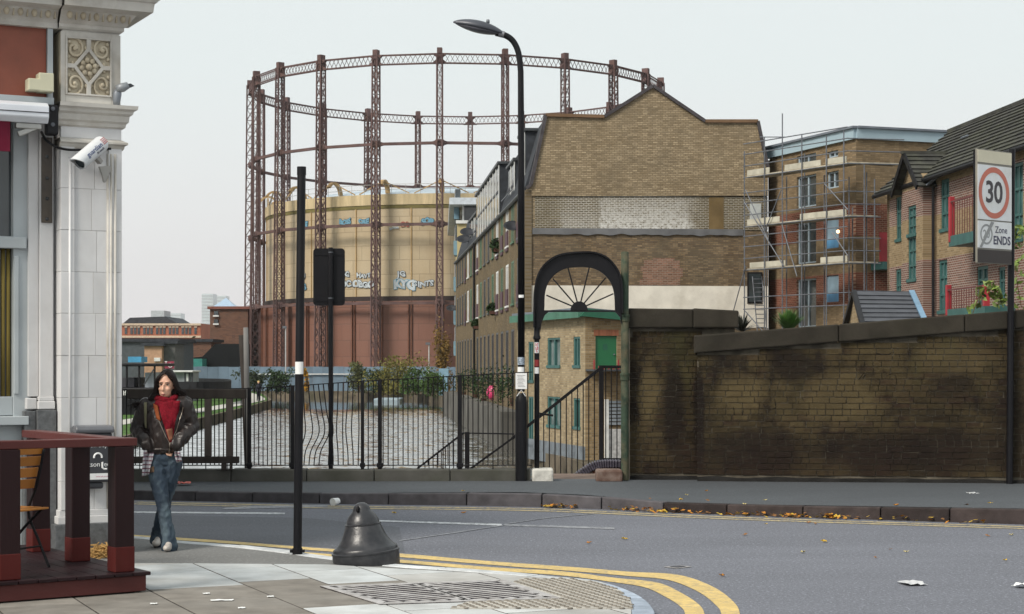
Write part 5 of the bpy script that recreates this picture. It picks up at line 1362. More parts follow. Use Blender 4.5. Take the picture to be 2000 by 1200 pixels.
hr.build('handrail', mat('pale_handrail',(0.35,0.35,0.33),.5,.3), gh, fix=False)
# spray painted letters on the tank
gr_white = mat('graffiti_white',(0.42,0.47,0.50),.6,var=.3,scale=1.5); gr_blue = mat('graffiti_blue',(0.12,0.28,0.38),.6); gr_dark = mat('graffiti_outline',(0.03,0.035,0.05),.6); gr_red = mat('graffiti_red',(0.3,0.05,0.04),.6)
def tank_text(body, px, py, hpx, m, m2, bold=.10, space=1.0, wide=1.0):
    D0 = GD-RT; size = hpx/F*D0*1.12
    x_ = (px-892)/F*GD/ RT; th = math.asin(max(-.97,min(.97,x_*.93))); D0 = GD-RT*cos(th); zc = CH+(HZ-py)/F*D0
    for (off, mm, rr_, nm) in ((bold*.85,m2,.06,'graffiti_outline'),(bold*.42,m,.10,'graffiti_letters')):
        me = text_mesh(body, size, mm, .012, off*size, space=space)
        for v in me.vertices:
            wx_, wy_ = v.co.x/size, v.co.y/size; ps = Vector((wx_*1.9+px*.37,wy_*1.3+py*.21,0)); v.co.x += .16*size*mnoise.noise(ps); v.co.y += size*(.18*mnoise.noise(ps+Vector((7,3,1)))+.10*sin(wx_*2.3+px))
            a = th+v.co.x*wide/RT; q = gp_(a,RT+rr_+v.co.z,zc+v.co.y); v.co = XF[gh.name].inverted()@q
        o = bpy.data.objects.new(nm, me); COL.objects.link(o); o.parent = up_; XF[o.name] = XF[gh.name]
tank_text('JG',800,537,15,gr_white,gr_dark); tank_text('KYG',806,557,20,gr_white,gr_blue,.12,.95); tank_text('GINTS',841,555,13,gr_white,gr_dark,.10,1.05)
tank_text('JG',693,538,13,gr_white,gr_dark); tank_text('HAVT',727,539,11,gr_white,gr_dark,.1); tank_text('OC',692,556,14,gr_white,gr_dark,.14); tank_text('OBGO',726,556,15,gr_white,gr_dark,.14,.95)
tank_text('JS',604,541,12,gr_white,gr_dark); tank_text('S',606,562,16,gr_blue,gr_dark)
tank_text('BOSS',690,434,12,gr_blue,gr_dark,.14,.9); tank_text('ORE',727,433,11,gr_blue,gr_dark,.14,.9); tank_text('SOR',850,434,13,gr_blue,gr_dark,.14,.9); tank_text('aone',786,445,9,gr_white,gr_white,.02); tank_text('G8',806,440,13,gr_red,gr_red,.0)
tank_text('OSE',604,440,12,gr_blue,gr_dark,.14); tank_text('SAE',541,453,11,gr_blue,gr_dark,.12)

# ================================================================== WAREHOUSE
WA = Vector((25/F*78,78,ZG)); gdir = Vector((.9965,.084,0)); fdir = Vector((-.084,.9965,0))
wh = E('warehouse', WA, atan2(gdir.y,gdir.x)); tag(wh,'tall old yellow-brick canal warehouse with stepped gable and painted lower band','building')
def gl(px,py):      # gable plane pixel -> local (x, z)
    a = (px-1000)/F; t = (a*WA.y-WA.x)/(gdir.x-a*gdir.y); D = WA.y+gdir.y*t; return (t, CH+(HZ-py)/F*D-ZG)
B_up = brick_mat('gable_yellow_brick',(0.35,0.28,0.185),(0.25,0.195,0.125),(0.17,0.135,0.09),dirt=(0.14,0.112,0.075),dirt_amt=.7,dscale=.6)
B_dk = brick_mat('gable_sooty_brick',(0.12,0.095,0.05),(0.085,0.068,0.04),(0.30,0.28,0.235),ms=.018,dirt=(0.10,0.075,0.035),dirt_amt=.5,salts=[(gl(1172,0)[0],gl(1350,0)[0],gl(1250,450)[1],gl(1250,372)[1],.95),(gl(1096,0)[0],gl(1170,0)[0],gl(1130,450)[1],gl(1130,405)[1],.35)])
B_lo = brick_mat('gable_brown_brick',(0.24,0.175,0.105),(0.135,0.098,0.065),(0.14,0.118,0.088),dirt=(0.10,0.085,0.06),dirt_amt=.75,dscale=.7,var=.8)
B_red = brick_mat('gable_red_patch',(0.25,0.13,0.09),(0.17,0.095,0.065),(0.27,0.22,0.18),ms=.012)
B_fac = brick_mat('canal_front_brick',(0.18,0.135,0.075),(0.125,0.095,0.055),(0.17,0.14,0.10),plane='YZ',dirt=(0.085,0.07,0.05),dirt_amt=.6,dscale=.3)
def gprism(name, pxs, m, t0, t1, par=None):
    return MB().prism([gl(*p) for p in pxs], lambda a,b,t:(a,t,b), t0, t1).build(name, m, par or wh, world=False)
top = [(1027,383),(1027,372),(1037,362),(1066,226),(1180,229),(1275,169),(1377,238),(1480,238),(1500,333),(1500,383)]
gprism('gable_upper', top, B_up, 0, .45)
zl = lambda y: gl(1250,y)[1]
xg0, xg1 = gl(1026,500)[0], gl(1501,500)[0]
def band(name, y0_, y1_, m, d=.05, x0=xg0, x1=xg1, jag=0.0):
    if jag:
        xs = np.linspace(x0,x1,60); tp = [(x, zl(y1_)+jag*mnoise.noise(Vector((x*1.7,3,0)))) for x in xs]; bt = [(x, zl(y0_)+jag*mnoise.noise(Vector((x*2.1,9,0)))) for x in xs]
        return MB().prism(tp+bt[::-1], lambda a,b,t:(a,t,b), d,.45).build(name,m,wh,world=False)
    return MB().box(x0,x1,d,.45,zl(y0_),zl(y1_)).build(name,m,wh,world=False)
band('sooty_brick_band',450,383.5,B_dk,.06,gl(1045,0)[0],gl(1452,0)[0]); band('brick_strip',450,383.4,B_up,.065,xg0,gl(1045,0)[0]-.002)
band('filled_chimney_strip',450,384,mat('brown_render',(0.15,0.105,0.05),.9,var=.25,scale=1),.052,gl(1385,0)[0],gl(1414,0)[0])
MB().prism([gl(*p) for p in ((1452,450),(1452,384),(1500,384),(1500,450))], lambda a,b,t:(a,t,b), .066,.45).build('brick_strip', B_dk, wh, world=False)
lm = mat('grey_render_ledge',(0.13,0.133,0.14),.85,var=.25,scale=1.5)
xs = np.linspace(gl(1040,0)[0],gl(1452,0)[0],70)
MB().prism([(x,zl(447)) for x in xs]+[(x,zl(459)+.07*mnoise.noise(Vector((x*2,7,0)))) for x in xs[::-1]], lambda a,b,t:(a,t,b), .0,.1).build('render_ledge', lm, wh, world=False)
band('lower_brick',558,450.4,B_lo,.075)
MB().prism([gl(*p) for p in ((1250,557),(1250,545),(1256,545),(1256,530),(1252,530),(1252,520),(1258,520),(1258,508),(1276,508),(1276,504),(1318,504),(1318,509),(1328,509),(1328,524),(1334,524),(1334,541),(1329,541),(1329,557))], lambda a,b,t:(a,t,b), .066,.0745).build('red_brick_patch', B_red, wh, world=False)
band('painted_band',640,558.3,mat('cream_masonry_paint',(0.66,0.63,0.56),.8,var=.1,scale=1.5,dirt=(0.36,0.33,0.27),dirt_amt=.5,dscale=.9,bump=.2,bscale=8),.07)
band('base_wall',930,640.3,B_lo,.075)
cm_ = mat('dark_verge_tile',(0.06,0.055,0.06),.7,var=.3,scale=3)
vt = [(1028,368),(1037,361),(1066,225),(1180,228),(1275,168),(1377,237),(1480,237),(1500,331)]
for a,b in zip(vt[:-1],vt[1:]):
    pa_, pb_ = gl(*a), gl(*b); MB().bar((pa_[0],.15,pa_[1]),(pb_[0],.15,pb_[1]),.5,.14).build('verge_coping', cm_ if abs(a[1]-b[1])>5 else mat('brick_coping',(0.16,0.10,0.06),.9), wh, world=False)
# roof body behind the gable
LN = 57.0
MB().prism([gl(1066,232),gl(1180,234),gl(1275,176),gl(1377,243),gl(1479,243),gl(1496,330),gl(1470,380),gl(1045,372)], lambda a,b,t:(a,t,b), .45, LN).build('roof', M['slate'], wh, world=False)
MB().box(.3,xg1,.45,LN,0,gl(1250,400)[1]).build('inner_mass', B_lo, wh, world=False)
# canal front (local x=0 plane, facing -x), windows in rows
hE = gl(1027,372)[1]                       # eaves height over ground
rows = [(10.75-.35,9.0-.35),(7.95,5.85),(4.75,2.1)]
rows = [(CH+7.45-ZG,CH+5.65-ZG),(CH+4.75-ZG,CH+2.75-ZG),(CH+1.55-ZG,CH-1.0-ZG)]
cols_ = [3.0+3.2*k for k in range(17)]
ww = 1.55
wm = MB(); prev = 0.0
for c0 in cols_+[LN+ww/2]:
    wm.box(0,.3,prev,c0-ww/2,-.6,hE); prev = c0+ww/2
for c0 in cols_:
    zc_ = -.6
    for (zt_,zb2) in rows[::-1]:
        wm.box(.004,.3,c0-ww/2,c0+ww/2,zc_,zb2); zc_ = zt_
    wm.box(.004,.3,c0-ww/2,c0+ww/2,zc_,hE)
wm.build('canal_front', B_fac, wh, world=False, fix=False)
frm_g = mat('faded_green_frame',(0.06,0.13,0.075),.6); frm_w = mat('white_frame',(0.62,0.63,0.62),.6); mar = mat('maroon_panel',(0.055,0.018,0.028),.6)
def wmesh(m, h):
    q = MB(); q.box(-.005,.1,-ww/2,-ww/2+.14,0,h); q.box(-.005,.1,ww/2-.22,ww/2,0,h); q.box(-.004,.1,-ww/2+.1,ww/2-.1,h-.1,h); q.box(-.004,.1,-.05,.05,0,h-.1); q.box(-.07,.1,-ww/2-.05,ww/2+.05,-.09,-.002)
    return q.mesh('window',m)
hts = [zt_-zb2 for zt_,zb2 in rows]
wms = {(i,j): wmesh(m,hts[j]) for i,m in enumerate((frm_w,frm_g,M['dark_steel'])) for j in range(3)}
pms = [MB().box(.012,.03,-ww/2+.05,ww/2-.05,0,h).mesh('pane', M['glass']) for h in hts]
mpm = [MB().box(-.06,.05,-ww/2+.02,ww/2-.02,-.25,h*.40).mesh('panel', mar) for h in hts]
random.seed(21)
for ci, c0 in enumerate(cols_):
    for j,(zt_,zb2) in enumerate(rows):
        kind = 2 if j == 2 else (0 if ci in (2,4,9,12) else 1 if ci in (1,3,5,8,11) else 2)
        wo = inst('window', wms[(kind,j)], wh, (0,c0,zb2)); inst('pane', pms[j], wo, (0,0,0))
        if j < 2 and ci in (0,2,3,4,9,10,13): inst('maroon_panel', mpm[j], wo, (0,0,0))
for y_ in (33.5,):
    MB().tube([(-.1,y_,-.4),(-.1,y_,hE)],.07,8).build('downpipe', M['black_dull'], wh, world=False)
MB().tube([(-.08,1.0,hE-.05),(-.08,LN,hE-.05)],.09,8).build('gutter', M['dark_steel'], wh, world=False)
# mansard slope and dormers on the canal side
xk = gl(1066,226); MB().prism([(0.0,hE),(xk[0],xk[1]-.1),(xk[0]+.3,xk[1]-.1),(.35,hE-.3)], lambda a,b,t:(a,t,b), .46, LN).build('mansard', M['slate'], wh, world=False)
def dormer(y0_, y1_, ztop_, n, xf_=0.05):
    d = MB().box(xf_,2.6,y0_,y1_,hE+.02,ztop_).build('dormer', M['slate'], wh, world=False)
    MB().box(xf_-.15,2.7,y0_-.15,y1_+.15,ztop_,ztop_+.12).build('dormer_roof', M['dark_steel'], d, world=False)
    for k in range(n):
        ya, yb = y0_+(y1_-y0_)*k/n+.1, y0_+(y1_-y0_)*(k+1)/n-.1
        MB().box(xf_-.05,xf_-.002,ya,yb,hE+.2,ztop_-.15).build('window_pane', glass_mat('dormer_glass',(0.16,0.18,0.19)) if k==0 else bpy.data.materials['dormer_glass'], d, world=False)
        MB().box(xf_-.09,xf_-.051,ya-.12,ya-.02,hE+.1,ztop_-.05).build('mullion', frm_w, d, world=False)
    MB().box(xf_-.08,xf_-.052,y0_+.1,y1_-.1,(hE+ztop_)/2-.06,(hE+ztop_)/2+.06).build('transom', M['ink'], d, world=False)
dormer(14.5,33,hE+2.75,9); dormer(3.2,6.0,hE+3.0,2,.35); dormer(8.0,12.0,hE+2.2,2,.3); dormer(36,44,hE+2.0,3,.3)
MB().box(.02,.06,7.0,13.5,hE+.7,hE+.75).build('balcony_rail', M['galv'], wh, world=False)
# satellite dishes on the front: things of their own
dsh = mat('dark_grey_dish',(0.02,0.022,0.028),.6,spec=.3)
for px,py,D_,r_,lb in ((1001,447,82.5,.42,'largest dark satellite dish, nearest on the warehouse canal front'),(913,457,119,.5,'upper of two dark dishes near the far end of the warehouse front'),(906,471,122,.5,'lower of two dark dishes near the far end of the warehouse front'),(882,605,148,.45,'dark dish low on the yellow block beyond the warehouse')):
    p = P(px,py,D_); d = MB().lathe([(0,.0),(r_*.4,.02),(r_*.75,.09),(r_,.17),(r_*.98,.19),(r_*.7,.11),(0,.03)],18); d.xf(Matrix.Translation(p)@Matrix.Rotation(radians(35),4,'X'))
    e = E('satellite_dish', p); tag(e, lb, 'satellite dish', 'satellite dishes on the canal fronts'); d.build('dish', dsh, e, smooth=True)
    MB().bar(p,p+Vector((.7,.1,-.1)),.06).build('bracket', M['dark_steel'], e)
hbm = mat('dark_hanging_foliage',(0.025,0.045,0.018),.9,var=.5,scale=6)
for px,py,D_,r_,lb in ((972,480,93,.42,'round dark hanging plant on the upper warehouse windows'),(931,634,109,.34,'small planter on the middle windows of the warehouse front'),(963,604,95,.34,'green window box on the lower windows of the warehouse front')):
    mb = MB(); c0 = P(px,py,D_)
    leaf_cloud(mb,[c0+Vector((random.gauss(0,1),random.gauss(0,1),random.gauss(0,1))).normalized()*r_*random.random()**.4 for _ in range(700)],.07)
    o = E('window_plant', c0-Vector((0,0,r_))); tag(o, lb, 'plant', 'plants on the warehouse front'); mb.build('foliage', hbm, o, fix=False); MB().box(c0.x-.2,c0.x+.35,c0.y-.3,c0.y+.3,c0.z-r_*.8,c0.z-r_*.3).build('pot', mat('window_pot',(0.08,0.04,0.03),.8) , o)
# small clutter along the ledge at the water
pbu = P(963,767,96.5); bo = MB().sphere(pbu,(.36,.36,.42),16,12).build('buoy', mat('pink_buoy',(0.55,0.04,0.14),.4), smooth=True); tag(bo,'round pink buoy hanging by the warehouse wall','buoy')
for i,(px,py,D_) in enumerate(((905,748,122),(926,745,110),(962,748,97),(985,757,90),(1000,752,84),(944,758,102))):
    c0 = P(px,py,D_); mb = MB(); leaf_cloud(mb,[c0+Vector((random.gauss(0,.35),random.gauss(0,.6),random.gauss(0,.42))) for _ in range(500)],.07)
    o = E('ledge_plant',(c0.x,c0.y,c0.z-1)); tag(o,('farthest','second farthest','fourth farthest','fifth farthest','nearest','third farthest')[i]+' potted shrub on the ledge under the warehouse','plant','shrubs along the warehouse ledge'); mb.build('foliage', hbm, o, fix=False); MB().lathe([(.16,0),(.24,.4),(.22,.4)],10,(c0.x+.1,c0.y,c0.z-1.0)).build('pot', bpy.data.materials['window_pot'], o)
MB_ledge = MB().box(-.9,0,2,LN,-.6,CH-2.2-ZG+.0).build('waterside_ledge', mat('grey_ledge_concrete',(0.10,0.097,0.088),.9,var=.4,scale=.5,bump=.3,bscale=4), wh, world=False)

# ---- yellow block beyond
yb_o = E('apartment_block', (P(915,700,150).x,150,ZG)); tag(yb_o,'pale yellow apartment block with blue balconies beyond the warehouse','building')
ym = mat('yellow_render',(0.46,0.38,0.20),.85,var=.1,scale=.5,dirt=(0.3,0.25,0.14),dirt_amt=.4,dscale=.4)
xa, xb_ = P(893,0,147).x, P(936,0,147).x; zT = CH+(HZ-437)/F*147; zR = CH+(HZ-392)/F*147
xw, yw2 = P(883.5,0,172).x, 172
MB().prism([(xa,147),(xb_,147),(xb_,185),(xw,yw2+10)], lambda a,b,t:(a,b,t), ZG, zT).build('wall', ym, yb_o)
MB().prism([(xa+.4,147.6),(xb_,147.6),(xb_,180),(xw+.6,yw2+4)], lambda a,b,t:(a,b,t), zT+.25, zR-.4).build('top_storey', M['glass'], yb_o)
MB().prism([(xa-.6,146),(xb_+.5,146),(xb_+.5,186),(xw-.8,yw2+10)], lambda a,b,t:(a,b,t), zR-.4, zR+.15).build('roof', mat('white_roof_edge',(0.5,0.55,0.6),.5), yb_o)
MB().prism([(xa-.1,146.8),(xb_,146.8),(xb_,147.5),(xa-.1,147.5)], lambda a,b,t:(a,b,t), zT,zT+.25).build('string_course', frm_w, yb_o)
MB().box(xa+.4,xa+.55,147.3,147.58,zT+.25,zR-.4).build('corner_post', frm_w, yb_o)
for k,yy in enumerate((400,470,540,605,665)):
    for dd in (150,158,166):
        xx_ = xa+(xw-xa)*(dd-147)/35; zc_ = CH+(HZ-yy)/F*dd
        if zc_ < ZG+1: continue
        MB().box(xx_-.22,xx_+.2,dd-1.2,dd+1.2,zc_-1.3,zc_-.1).build('balcony', mat('blue_balcony',(0.14,0.25,0.33),.5) if (k==0 and dd==150) else bpy.data.materials['blue_balcony'], yb_o)
        w_ = MB().box(xx_-.12,xx_+.3,dd-1.0,dd+1.0,zc_-.1,zc_+1.2).build('window', M['glass'], yb_o)
        MB().box(xx_-.16,xx_+.2,dd-.08,dd+.08,zc_-.1,zc_+1.2).build('mullion', frm_w, w_)

# ---- small brick building with green eaves
SC = P(1143,700,60); sl_ = Vector((-.266,.964,0)); sr_ = Vector((.964,.266,0))
sb = E('brick_outbuilding', (SC.x,SC.y,ZG), atan2(sr_.y,sr_.x)); tag(sb,'small two-storey yellow-brick building with green eaves, door and windows','building')
S_x = brick_mat('outbuilding_front_brick',(0.30,0.22,0.125),(0.22,0.155,0.08),(0.27,0.22,0.15),dirt=(0.15,0.11,0.07),dirt_amt=.4)
S_y = brick_mat('outbuilding_side_brick',(0.34,0.275,0.175),(0.27,0.21,0.13),(0.29,0.25,0.18),plane='YZ',dirt=(0.18,0.14,0.09),dirt_amt=.35)
hS = CH+(HZ-618)/F*60-ZG
def sideL(px,py):   # pixel on the left (canal) face -> local (y, z)
    a = (px-1000)/F; t = (a*SC.y-SC.x)/(sl_.x-a*sl_.y); D = SC.y+sl_.y*t; return t, CH+(HZ-py)/F*D-ZG
def frontR(px,py):
    a = (px-1000)/F; t = (a*SC.y-SC.x)/(sr_.x-a*sr_.y); D = SC.y+sr_.y*t; return t, CH+(HZ-py)/F*D-ZG
LS = 8.5
wins = []
for (p0,p1,y1_,y0_) in ((1032,1042,668,745),(1069,1094,660,716),(1120,1133,658,716),(1032,1042,775,870),(1069,1094,775,833),(1120,1133,778,836)):
    ya, yb = sideL(p1,0)[0], sideL(p0,0)[0]; zt_, zb2 = sideL((p0+p1)/2,y1_)[1], sideL((p0+p1)/2,y0_)[1]; wins.append((ya,yb,zb2,zt_))
# wall with real openings: strips
cutsY = sorted(set([0,LS]+[round(w_[0],3) for w_ in wins]+[round(w_[1],3) for w_ in wins]))
sw_ = MB()
for a,b in zip(cutsY[:-1],cutsY[1:]):
    mid = (a+b)/2; ops = sorted([(w_[2],w_[3]) for w_ in wins if w_[0]-.001 <= mid <= w_[1]+.001]); z = -.3
    for lo__,hi__ in ops: sw_.box(0,.3,a,b,z,lo__); z = hi__
    sw_.box(0,.3,a,b,z,hS)
sw_.build('side_wall', S_y, sb, world=False, fix=False)
for (ya,yb,z0_,z1_) in wins:
    q = MB(); t = .07; q.box(.02,.14,ya,ya+t*1.6,z0_,z1_); q.box(.02,.14,yb-t*1.6,yb,z0_,z1_); q.box(.021,.14,ya,yb,z1_-t,z1_); q.box(-.04,.14,ya-.05,yb+.05,z0_-.06,z0_+t*.6); q.box(.03,.14,(ya+yb)/2-.06,(ya+yb)/2+.06,z0_,z1_)
    wo = q.build('window', M['teal'], sb, world=False); MB().box(.12,.13,ya+.05,yb-.05,z0_+.04,z1_-.04).build('pane', glass_mat('pale_glass',(0.16,0.19,0.19)) if 'pale_glass' not in bpy.data.materials else bpy.data.materials['pale_glass'], wo, world=False)
fr_l = frontR(1163,0)[0]; fr_r = frontR(1205,0)[0]; dz1 = frontR(1184,656)[1]; dz0 = frontR(1184,718)[1]
RW = 3.0
q = MB(); q.box(.302,fr_l,0,.3,-.3,hS); q.box(fr_l,fr_r,0,.3,dz1,hS); q.box(fr_r,RW,0,.3,-.3,hS); q.box(fr_l,fr_r,0,.3,-.3,dz0-.05); q.build('front_wall', S_x, sb, world=False, fix=False)
MB().box(0,.3,-.002,.0,-.3,hS).build('corner_brick', S_x, sb, world=False)
dr = MB().box(fr_l,fr_r,.06,.12,dz0-.05,dz1).build('door', mat('bright_green_door',(0.012,0.12,0.045),.5,var=.1), sb, world=False)
MB().sphere((fr_r-.08,.05,(dz0+dz1)/2-.1),.03,8,6).build('handle', M['galv'], dr, world=False)
MB().box((fr_l+fr_r)/2-.1,(fr_l+fr_r)/2+.06,.05,.059,(dz0+dz1)/2+.05,(dz0+dz1)/2+.25).build('letter_panel', M['green'], dr, world=False)
for k in range(12): MB().box(fr_l-.06+k*(fr_r-fr_l+.12)/12+.004,fr_l-.06+(k+1)*(fr_r-fr_l+.12)/12-.004,-.006,.05,dz1,dz1+.2).build('lintel_brick', mat('orange_lintel_brick',(0.30,0.12,0.07),.9,rand=.2) if k==0 else bpy.data.materials['orange_lintel_brick'], sb, world=False)
MB().box(fr_l-.35,RW,-.9,-.01,dz0-.12,dz0-.06).build('door_landing', M['dark_steel'], sb, world=False)
for k in range(14): MB().box(fr_l-.35+k*.17,fr_l-.31+k*.17,-.88,-.85,dz0-.06,dz0+.05 if k%5 else dz0+.25).build('red_rail_bar', M['red'], sb, world=False)
MB().prism([(-.25,hS),(.0,hS+.25),(RW+.2,hS-.02),(RW+.2,hS-.30)], lambda a,b,t:(a,t,b), -.3,-.16).build('fascia', M['green'], sb, world=False)
MB().prism([(-.3,hS-.05),(-.3,hS+.20),(.1,hS+.26),(.1,hS+.0)], lambda a,b,t:(a,t,b), -.155, LS).build('fascia', mat('pale_green_gutter',(0.045,0.14,0.095),.6), sb, world=False)
MB().prism([(-.2,hS+.22),(RW,hS-.0),(RW,hS+.05),(-.2,hS+.30)], lambda a,b,t:(a,t,b), -.15, LS).build('roof', M['leadgrey'], sb, world=False)
MB().box(-.04,.0,-.0,LS,-.3,.45).build('blue_base', mat('grey_blue_base',(0.14,0.16,0.18),.8,var=.3), sb, world=False)
shq = MB(); 
for k in range(7): shq.box(frontR(1187,0)[0],RW,-.1,-.06,frontR(0,0)[1]*0+frontR(1195,788+k*7)[1],frontR(1195,783+k*7)[1])
shq.build('louvre_shutter', mat('grey_blue_louvre',(0.22,0.25,0.28),.5,.2), sb, world=False)
MB().box(frontR(1180,0)[0],frontR(1187,0)[0],-.12,-.02,frontR(1183,905)[1],frontR(1183,780)[1]).build('shutter_post', frm_w, sb, world=False)
MB().box(frontR(1187,0)[0]+.001,RW,-.05,-.002,-.3,frontR(1195,838)[1]).build('white_brick_base', mat('whitewashed_brick',(0.42,0.42,0.42),.9,var=.3,scale=8), sb, world=False)
# ================================================================== SCAFFOLDED BLOCK
NA = P(1503,700,80.0); NB = P(1672,700,73.0); NC_ = P(1852,700,74.5)
nd = (NB-NA); nd.z = 0; NL = nd.length; nd.normalize()
nbk = E('brick_flats', (NA.x,NA.y,ZG), atan2(nd.y,nd.x)); tag(nbk,'new yellow and red brick flats behind scaffolding with a pale blue parapet','building')
NY = brick_mat('flats_yellow_brick',(0.23,0.168,0.10),(0.175,0.128,0.075),(0.17,0.13,0.085),var=.3)
NRd = brick_mat('flats_red_brick',(0.18,0.062,0.042),(0.13,0.045,0.032),(0.26,0.17,0.12),var=.3)
def nl(px,py):
    a = (px-1000)/F; t = (a*NA.y-NA.x)/(nd.x-a*nd.y); D = NA.y+nd.y*t; return t, CH+(HZ-py)/F*D-ZG
nz = lambda py: nl(1600,py)[1]
opens = []   # (x0,x1,z0,z1,kind)
for (a,b,y1_,y0_,k) in ((1556,1594,343,405,'door'),(1614,1638,335,368,'win'),(1556,1594,425,515,'door'),(1613,1638,412,485,'blue'),(1556,1594,545,640,'door'),(1613,1638,538,590,'blue'),(1556,1594,302,320,'win'),(1616,1637,295,308,'win')):
    opens.append((nl(a,0)[0],nl(b,0)[0],nl((a+b)/2,y0_)[1],nl((a+b)/2,y1_)[1],k))
bands = [(-.6,nz(600),NY),(nz(600),nz(538),NRd),(nz(538),nz(470),NY),(nz(470),nz(408),NRd),(nz(408),nz(288),NY)]
cx = sorted(set([0,NL]+[round(o[0],3) for o in opens]+[round(o[1],3) for o in opens]))
for (zb0,zb1,m_) in bands:
    q = MB()
    for a,b in zip(cx[:-1],cx[1:]):
        mid = (a+b)/2; ops = sorted((max(zb0,o[2]),min(zb1,o[3])) for o in opens if o[0]-.002<=mid<=o[1]+.002 and o[3]>zb0 and o[2]<zb1); z = zb0
        for lo__,hi__ in ops:
            if lo__ > z+.01: q.box(a,b,0,.3,z,lo__)
            z = hi__
        if z < zb1-.01: q.box(a,b,0,.3,z,zb1)
    q.build('wall_band', m_, nbk, world=False, fix=False)
pfm = mat('pale_blue_frame',(0.34,0.42,0.48),.5)
for (a,b,z0_,z1_,k) in opens:
    q = MB(); t = .07; q.box(a,a+t,.1,.18,z0_,z1_); q.box(b-t,b,.1,.18,z0_,z1_); q.box(a+t,b-t,.1,.18,z1_-t,z1_); q.box(a+t,b-t,.1,.18,z0_,z0_+t); q.box((a+b)/2-t/2,(a+b)/2+t/2,.1,.18,z0_+t,z1_-t)
    w_ = q.build('window' if k!='door' else 'balcony_door', pfm, nbk, world=False)
    MB().box(a+.03,b-.03,.15,.16,z0_+.03,z1_-.03).build('pane', M['glass'], w_, world=False)
    if k == 'blue': MB().box(a+.0,b+.02,.02,.05,z0_-.15,z0_+.35).build('blue_film', M['blue_film'], w_, world=False); MB().box(a+.02,b-.02,.06,.07,z0_+.3,z1_-.05).build('film_sheet', mat('pale_blue_film',(0.22,0.32,0.40),.4) if 'pale_blue_film' not in bpy.data.materials else bpy.data.materials['pale_blue_film'], w_, world=False)
# right-hand wing, turning the corner
rdir = (NC_-NB); rdir.z = 0; RLn = rdir.length; rdir.normalize()
wing = E('wing_tmp', (NB.x,NB.y,ZG)); bpy.data.objects.remove(wing)
def wing_part(name, z0_, z1_, m_, t0=0, t1=.3, x0=0, x1=None):
    x1 = RLn if x1 is None else x1; nn_ = Vector((-rdir.y,rdir.x,0))
    mb = MB().prism([(x0,z0_),(x1,z0_),(x1,z1_),(x0,z1_)], lambda a,b,t: Vector((NB.x,NB.y,ZG))+rdir*a+nn_*t+Vector((0,0,b)), t0,t1)
    return mb.build(name, m_, nbk)
NYw = brick_mat('flats_yellow_brick_wing',(0.23,0.168,0.10),(0.175,0.128,0.075),(0.17,0.13,0.085),var=.3,plane='YZ'); NRw = brick_mat('flats_red_brick_wing',(0.18,0.062,0.042),(0.13,0.045,0.032),(0.26,0.17,0.12),var=.3,plane='YZ')
for (zb0,zb1,m_) in bands: wing_part('wing_band', zb0, zb1, NYw if m_ is NY else NRw)
# parapet: pale blue boards, thin dark capping, sloping strip of copings
zp0a, zp1a = nl(1505,321)[1], nl(1505,294)[1]
zc0 = CH+(HZ-272)/F*73-ZG; zc1 = CH+(HZ-251)/F*73-ZG
pm = mat('pale_blue_boarding',(0.30,0.40,0.46),.55,var=.08,scale=.6)
zpb, zpt = nz(288), zc1
MB().prism([(-.2,zpb),(NL,zpb),(NL,zpt),(-.2,zpt)], lambda a,b,t:(a,t,b), -.12,.2).build('parapet', pm, nbk, world=False)
wing_part('parapet', zpb, zpt, pm, -.1,.2); 
MB().box(-.35,NL+.1,-.22,.3,zpt+.002,zpt+.09).build('capping', M['leadgrey'], nbk, world=False); wing_part('capping', zpt+.004, zpt+.092, M['leadgrey'], -.2,.3)
MB().box(-.7,NL-.36,.31,9,-.5,zpb).build('building_mass', NY, nbk, world=False)
# red door with green ledge on the wing
xr0 = (1700-1672)/F*73.2; xr1 = (1729-1672)/F*73.2; zA, zB = CH+(HZ-513)/F*73.2-ZG, CH+(HZ-457)/F*73.2-ZG
wing_part('red_balcony_screen', zA, zB, M['red'], -.9,-.82, xr0, xr1); wing_part('balcony_slab', zA-.32, zA-.01, M['teal'], -.95,-.01, xr0+.1, xr1+.5)
# ---- scaffolding
scf = E('scaffolding', (P(1560,700,74).x,74,ZG)); tag(scf,'grey tube scaffolding with plank lifts across the brick flats','scaffolding')
SA = P(1456,700,76.5); SB = P(1655,700,71.0); SCc = P(1770,700,71.5)
sdv = (SB-SA); sdv.z=0
def sp_(px, back=0.0):
    """point on scaffold line at pixel px"""
    if px <= 1655: A_, B_ = SA, SB
    else: A_, B_ = SB, SCc
    d = B_-A_; a = (px-1000)/F; t = (a*A_.y-A_.x)/(d.x-a*d.y); p = A_+d*t; n_ = Vector((-d.y,d.x,0)).normalized(); p = p+n_*back; p.z = 0; return p
def sz_at(px,py): p = sp_(px); return CH+(HZ-py)/F*p.y
stands = [(1454,296),(1493,268),(1528,222),(1566,262),(1614,265),(1648,255),(1688,322),(1708,350)]
tubeM = M['galv']
for px,yt in stands:
    p = sp_(px); zt_ = sz_at(px,yt); MB().tube([(p.x,p.y,ZG),(p.x,p.y,zt_)],.026,7).build('standard', tubeM, scf)
    if px != 1708:
        p2 = sp_(px,1.2); MB().tube([(p2.x,p2.y,ZG),(p2.x,p2.y,zt_-1.6)],.026,7).build('standard', tubeM, scf)
zA_ = lambda py: sz_at(1560,py)
lifts = [zA_(333),zA_(433),zA_(521),zA_(600)]
wm_ = mat('scaffold_board',(0.36,0.33,0.26),.9,var=.25,scale=3,rand=.15)
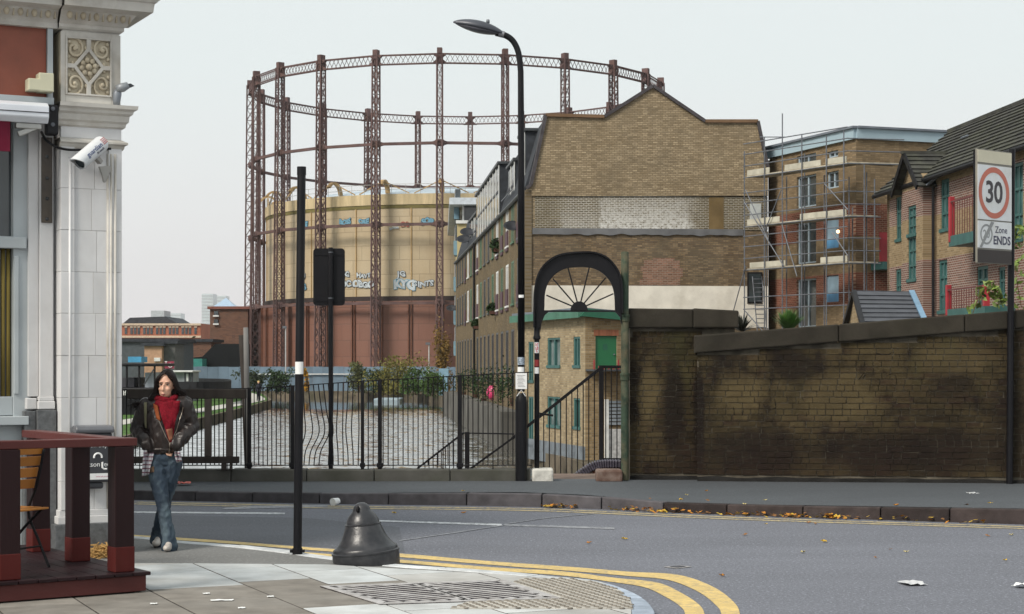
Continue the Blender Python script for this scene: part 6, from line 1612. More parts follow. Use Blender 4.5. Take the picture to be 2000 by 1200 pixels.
for li, z_ in enumerate(lifts):
    for dz_ in (0,.5,1.0,1.45):
        if li == 3 and dz_ > .6: continue
        a, b, c = sp_(1452), sp_(1655), sp_(1720 if li else 1766)
        MB().tube([(a.x,a.y,z_+dz_),(b.x,b.y,z_+dz_)],.024,6).build('ledger', tubeM, scf)
        if dz_ != 1.45: MB().tube([(b.x,b.y,z_+dz_),(c.x,c.y,z_+dz_)],.024,6).build('ledger', tubeM, scf)
    if li == 3: continue
    for k in range(4):
        a, b, c = sp_(1457,.15+k*.24), sp_(1653,.15+k*.24), sp_(1715 if li else 1760,.15+k*.24)
        MB().bar((a.x,a.y,z_+.05),(b.x,b.y,z_+.05),.22,.04).build('plank', wm_, scf); MB().bar((b.x,b.y,z_+.051),(c.x,c.y,z_+.051),.22,.04).build('plank', wm_, scf)
    segs = {0:[(1457,1500),(1530,1600),(1610,1650)],1:[(1457,1520),(1560,1650)],2:[(1462,1531),(1600,1652)]}[li]
    for s0,s1 in segs:
        a, b = sp_(s0,.08), sp_(s1,.08); MB().bar((a.x,a.y,z_+.2),(b.x,b.y,z_+.2),.035,.23).build('toe_board', mat('pale_toe_board',(0.42,0.40,0.33),.85,var=.2,scale=2) if 'pale_toe_board' not in bpy.data.materials else bpy.data.materials['pale_toe_board'], scf)
for (p0,y0_,p1,y1_) in ((1456,372,1500,470),(1490,460,1525,372),(1527,440,1556,540),(1456,520,1430,615),(1453,395,1530,520),(1625,455,1655,500),(1610,360,1655,410),(1455,608,1492,650)):
    a, b = sp_(p0), sp_(p1); MB().tube([(a.x,a.y-.08,sz_at(p0,y0_)),(b.x,b.y-.08,sz_at(p1,y1_))],.024,6).build('brace', tubeM, scf)
a,b = sp_(1484), sp_(1533); MB().tube([(a.x,a.y,sz_at(1484,268)),(b.x,b.y,sz_at(1533,268))],.024,6).build('ledger', tubeM, scf)
# ladder
ld = E('ladder', sp_(1475)); tag(ld,'aluminium ladder inside the left bay of the scaffolding','ladder')
for s_ in (-.2,.2):
    a = sp_(1468,.3); b = sp_(1478,.3); MB().tube([(a.x+s_,a.y,sz_at(1468,540)),(b.x+s_,b.y,sz_at(1478,650))],.025,6).build('stile', tubeM, ld)
for k in range(12):
    t = k/12; z_ = sz_at(1468,545)*(1-t)+sz_at(1478,648)*t; x = sp_(1468,.3).x*(1-t)+sp_(1478,.3).x*t; y = sp_(1468,.3).y
    MB().tube([(x-.2,y,z_),(x+.2,y,z_)],.018,5).build('rung', tubeM, ld)
# window in the painted gable end strip
wg = MB(); 
q0, q1 = gl(1463,590), gl(1486,535); wg.box(q0[0],q1[0],.02,.07,q0[1],q1[1]); wob = wg.build('window', M['glass'], wh, world=False)
MB().prism([gl(*p) for p in ((1460,593),(1460,532),(1489,532),(1489,593))], lambda a,b,t:(a,t,b), .03,.072).build('frame', M['black_dull'], wob, world=False)
q0, q1 = gl(1465,437), gl(1487,398); MB().box(q0[0],q1[0],.02,.07,q0[1],q1[1]).build('boarded_window', mat('pale_board',(0.45,0.48,0.48),.7), wh, world=False)
# lit work lamp on the scaffold
lp = sp_(1636); zl_ = sz_at(1636,453)
wl_ = E('work_lamp', (lp.x,lp.y,zl_)); tag(wl_,'small lit work lamp on the scaffolding','lamp')
lmM, nt, b = new_mat('lit_bulb'); b.inputs['Base Color'].default_value=(0.9,0.6,0.35,1); b.inputs['Emission Color'].default_value=(1,.62,.32,1); b.inputs['Emission Strength'].default_value=2.2
MB().sphere((lp.x,lp.y-.08,zl_),.075,10,8).build('bulb', lmM, wl_, smooth=True); MB().box(lp.x-.05,lp.x+.05,lp.y-.05,lp.y+.02,zl_-.06,zl_+.12).build('holder', M['dark_steel'], wl_)

# ================================================================== BRICK HOUSES ON THE RIGHT
hd0 = Vector((14.3,68.3,0)); hdv = Vector((.076,-1,0)).normalized()       # wall runs towards the camera
hs_ = E('brick_houses', (hd0.x,hd0.y,ZG), atan2(hdv.y,hdv.x)); tag(hs_,'two-tone brick houses with dark tiled roofs, projecting gable and green windows','house')
# local: x along the wall towards the camera, y = to the right (into the house is +y when x points to -Y world)... 
Hn = Vector((-hdv.y,hdv.x,0))       # local +y
# +y local = (1, .076): into the house
def hl(px,py,off=0.0):
    o = hd0+Hn*off; a = (px-1000)/F; t = (a*o.y-o.x)/(hdv.x-a*hdv.y); D = o.y+hdv.y*t; return t, CH+(HZ-py)/F*D-ZG
HY = brick_mat('house_yellow_brick',(0.28,0.21,0.125),(0.22,0.16,0.09),(0.30,0.24,0.16),var=.4)
HR = brick_mat('house_red_brick',(0.19,0.095,0.075),(0.13,0.066,0.053),(0.33,0.285,0.25),ms=.015,var=.5)
eaveZ = hl(1820,348)[1]
HL_ = 17.0
zb = [(-.5,hl(1800,505)[1]*0+4.55,HR),(4.55,6.35,HY),(6.35,eaveZ-.25,HR),(eaveZ-.25,eaveZ,HY)]
# storey bands measured on the bay: red below y=515, yellow 445-515, red 375-445, yellow gable
bz = [ -.6, hl(1800,512)[1], hl(1800,428)[1], hl(1800,372)[1], eaveZ ]
hm_ = [HR,HY,HR,HY]
bayX0, bayX1 = hl(1762,400,-.4)[0], hl(1803,400,-.4)[0]
hop = []
for (p0,p1,y1_,y0_,off) in ((1750,1760,385,470,0),(1749,1760,526,620,0),(1773,1789,402,460,-.4),(1773,1789,460,548,-.4),(1837,1854,350,450,0),(1833,1850,508,610,0),(1908,1930,520,600,0),(1950,1963,522,600,0),(1978,1998,318,470,0)):
    hop.append((hl(p0,0,off)[0],hl(p1,0,off)[0],hl((p0+p1)/2,y0_,off)[1],hl((p0+p1)/2,y1_,off)[1],off))
def wallstrip(x0,x1,off,depth,nm):
    ops_ = [o for o in hop if abs(o[4]-off)<.01 and o[0]>x0-.2 and o[1]<x1+.2]
    cx = sorted(set([x0,x1]+[o[0] for o in ops_]+[o[1] for o in ops_]))
    for zb0,zb1,m_ in zip(bz[:-1],bz[1:],hm_):
        q = MB()
        for a,b in zip(cx[:-1],cx[1:]):
            mid=(a+b)/2; oo = sorted((max(zb0,o[2]),min(zb1,o[3])) for o in ops_ if o[0]-.002<=mid<=o[1]+.002 and o[3]>zb0 and o[2]<zb1); z=zb0
            for lo__,hi__ in oo:
                if lo__>z+.01: MB().box(a,b,off,off+depth,z,lo__).build(nm, m_, hs_, world=False, fix=False)
                z=hi__
            if z<zb1-.01: MB().box(a,b,off,off+depth,z,zb1).build(nm, m_, hs_, world=False, fix=False)
wallstrip(0,bayX0,0,.3,'wall'); wallstrip(bayX1,HL_,0,.3,'wall'); wallstrip(bayX0,bayX1,-.4,.3,'bay_wall')
tgl = glass_mat('teal_tinted_glass',(0.07,0.12,0.12))
for (a,b,z0_,z1_,off) in hop:
    q=MB(); t=.1; q.box(a,a+t,off+.04,off+.12,z0_,z1_); q.box(b-t,b,off+.04,off+.12,z0_,z1_); q.box(a+t,b-t,off+.04,off+.12,z1_-t,z1_); q.box(a-.05,b+.05,off-.05,off+.12,z0_-.06,z0_+t*.6); q.box((a+b)/2-.04,(a+b)/2+.04,off+.05,off+.12,z0_,z1_)
    for k in range(1,3): q.box(a,b,off+.045,off+.12,z0_+(z1_-z0_)*k/3-.04,z0_+(z1_-z0_)*k/3+.04)
    w_=q.build('window', M['teal'], hs_, world=False); MB().box(a+.04,b-.04,off+.10,off+.11,z0_+.03,z1_-.03).build('pane', tgl, w_, world=False)
# bay side facing the camera, gable triangle and its roof
apx = hl(1783,300,-.4)
for zb0,zb1,m_ in zip(bz[:-1],bz[1:],hm_): MB().box(bayX1-.3,bayX1-.002,-.098,.0,zb0,zb1).build('bay_return', brick_mat('bay_return_brick',(0.22,0.10,0.06),(0.15,0.08,0.045),(0.22,0.17,0.12),plane='YZ') if zb0==bz[0] else bpy.data.materials['bay_return_brick'], hs_, world=False)
zE = hl(1803,348,-.4)[1]; bm = (bayX0+bayX1)/2; zApex = apx[1]
MB().prism([(bayX0,bz[-1]),(bayX1,bz[-1]),(bm,zApex-.15)], lambda a,b,t:(a,t,b), -.4,-.1).build('bay_gable', HY, hs_, world=False)
tile = mat('dark_roof_tile',(0.050,0.050,0.046),.85,var=.35,scale=2,bump=.2,bscale=8,rand=.12,dirt=(0.09,0.10,0.05),dirt_amt=.4,dscale=1)
def tiled(name, p00, p10, p01, p11, n, th=.05):
    """roof slope made of overlapping courses from eave (p00-p10) to ridge (p01-p11)"""
    p00,p10,p01,p11 = map(Vector,(p00,p10,p01,p11)); nr = (p10-p00).cross(p01-p00).normalized()
    if nr.z < 0: nr = -nr
    for k in range(n):
        a0, a1 = p00.lerp(p01,k/n), p10.lerp(p11,k/n); b0, b1 = p00.lerp(p01,(k+1.15)/n), p10.lerp(p11,(k+1.15)/n)
        MB().add([a0+nr*th*.2,a1+nr*th*.2,b1-nr*th*.6,b0-nr*th*.6,a0+nr*th*1.6,a1+nr*th*1.6,b1+nr*th*.5,b0+nr*th*.5],[(0,3,2,1),(4,5,6,7),(0,1,5,4),(1,2,6,5),(2,3,7,6),(3,0,4,7)]).build(name, tile, hs_, world=False)
yR = 1.9
tiled('tile_course',(bayX0-.3,-.75,zE-.35),(bayX0-.3,yR,zE-.35),(bm,-.75,zApex),(bm,yR,zApex),8)
tiled('tile_course',(bayX1+.3,-.75,zE-.35),(bayX1+.3,yR,zE-.35),(bm,-.75,zApex),(bm,yR,zApex),8)
MB().bar((bm,-.8,zApex+.03),(bm,1.6,zApex+.03),.22,.1).build('ridge_tile', tile, hs_, world=False)
for e_ in (bayX0-.32,bayX1+.32): MB().bar((e_,-.72,zE-.36),(bm,-.72,zApex-.02),.06,.2).build('barge_board', M['black_dull'], hs_, world=False)
# main roof: eave along the wall, ridge higher and further in
ridgeZ = eaveZ+2.4; ry = 2.6
tiled('tile_course',(-.4,-.35,eaveZ-.05),(HL_+2,-.35,eaveZ-.05),(-.4,ry,ridgeZ),(HL_+2,ry,ridgeZ),13)
tiled('tile_course',(-.4,2*ry,eaveZ),(HL_+2,2*ry,eaveZ),(-.4,ry,ridgeZ),(HL_+2,ry,ridgeZ),5)
MB().bar((-.45,ry,ridgeZ+.03),(HL_+2,ry,ridgeZ+.03),.26,.12).build('ridge_tile', tile, hs_, world=False)
MB().prism([(0,-.5),(2*ry-.2,-.5),(2*ry-.2,eaveZ-.2),(ry,ridgeZ-.2),(0,eaveZ-.1)], lambda a,b,t:(t,a,b), .0,.3).build('end_wall', HY, hs_, world=False)
MB().tube([(-.4,-.42,eaveZ-.12),(HL_,-.42,eaveZ-.12)],.085,8).build('gutter', M['black_dull'], hs_, world=False)
MB().tube([(bayX1+.25,-.12,-.3),(bayX1+.25,-.12,eaveZ-.2)],.055,8).build('downpipe', M['black_dull'], hs_, world=False)
MB().bar(hl(1803,348,-.4)[0:1]+(-.45,zE-.32) if False else (bayX1+.32,-.36,zE-.28),(bayX1+2.0,.8,zE+.9),.12,.05).build('valley_flashing', M['leadgrey'], hs_, world=False)
for px_,py_ in ((1965,232),(1836,275),(1845,290)):
    t_, z_ = hl(px_,py_,3.0); f_ = .62; z2 = eaveZ+(ridgeZ-eaveZ)*f_
    if t_ < HL_: MB().obox((t_,-.35+(ry+.35)*f_,z2+.09),(.35,0,0),(0,.03,.02),(0,-.01,.02)).build('snow_guard', M['leadgrey'], hs_, world=False)
M['railred'] = mat('dull_red_rail',(0.11,0.028,0.028),.6)
# balconies: red posts, green slab, thin red bars
for (p0,p1,yt,yb,nm) in ((1856,1906,388,462,'upper'),(1850,1905,560,605,'lower')):
    x0, z1_ = hl(p0,yt,-.9); x1 = hl(p1+22,yt,-.9)[0]; z0_ = hl(p0,yb,-.9)[1]
    MB().box(x0,x1,-.95,-.01,z0_-.34,z0_).build('balcony_slab', M['teal'], hs_, world=False)
    MB().box(x0,x0+.16,-.97,-.8,z0_-.2,z1_+.05).build('balcony_post', M['red'], hs_, world=False, bevel=.02)
    MB().box(x1-.16,x1,-.97,-.8,z0_,z1_-.1).build('balcony_post', M['red'], hs_, world=False)
    MB().box(x0,x1,-.95,-.91,z1_-.15,z1_-.10).build('balcony_rail', M['railred'], hs_, world=False)
    k = x0+.3
    while k < x1-.2: MB().box(k,k+.022,-.94,-.92,z0_,z1_-.16).build('balcony_bar', M['railred'], hs_, world=False); k += .24
# small slate-roofed outhouse in front
OA = P(1668,571,48); OB = P(1776,573,48); OC = P(1797,612,45.5); OD = P(1652,628,45.5)
oh = E('slate_outhouse', (OA.x,46,ZG)); tag(oh,'low brick outhouse with dark slate roof behind the wall','outhouse')
slm = mat('blue_black_slate',(0.042,0.045,0.055),.6,var=.3,scale=4,rand=.12)
e0 = P(1690,640,45.0); e1 = P(1806,640,45.0)
for k in range(8):
    a0, a1 = OA.lerp(e0,k/8), OB.lerp(e1,k/8); b0, b1 = OA.lerp(e0,(k+1.1)/8), OB.lerp(e1,(k+1.1)/8)
    MB().prism([(0,0),(1,0),(1,1),(0,1)], lambda u_,v_,t: a0.lerp(a1,u_).lerp(b0.lerp(b1,u_),v_)+Vector((0,-.03,.05))*(t+ (v_)*.5), 0,.6).build('slate_course', slm, oh)
MB().prism([(0,0),(1,0),(1,1),(0,1)], lambda u_,v_,t: OA.lerp(OB,u_).lerp((P(1650,640,51)).lerp(P(1765,640,51),u_),v_)+Vector((0,0,.05))*t, 0,1).build('roof_back', slm, oh)
MB().add([e0,P(1655,640,51),OA,e0+Vector((.1,0,-2)),P(1655,640,51)+Vector((.1,0,-2))],[(0,1,2),(0,3,4,1)]).build('gable_wall', HY, oh)
MB().prism([(0,0),(1,0),(1,1),(0,1)], lambda u_,v_,t: e0.lerp(e1,u_)+Vector((0,.2+t*.2,-.05-v_*1.5)),0,1).build('front_wall', HY, oh)
for A_,B_ in ((OA,P(1652,640,50.8)),(OA,e0)): MB().bar(A_,B_+Vector((-.05,0,0)),.12,.14).build('barge_board', M['black_dull'], oh)
MB().bar(OB+Vector((.05,-.05,.06)),e1+Vector((.05,-.05,.06)),.14,.05).build('verge_flashing', mat('blue_grey_flashing',(0.12,0.22,0.32),.5), oh)

# ================================================================== DISTANT LEFT BANK
bM = brick_mat('far_brown_brick',(0.16,0.075,0.05),(0.12,0.06,0.045),(0.17,0.12,0.09),rh=.15,bw=.4,ms=.02)
def far_box(name, label, cat, p0, p1, yt, yb, D, m_, depth=12, roof=None, zb=None):
    a, b = P(p0,yt,D), P(p1,yb,D); z0_ = ZG if zb is None else zb
    e = E(name, ((a.x+b.x)/2,D,ZG)); tag(e,label,cat)
    MB().box(a.x,b.x,D,D+depth,z0_,a.z).build('wall', m_, e)
    if roof: MB().box(a.x-.3,b.x+.3,D-.3,D+depth+.3,a.z,a.z+.35).build('roof', roof, e)
    return e, a, b
e, a, b = far_box('brick_factory','brown windowless brick block left of the gasholder','building',410,484,604,760,236,bM,25,mat('red_parapet',(0.20,0.08,0.06),.8))
for px,py in ((422,612),(422,628)):
    p,q = P(px-4,py+4,235.9),P(px+4,py-4,235.9); MB().box(p.x,q.x,235.85,236.2,p.z,q.z).build('window', M['glass'], e); MB().box(p.x-.1,q.x+.1,235.7,235.84,p.z-.2,p.z).build('sill', frm_w, e)
# red brick mill with pale bands
e, a, b = far_box('red_brick_mill','long red brick mill with pale bands and many windows in the distance','building',236,392,632,700,420,mat('mill_red_brick',(0.34,0.12,0.07),.85,var=.15,scale=.4),30)
pbm = mat('mill_cream_band',(0.55,0.44,0.33),.8)
D=420
for py in (634,658): q0=P(236,py+2,D-.3); q1=P(392,py-2,D-.3); MB().box(q0.x,q1.x,D-.4,D+.2,q0.z,q1.z).build('cornice_band', pbm, e)
k=0; px=246
while px < 388:
    q0=P(px-2.2,653,D); q1=P(px+2.2,640,D); w_=MB().box(q0.x,q1.x,D-.12,D+.3,q0.z,q1.z).build('window', M['glass'], e); MB().box(q0.x-.08,q1.x+.08,D-.2,D-.13,q1.z,q1.z+.3).build('lintel', pbm, w_)
    px += 7 if k%3 else 11; k+=1
z0 = P(0,628,D).z; MB().prism([(P(236,0,D).x,z0-.5),(P(250,0,D).x,z0+.9),(P(320,0,D).x,z0+1.2),(P(345,0,D).x,z0-.6)], lambda a_,b_,t:(a_,t,b_), D+2,D+24).build('roof', M['slate'], e)
MB().box(P(288,0,D).x,P(314,0,D).x,D+4,D+12,z0,P(0,606,D).z).build('roof_plant', mat('pale_grey_cladding',(0.42,0.45,0.47),.6), e)
# office towers far away
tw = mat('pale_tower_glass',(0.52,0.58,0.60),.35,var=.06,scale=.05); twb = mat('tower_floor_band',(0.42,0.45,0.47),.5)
def tower(p0,p1,yt,label,D=2600):
    a,b = P(p0,yt,D),P(p1,yt,D); e = E('office_tower', ((a.x+b.x)/2,D,ZG)); tag(e,label,'tower','office towers on the skyline')
    w_ = MB().box(a.x,b.x,D,D+35,ZG,a.z).build('wall', tw, e); n=int((a.z-P(0,690,D).z)/4.5)
    for k in range(n):
        z_=a.z-3-k*4.5; MB().box(a.x-.3,b.x+.3,D-.4,D+.1,z_-.7,z_+.7).build('floor_band', twb, w_)
    return e,a,b
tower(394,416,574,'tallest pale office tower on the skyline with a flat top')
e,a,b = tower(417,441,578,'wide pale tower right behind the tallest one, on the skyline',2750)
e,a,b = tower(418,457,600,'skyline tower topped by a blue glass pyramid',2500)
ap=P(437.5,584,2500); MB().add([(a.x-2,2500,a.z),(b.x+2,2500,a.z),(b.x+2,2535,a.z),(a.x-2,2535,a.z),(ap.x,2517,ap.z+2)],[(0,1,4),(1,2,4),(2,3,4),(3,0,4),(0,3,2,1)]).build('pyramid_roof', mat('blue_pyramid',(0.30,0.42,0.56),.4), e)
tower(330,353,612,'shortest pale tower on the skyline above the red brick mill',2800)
# sheds and yard
far_box('grey_shed','long low grey shed with dark roof on the left bank','shed',236,345,668,725,190,mat('grey_cladding',(0.075,0.088,0.098),.7),10,M['slate'])
e,a,b = far_box('peach_shed','peach-coloured shed wall beside the grey shed','shed',282,316,676,725,186,mat('peach_render',(0.42,0.26,0.17),.8),3.5,M['slate'])
q0,q1=P(301,706,185.9),P(313,699,185.9); MB().box(q0.x,q1.x,185.85,186.1,q0.z,q1.z).build('window', frm_w, e)
far_box('grey_block_shed','grey concrete shed with small windows right of the peach shed','shed',317,342,672,725,187,mat('concrete_grey',(0.11,0.11,0.11),.8),5,M['slate'])
far_box('blue_container','bright blue container in the yard at far left','container',250,276,697,708,180,mat('bright_blue',(0.05,0.27,0.48),.5),3,None,P(0,708,180).z)
far_box('teal_container','teal green container under the lean-to roof','container',362,395,701,716,209,mat('teal_container_paint',(0.03,0.20,0.17),.5),3)
e = E('dark_barn',(P(420,0,212).x,212,ZG)); tag(e,'black-roofed barn with lean-to in front of the brown brick block','shed')
MB().prism([(P(340,0,212).x,P(0,702,212).z),(P(395,0,212).x,P(0,697,212).z),(P(420,0,212).x,P(0,672,212).z),(P(478,0,212).x,P(0,672,212).z),(P(480,0,212).x,ZG),(P(395,0,212).x,ZG),(P(395,0,212).x,P(0,700,212).z),(P(340,0,212).x,P(0,705,212).z)], lambda a_,b_,t:(a_,t,b_), 212,216).build('roof', mat('black_felt',(0.007,0.008,0.009),.8), e)
for px in (345,372): MB().box(P(px,0,212).x-.1,P(px,0,212).x+.1,212.2,212.5,ZG,P(0,703,212).z).build('post', M['dark_steel'], e)
far_box('brick_shed','long low reddish brick shed behind the lean-to','shed',343,412,668,725,222,bM,8,M['slate'])
# yard trees
def tree(name, label, cat, px, py_base, D, h, r, n, col, seed, trunk=True, size=.22, group=None):
    random.seed(seed); base = P(px,py_base,D); base.z = ZG; e = E(name, base); tag(e,label,cat,group)
    lm_ = mat(name+'_leaves_%d'%seed, col, .9, var=.5, scale=1.2)
    mb = MB(); clumps = [Vector((base.x+random.gauss(0,r*.45),D+random.gauss(0,r*.4),ZG+h*random.uniform(.35 if trunk else .12,.92))) for _ in range(max(6,n//70))]
    pts_ = []
    for _ in range(n):
        c = random.choice(clumps); pts_.append(c+Vector((random.gauss(0,r*.22),random.gauss(0,r*.22),random.gauss(0,h*.10))))
    leaf_cloud(mb, pts_, size); mb.build('crown', lm_, e, fix=False)
    t = MB(); bk_ = mat(name+'_bark_%d'%seed,(0.06,0.045,0.03),.9)
    t.tube([base,base+Vector((.1,0,h*.4)),base+Vector((.0,0,h*.75))],[h*.02+.04,h*.014+.03,.02],7)
    for c in clumps[:8]: t.tube([base+Vector((0,0,h*.3)),c.lerp(base+Vector((0,0,h*.5)),.4),c],[.05,.03,.012],5)
    t.build('trunk', bk_, e); return e
for i,(px,D,h,r) in enumerate(((362,300,6.3,3.0),(392,290,4.8,2.6),(345,310,4.5,2.0))):
    tree('yard_tree', ('tallest','middle','smallest')[i]+' green tree in front of the red brick mill','tree',px,720,D,h,r,900,(0.13,0.115,0.045),100+i,True,.34,'trees before the mill')
# blue hoarding with panels
hb_ = E('blue_hoarding', (P(600,0,205).x,205,ZG)); tag(hb_,'long faded blue hoarding fence along the far bank','fence')
hmm = mat('faded_blue_boards',(0.15,0.21,0.27),.7,var=.18,scale=.6,rand=.15)
x = P(344,0,205).x; xe = P(892,0,205).x; zt_ = CH+(HZ-716.5)/F*205
pm_ = MB().box(0,1.18,0,.06,ZG,zt_).mesh('hoarding_panel', hmm)
k=0
while x < xe:
    inst('hoarding_panel', pm_, hb_, XF[hb_.name].inverted()@Vector((x,205+random.uniform(0,.06),0)), 0, (1,1,1+random.uniform(-.03,.03))); x += 1.2; k+=1
MB().box(P(500,0,204.9).x,P(700,0,204.9).x,204.8,204.9,CH+(HZ-732)/F*205,CH+(HZ-730)/F*205).build('pale_rail', frm_w, hb_)
gt = MB().box(P(857,0,178).x,P(876,0,178).x,177.8,178,ZG,CH+(HZ-720)/F*178).build('blue_gate', mat('pale_blue_gate',(0.17,0.30,0.42),.6)); tag(gt,'pale blue steel gate beside the canal wall below the gasholder','gate')
for px,py0,D_,lb in ((558,640,200,'slim white mast in front of the gasholder tank, left'),(838,672,185,'short grey lamp post in front of the rust-red tank')):
    b_=P(px,740,D_); b_.z=ZG; t_=P(px,py0,D_); e=E('lamp_mast',b_); tag(e,lb,'mast'); MB().tube([b_,t_],.07,7).build('mast', mat('pale_mast',(0.42,0.42,0.42),.6) if px==558 else bpy.data.materials['pale_mast'], e); MB().box(t_.x-.35,t_.x+.1,D_-.15,D_+.15,t_.z-.1,t_.z+.15).build('lamp_head', M['galv'], e)
# shrubs along the far bank
shr = [(775,182,3.7,2.2,2600,(0.15,0.14,0.04),'large yellow-green shrub below the gasholder'),(868,180,6.6,.9,1800,(0.17,0.11,0.035),'tall autumn-brown tree against the warehouse end'),(812,179,2.6,1.3,1500,(0.055,0.10,0.03),'dark green shrub at the water below the gasholder'),
       (543,194,2.5,1.1,1800,(0.035,0.06,0.025),'round dark green bush before the hoarding, left of the plain pole'),(497,192,2.3,1.1,1500,(0.04,0.055,0.03),'dark bush at the tip of the grass bank'),(702,193,3.0,1.0,1500,(0.09,0.10,0.04),'thin greenish bush right of the sign back'),
       (742,190,2.4,1.6,1800,(0.035,0.055,0.025),'low dark shrub overhanging the far water edge'),(599,197,2.6,.35,420,(0.38,0.20,0.02),'small bright orange shrub beside the plain pole'),(845,174,2.6,1.2,1500,(0.05,0.09,0.025),'green scrub by the blue gate')]
for i,(px,D_,h,r,n,c,lb) in enumerate(shr):
    tree('bank_shrub', lb, 'shrub', px, 760, D_, h, r, n, c, 200+i, False, .13, None)
# floating blue-grey raft
rf = MB(); a=G(733,782,WATER+.15); rf.box(a.x,a.x+2.6,a.y-3,a.y+3,WATER-.1,WATER+.35); ro_=rf.build('floating_raft', mat('pale_blue_raft',(0.25,0.32,0.37),.6), bevel=.1); tag(ro_,'small pale blue raft floating near the far bank','raft')
# black work boat with roofed frame at the far left
wbt = E('work_boat', (P(285,0,112).x,112,WATER)); tag(wbt,'black work boat with roofed steel frame moored at the left bank','boat')
bx = lambda px: P(px,0,112).x; bzz = lambda py: P(0,py,112).z
MB().prism([(bx(225),bzz(790)),(bx(232),bzz(757)),(bx(305),bzz(757)),(bx(318),bzz(790)),(bx(312),-2.3),(bx(230),-2.3)], lambda a_,b_,t:(a_,t,b_), 111,118).build('hull', M['black'], wbt, bevel=.08)
MB().box(bx(228),bx(312),111.2,117,bzz(716),bzz(710)).build('roof', M['black_dull'], wbt, bevel=.06)
for px in (236,252,276,306): MB().box(bx(px)-.05,bx(px)+.05,111.3,111.45,bzz(757),bzz(716)).build('post', M['black_dull'], wbt)
MB().bar((bx(285),111.4,bzz(752)),(bx(304),111.4,bzz(722)),.08).build('brace', M['dark_steel'], wbt)
MB().box(bx(238),bx(262),112,116,bzz(757),bzz(738)).build('cabin', M['ink'], wbt, bevel=.03); MB().box(bx(283),bx(300),112,116,bzz(757),bzz(728)).build('cabin', mat('pale_cabin',(0.32,0.36,0.40),.5), wbt)
me=text_mesh('Wilfrid',.42,M['paper'],.004); place('lettering', me, frame((bx(249),110.98,bzz(768)),(1,0,0),(0,0,1)), wbt)
wc = E('white_cabin',(P(355,0,150).x,150,ZG)); tag(wc,'small pale cabin with dark posts behind the woman','cabin')
c_=lambda px:P(px,0,150).x; z_=lambda py:P(0,py,150).z
MB().box(c_(338),c_(376),150,153,ZG,z_(727)).build('wall', mat('cabin_grey',(0.25,0.27,0.29),.6), wc); MB().box(c_(330),c_(378),149.5,153.5,z_(727),z_(724)).build('roof', frm_w, wc)
for px in (362,370,376): MB().box(c_(px)-.06,c_(px)+.06,149.85,149.98,ZG,z_(728)).build('post', M['ink'], wc)
MB().box(c_(364),c_(369),149.9,149.99,z_(745),z_(731)).build('window', frm_w, wc)
# low dark curved fence on the bank
cf = MB(); pts_=[P(330,757,138),P(385,758,136),(P(425,756,138)),(P(446,752,142)),(P(450,748,150)),(P(440,745,160)),(P(400,743,165)),(P(380,742,168))]
pp=catmull([tuple(p) for p in pts_],4)
for p,q in zip(pp[:-1],pp[1:]):
    p=Vector(p);q=Vector(q); p.z=q.z=-.35; cf.bar(p,q,.12,1.3)
cfo=cf.build('curved_wall', mat('black_boards',(0.012,0.012,0.015),.8,spec=.2)); tag(cfo,'low black curved wall on the left bank behind the timber barrier','wall')
# red platform sign
sg2=E('platform_sign',P(327,735,120)); tag(sg2,'small red sign with white symbols above the woman’s head','sign')
p=P(327,0,120); z_=lambda py:P(0,py,120).z
MB().box(p.x-.18,p.x+.45,119.95,120,z_(720),z_(706)).build('plate', mat('sign_maroon',(0.25,0.03,0.06),.5), sg2); MB().tube([(p.x-.12,120.03,ZG),(p.x-.12,120.03,z_(706))],.04,6).build('post', frm_w, sg2)
MB().tube([(p.x+.2+.13*cos(t),119.93,z_(714)+.13*sin(t)) for t in np.linspace(0,2*pi,13)[:-1]],.025,5,closed=True).build('ring_symbol', M['paper'], sg2)
place('lettering', text_mesh('T',.28,M['paper'],.004,.005), frame((p.x-.08,119.93,z_(709)),(1,0,0),(0,0,1)), sg2)
# overhanging plants at the brick wall
def spiky(name,label,px,py,D,n,L,col,up,seed):
    random.seed(seed); b=P(px,py,D); e=E(name,b); tag(e,label,'plant'); mb=MB()
    for k in range(n):
        a=random.uniform(0,2*pi); el=random.uniform(*up); d=Vector((cos(a)*cos(el),sin(a)*cos(el),sin(el))); l=L*random.uniform(.6,1); s=d.cross(Vector((0,0,1))).normalized()*.012
        m_=b+d*l*.55; t=b+d*l+Vector((0,0,-.08*l)); mb.add([b-s*.6,b+s*.6,m_+s,m_-s,t],[(0,1,2,3),(3,2,4)])
    mb.build('leaves', mat(name+'_leaf',col,.6,var=.4,scale=8), e, fix=False); return e
spiky('yucca_plant','dark spiky yucca peeping over the wall beside the pier cap',1450,648,26.0,110,.36,(0.028,0.03,0.022),(.0,1.3),1)
g2=spiky('grass_clump','bright green grass clump on top of the brick wall',1540,650,25.6,420,.40,(0.07,0.16,0.03),(.7,1.5),2)
def vine(label,pts_,seed):
    random.seed(seed); b=P(*pts_[0],25.2); e=E('climbing_plant',b); tag(e,label,'plant'); sp2=[P(x,y,25.2+random.uniform(-.1,.1)) for x,y in pts_]; cp2=[Vector(q) for q in catmull([tuple(q) for q in sp2],6)]
    MB().tube(cp2,.006,5).build('stem', mat('stem_brown_%d'%seed,(0.10,0.06,0.03),.8), e); mb=MB()
    for q in cp2:
        for _ in range(3):
            c=q+Vector((random.gauss(0,.05),random.gauss(0,.05),random.gauss(0,.05))); leaf_cloud(mb,[c],.055)
    mb.build('leaves', mat('vine_leaf_%d'%seed,(0.14,0.20,0.04),.6,var=.6,scale=9), e, fix=False)
vine('thin climbing plant with yellowish leaves left of the speed sign post',[(1900,612),(1915,575),(1935,560),(1950,575),(1955,590)],3)
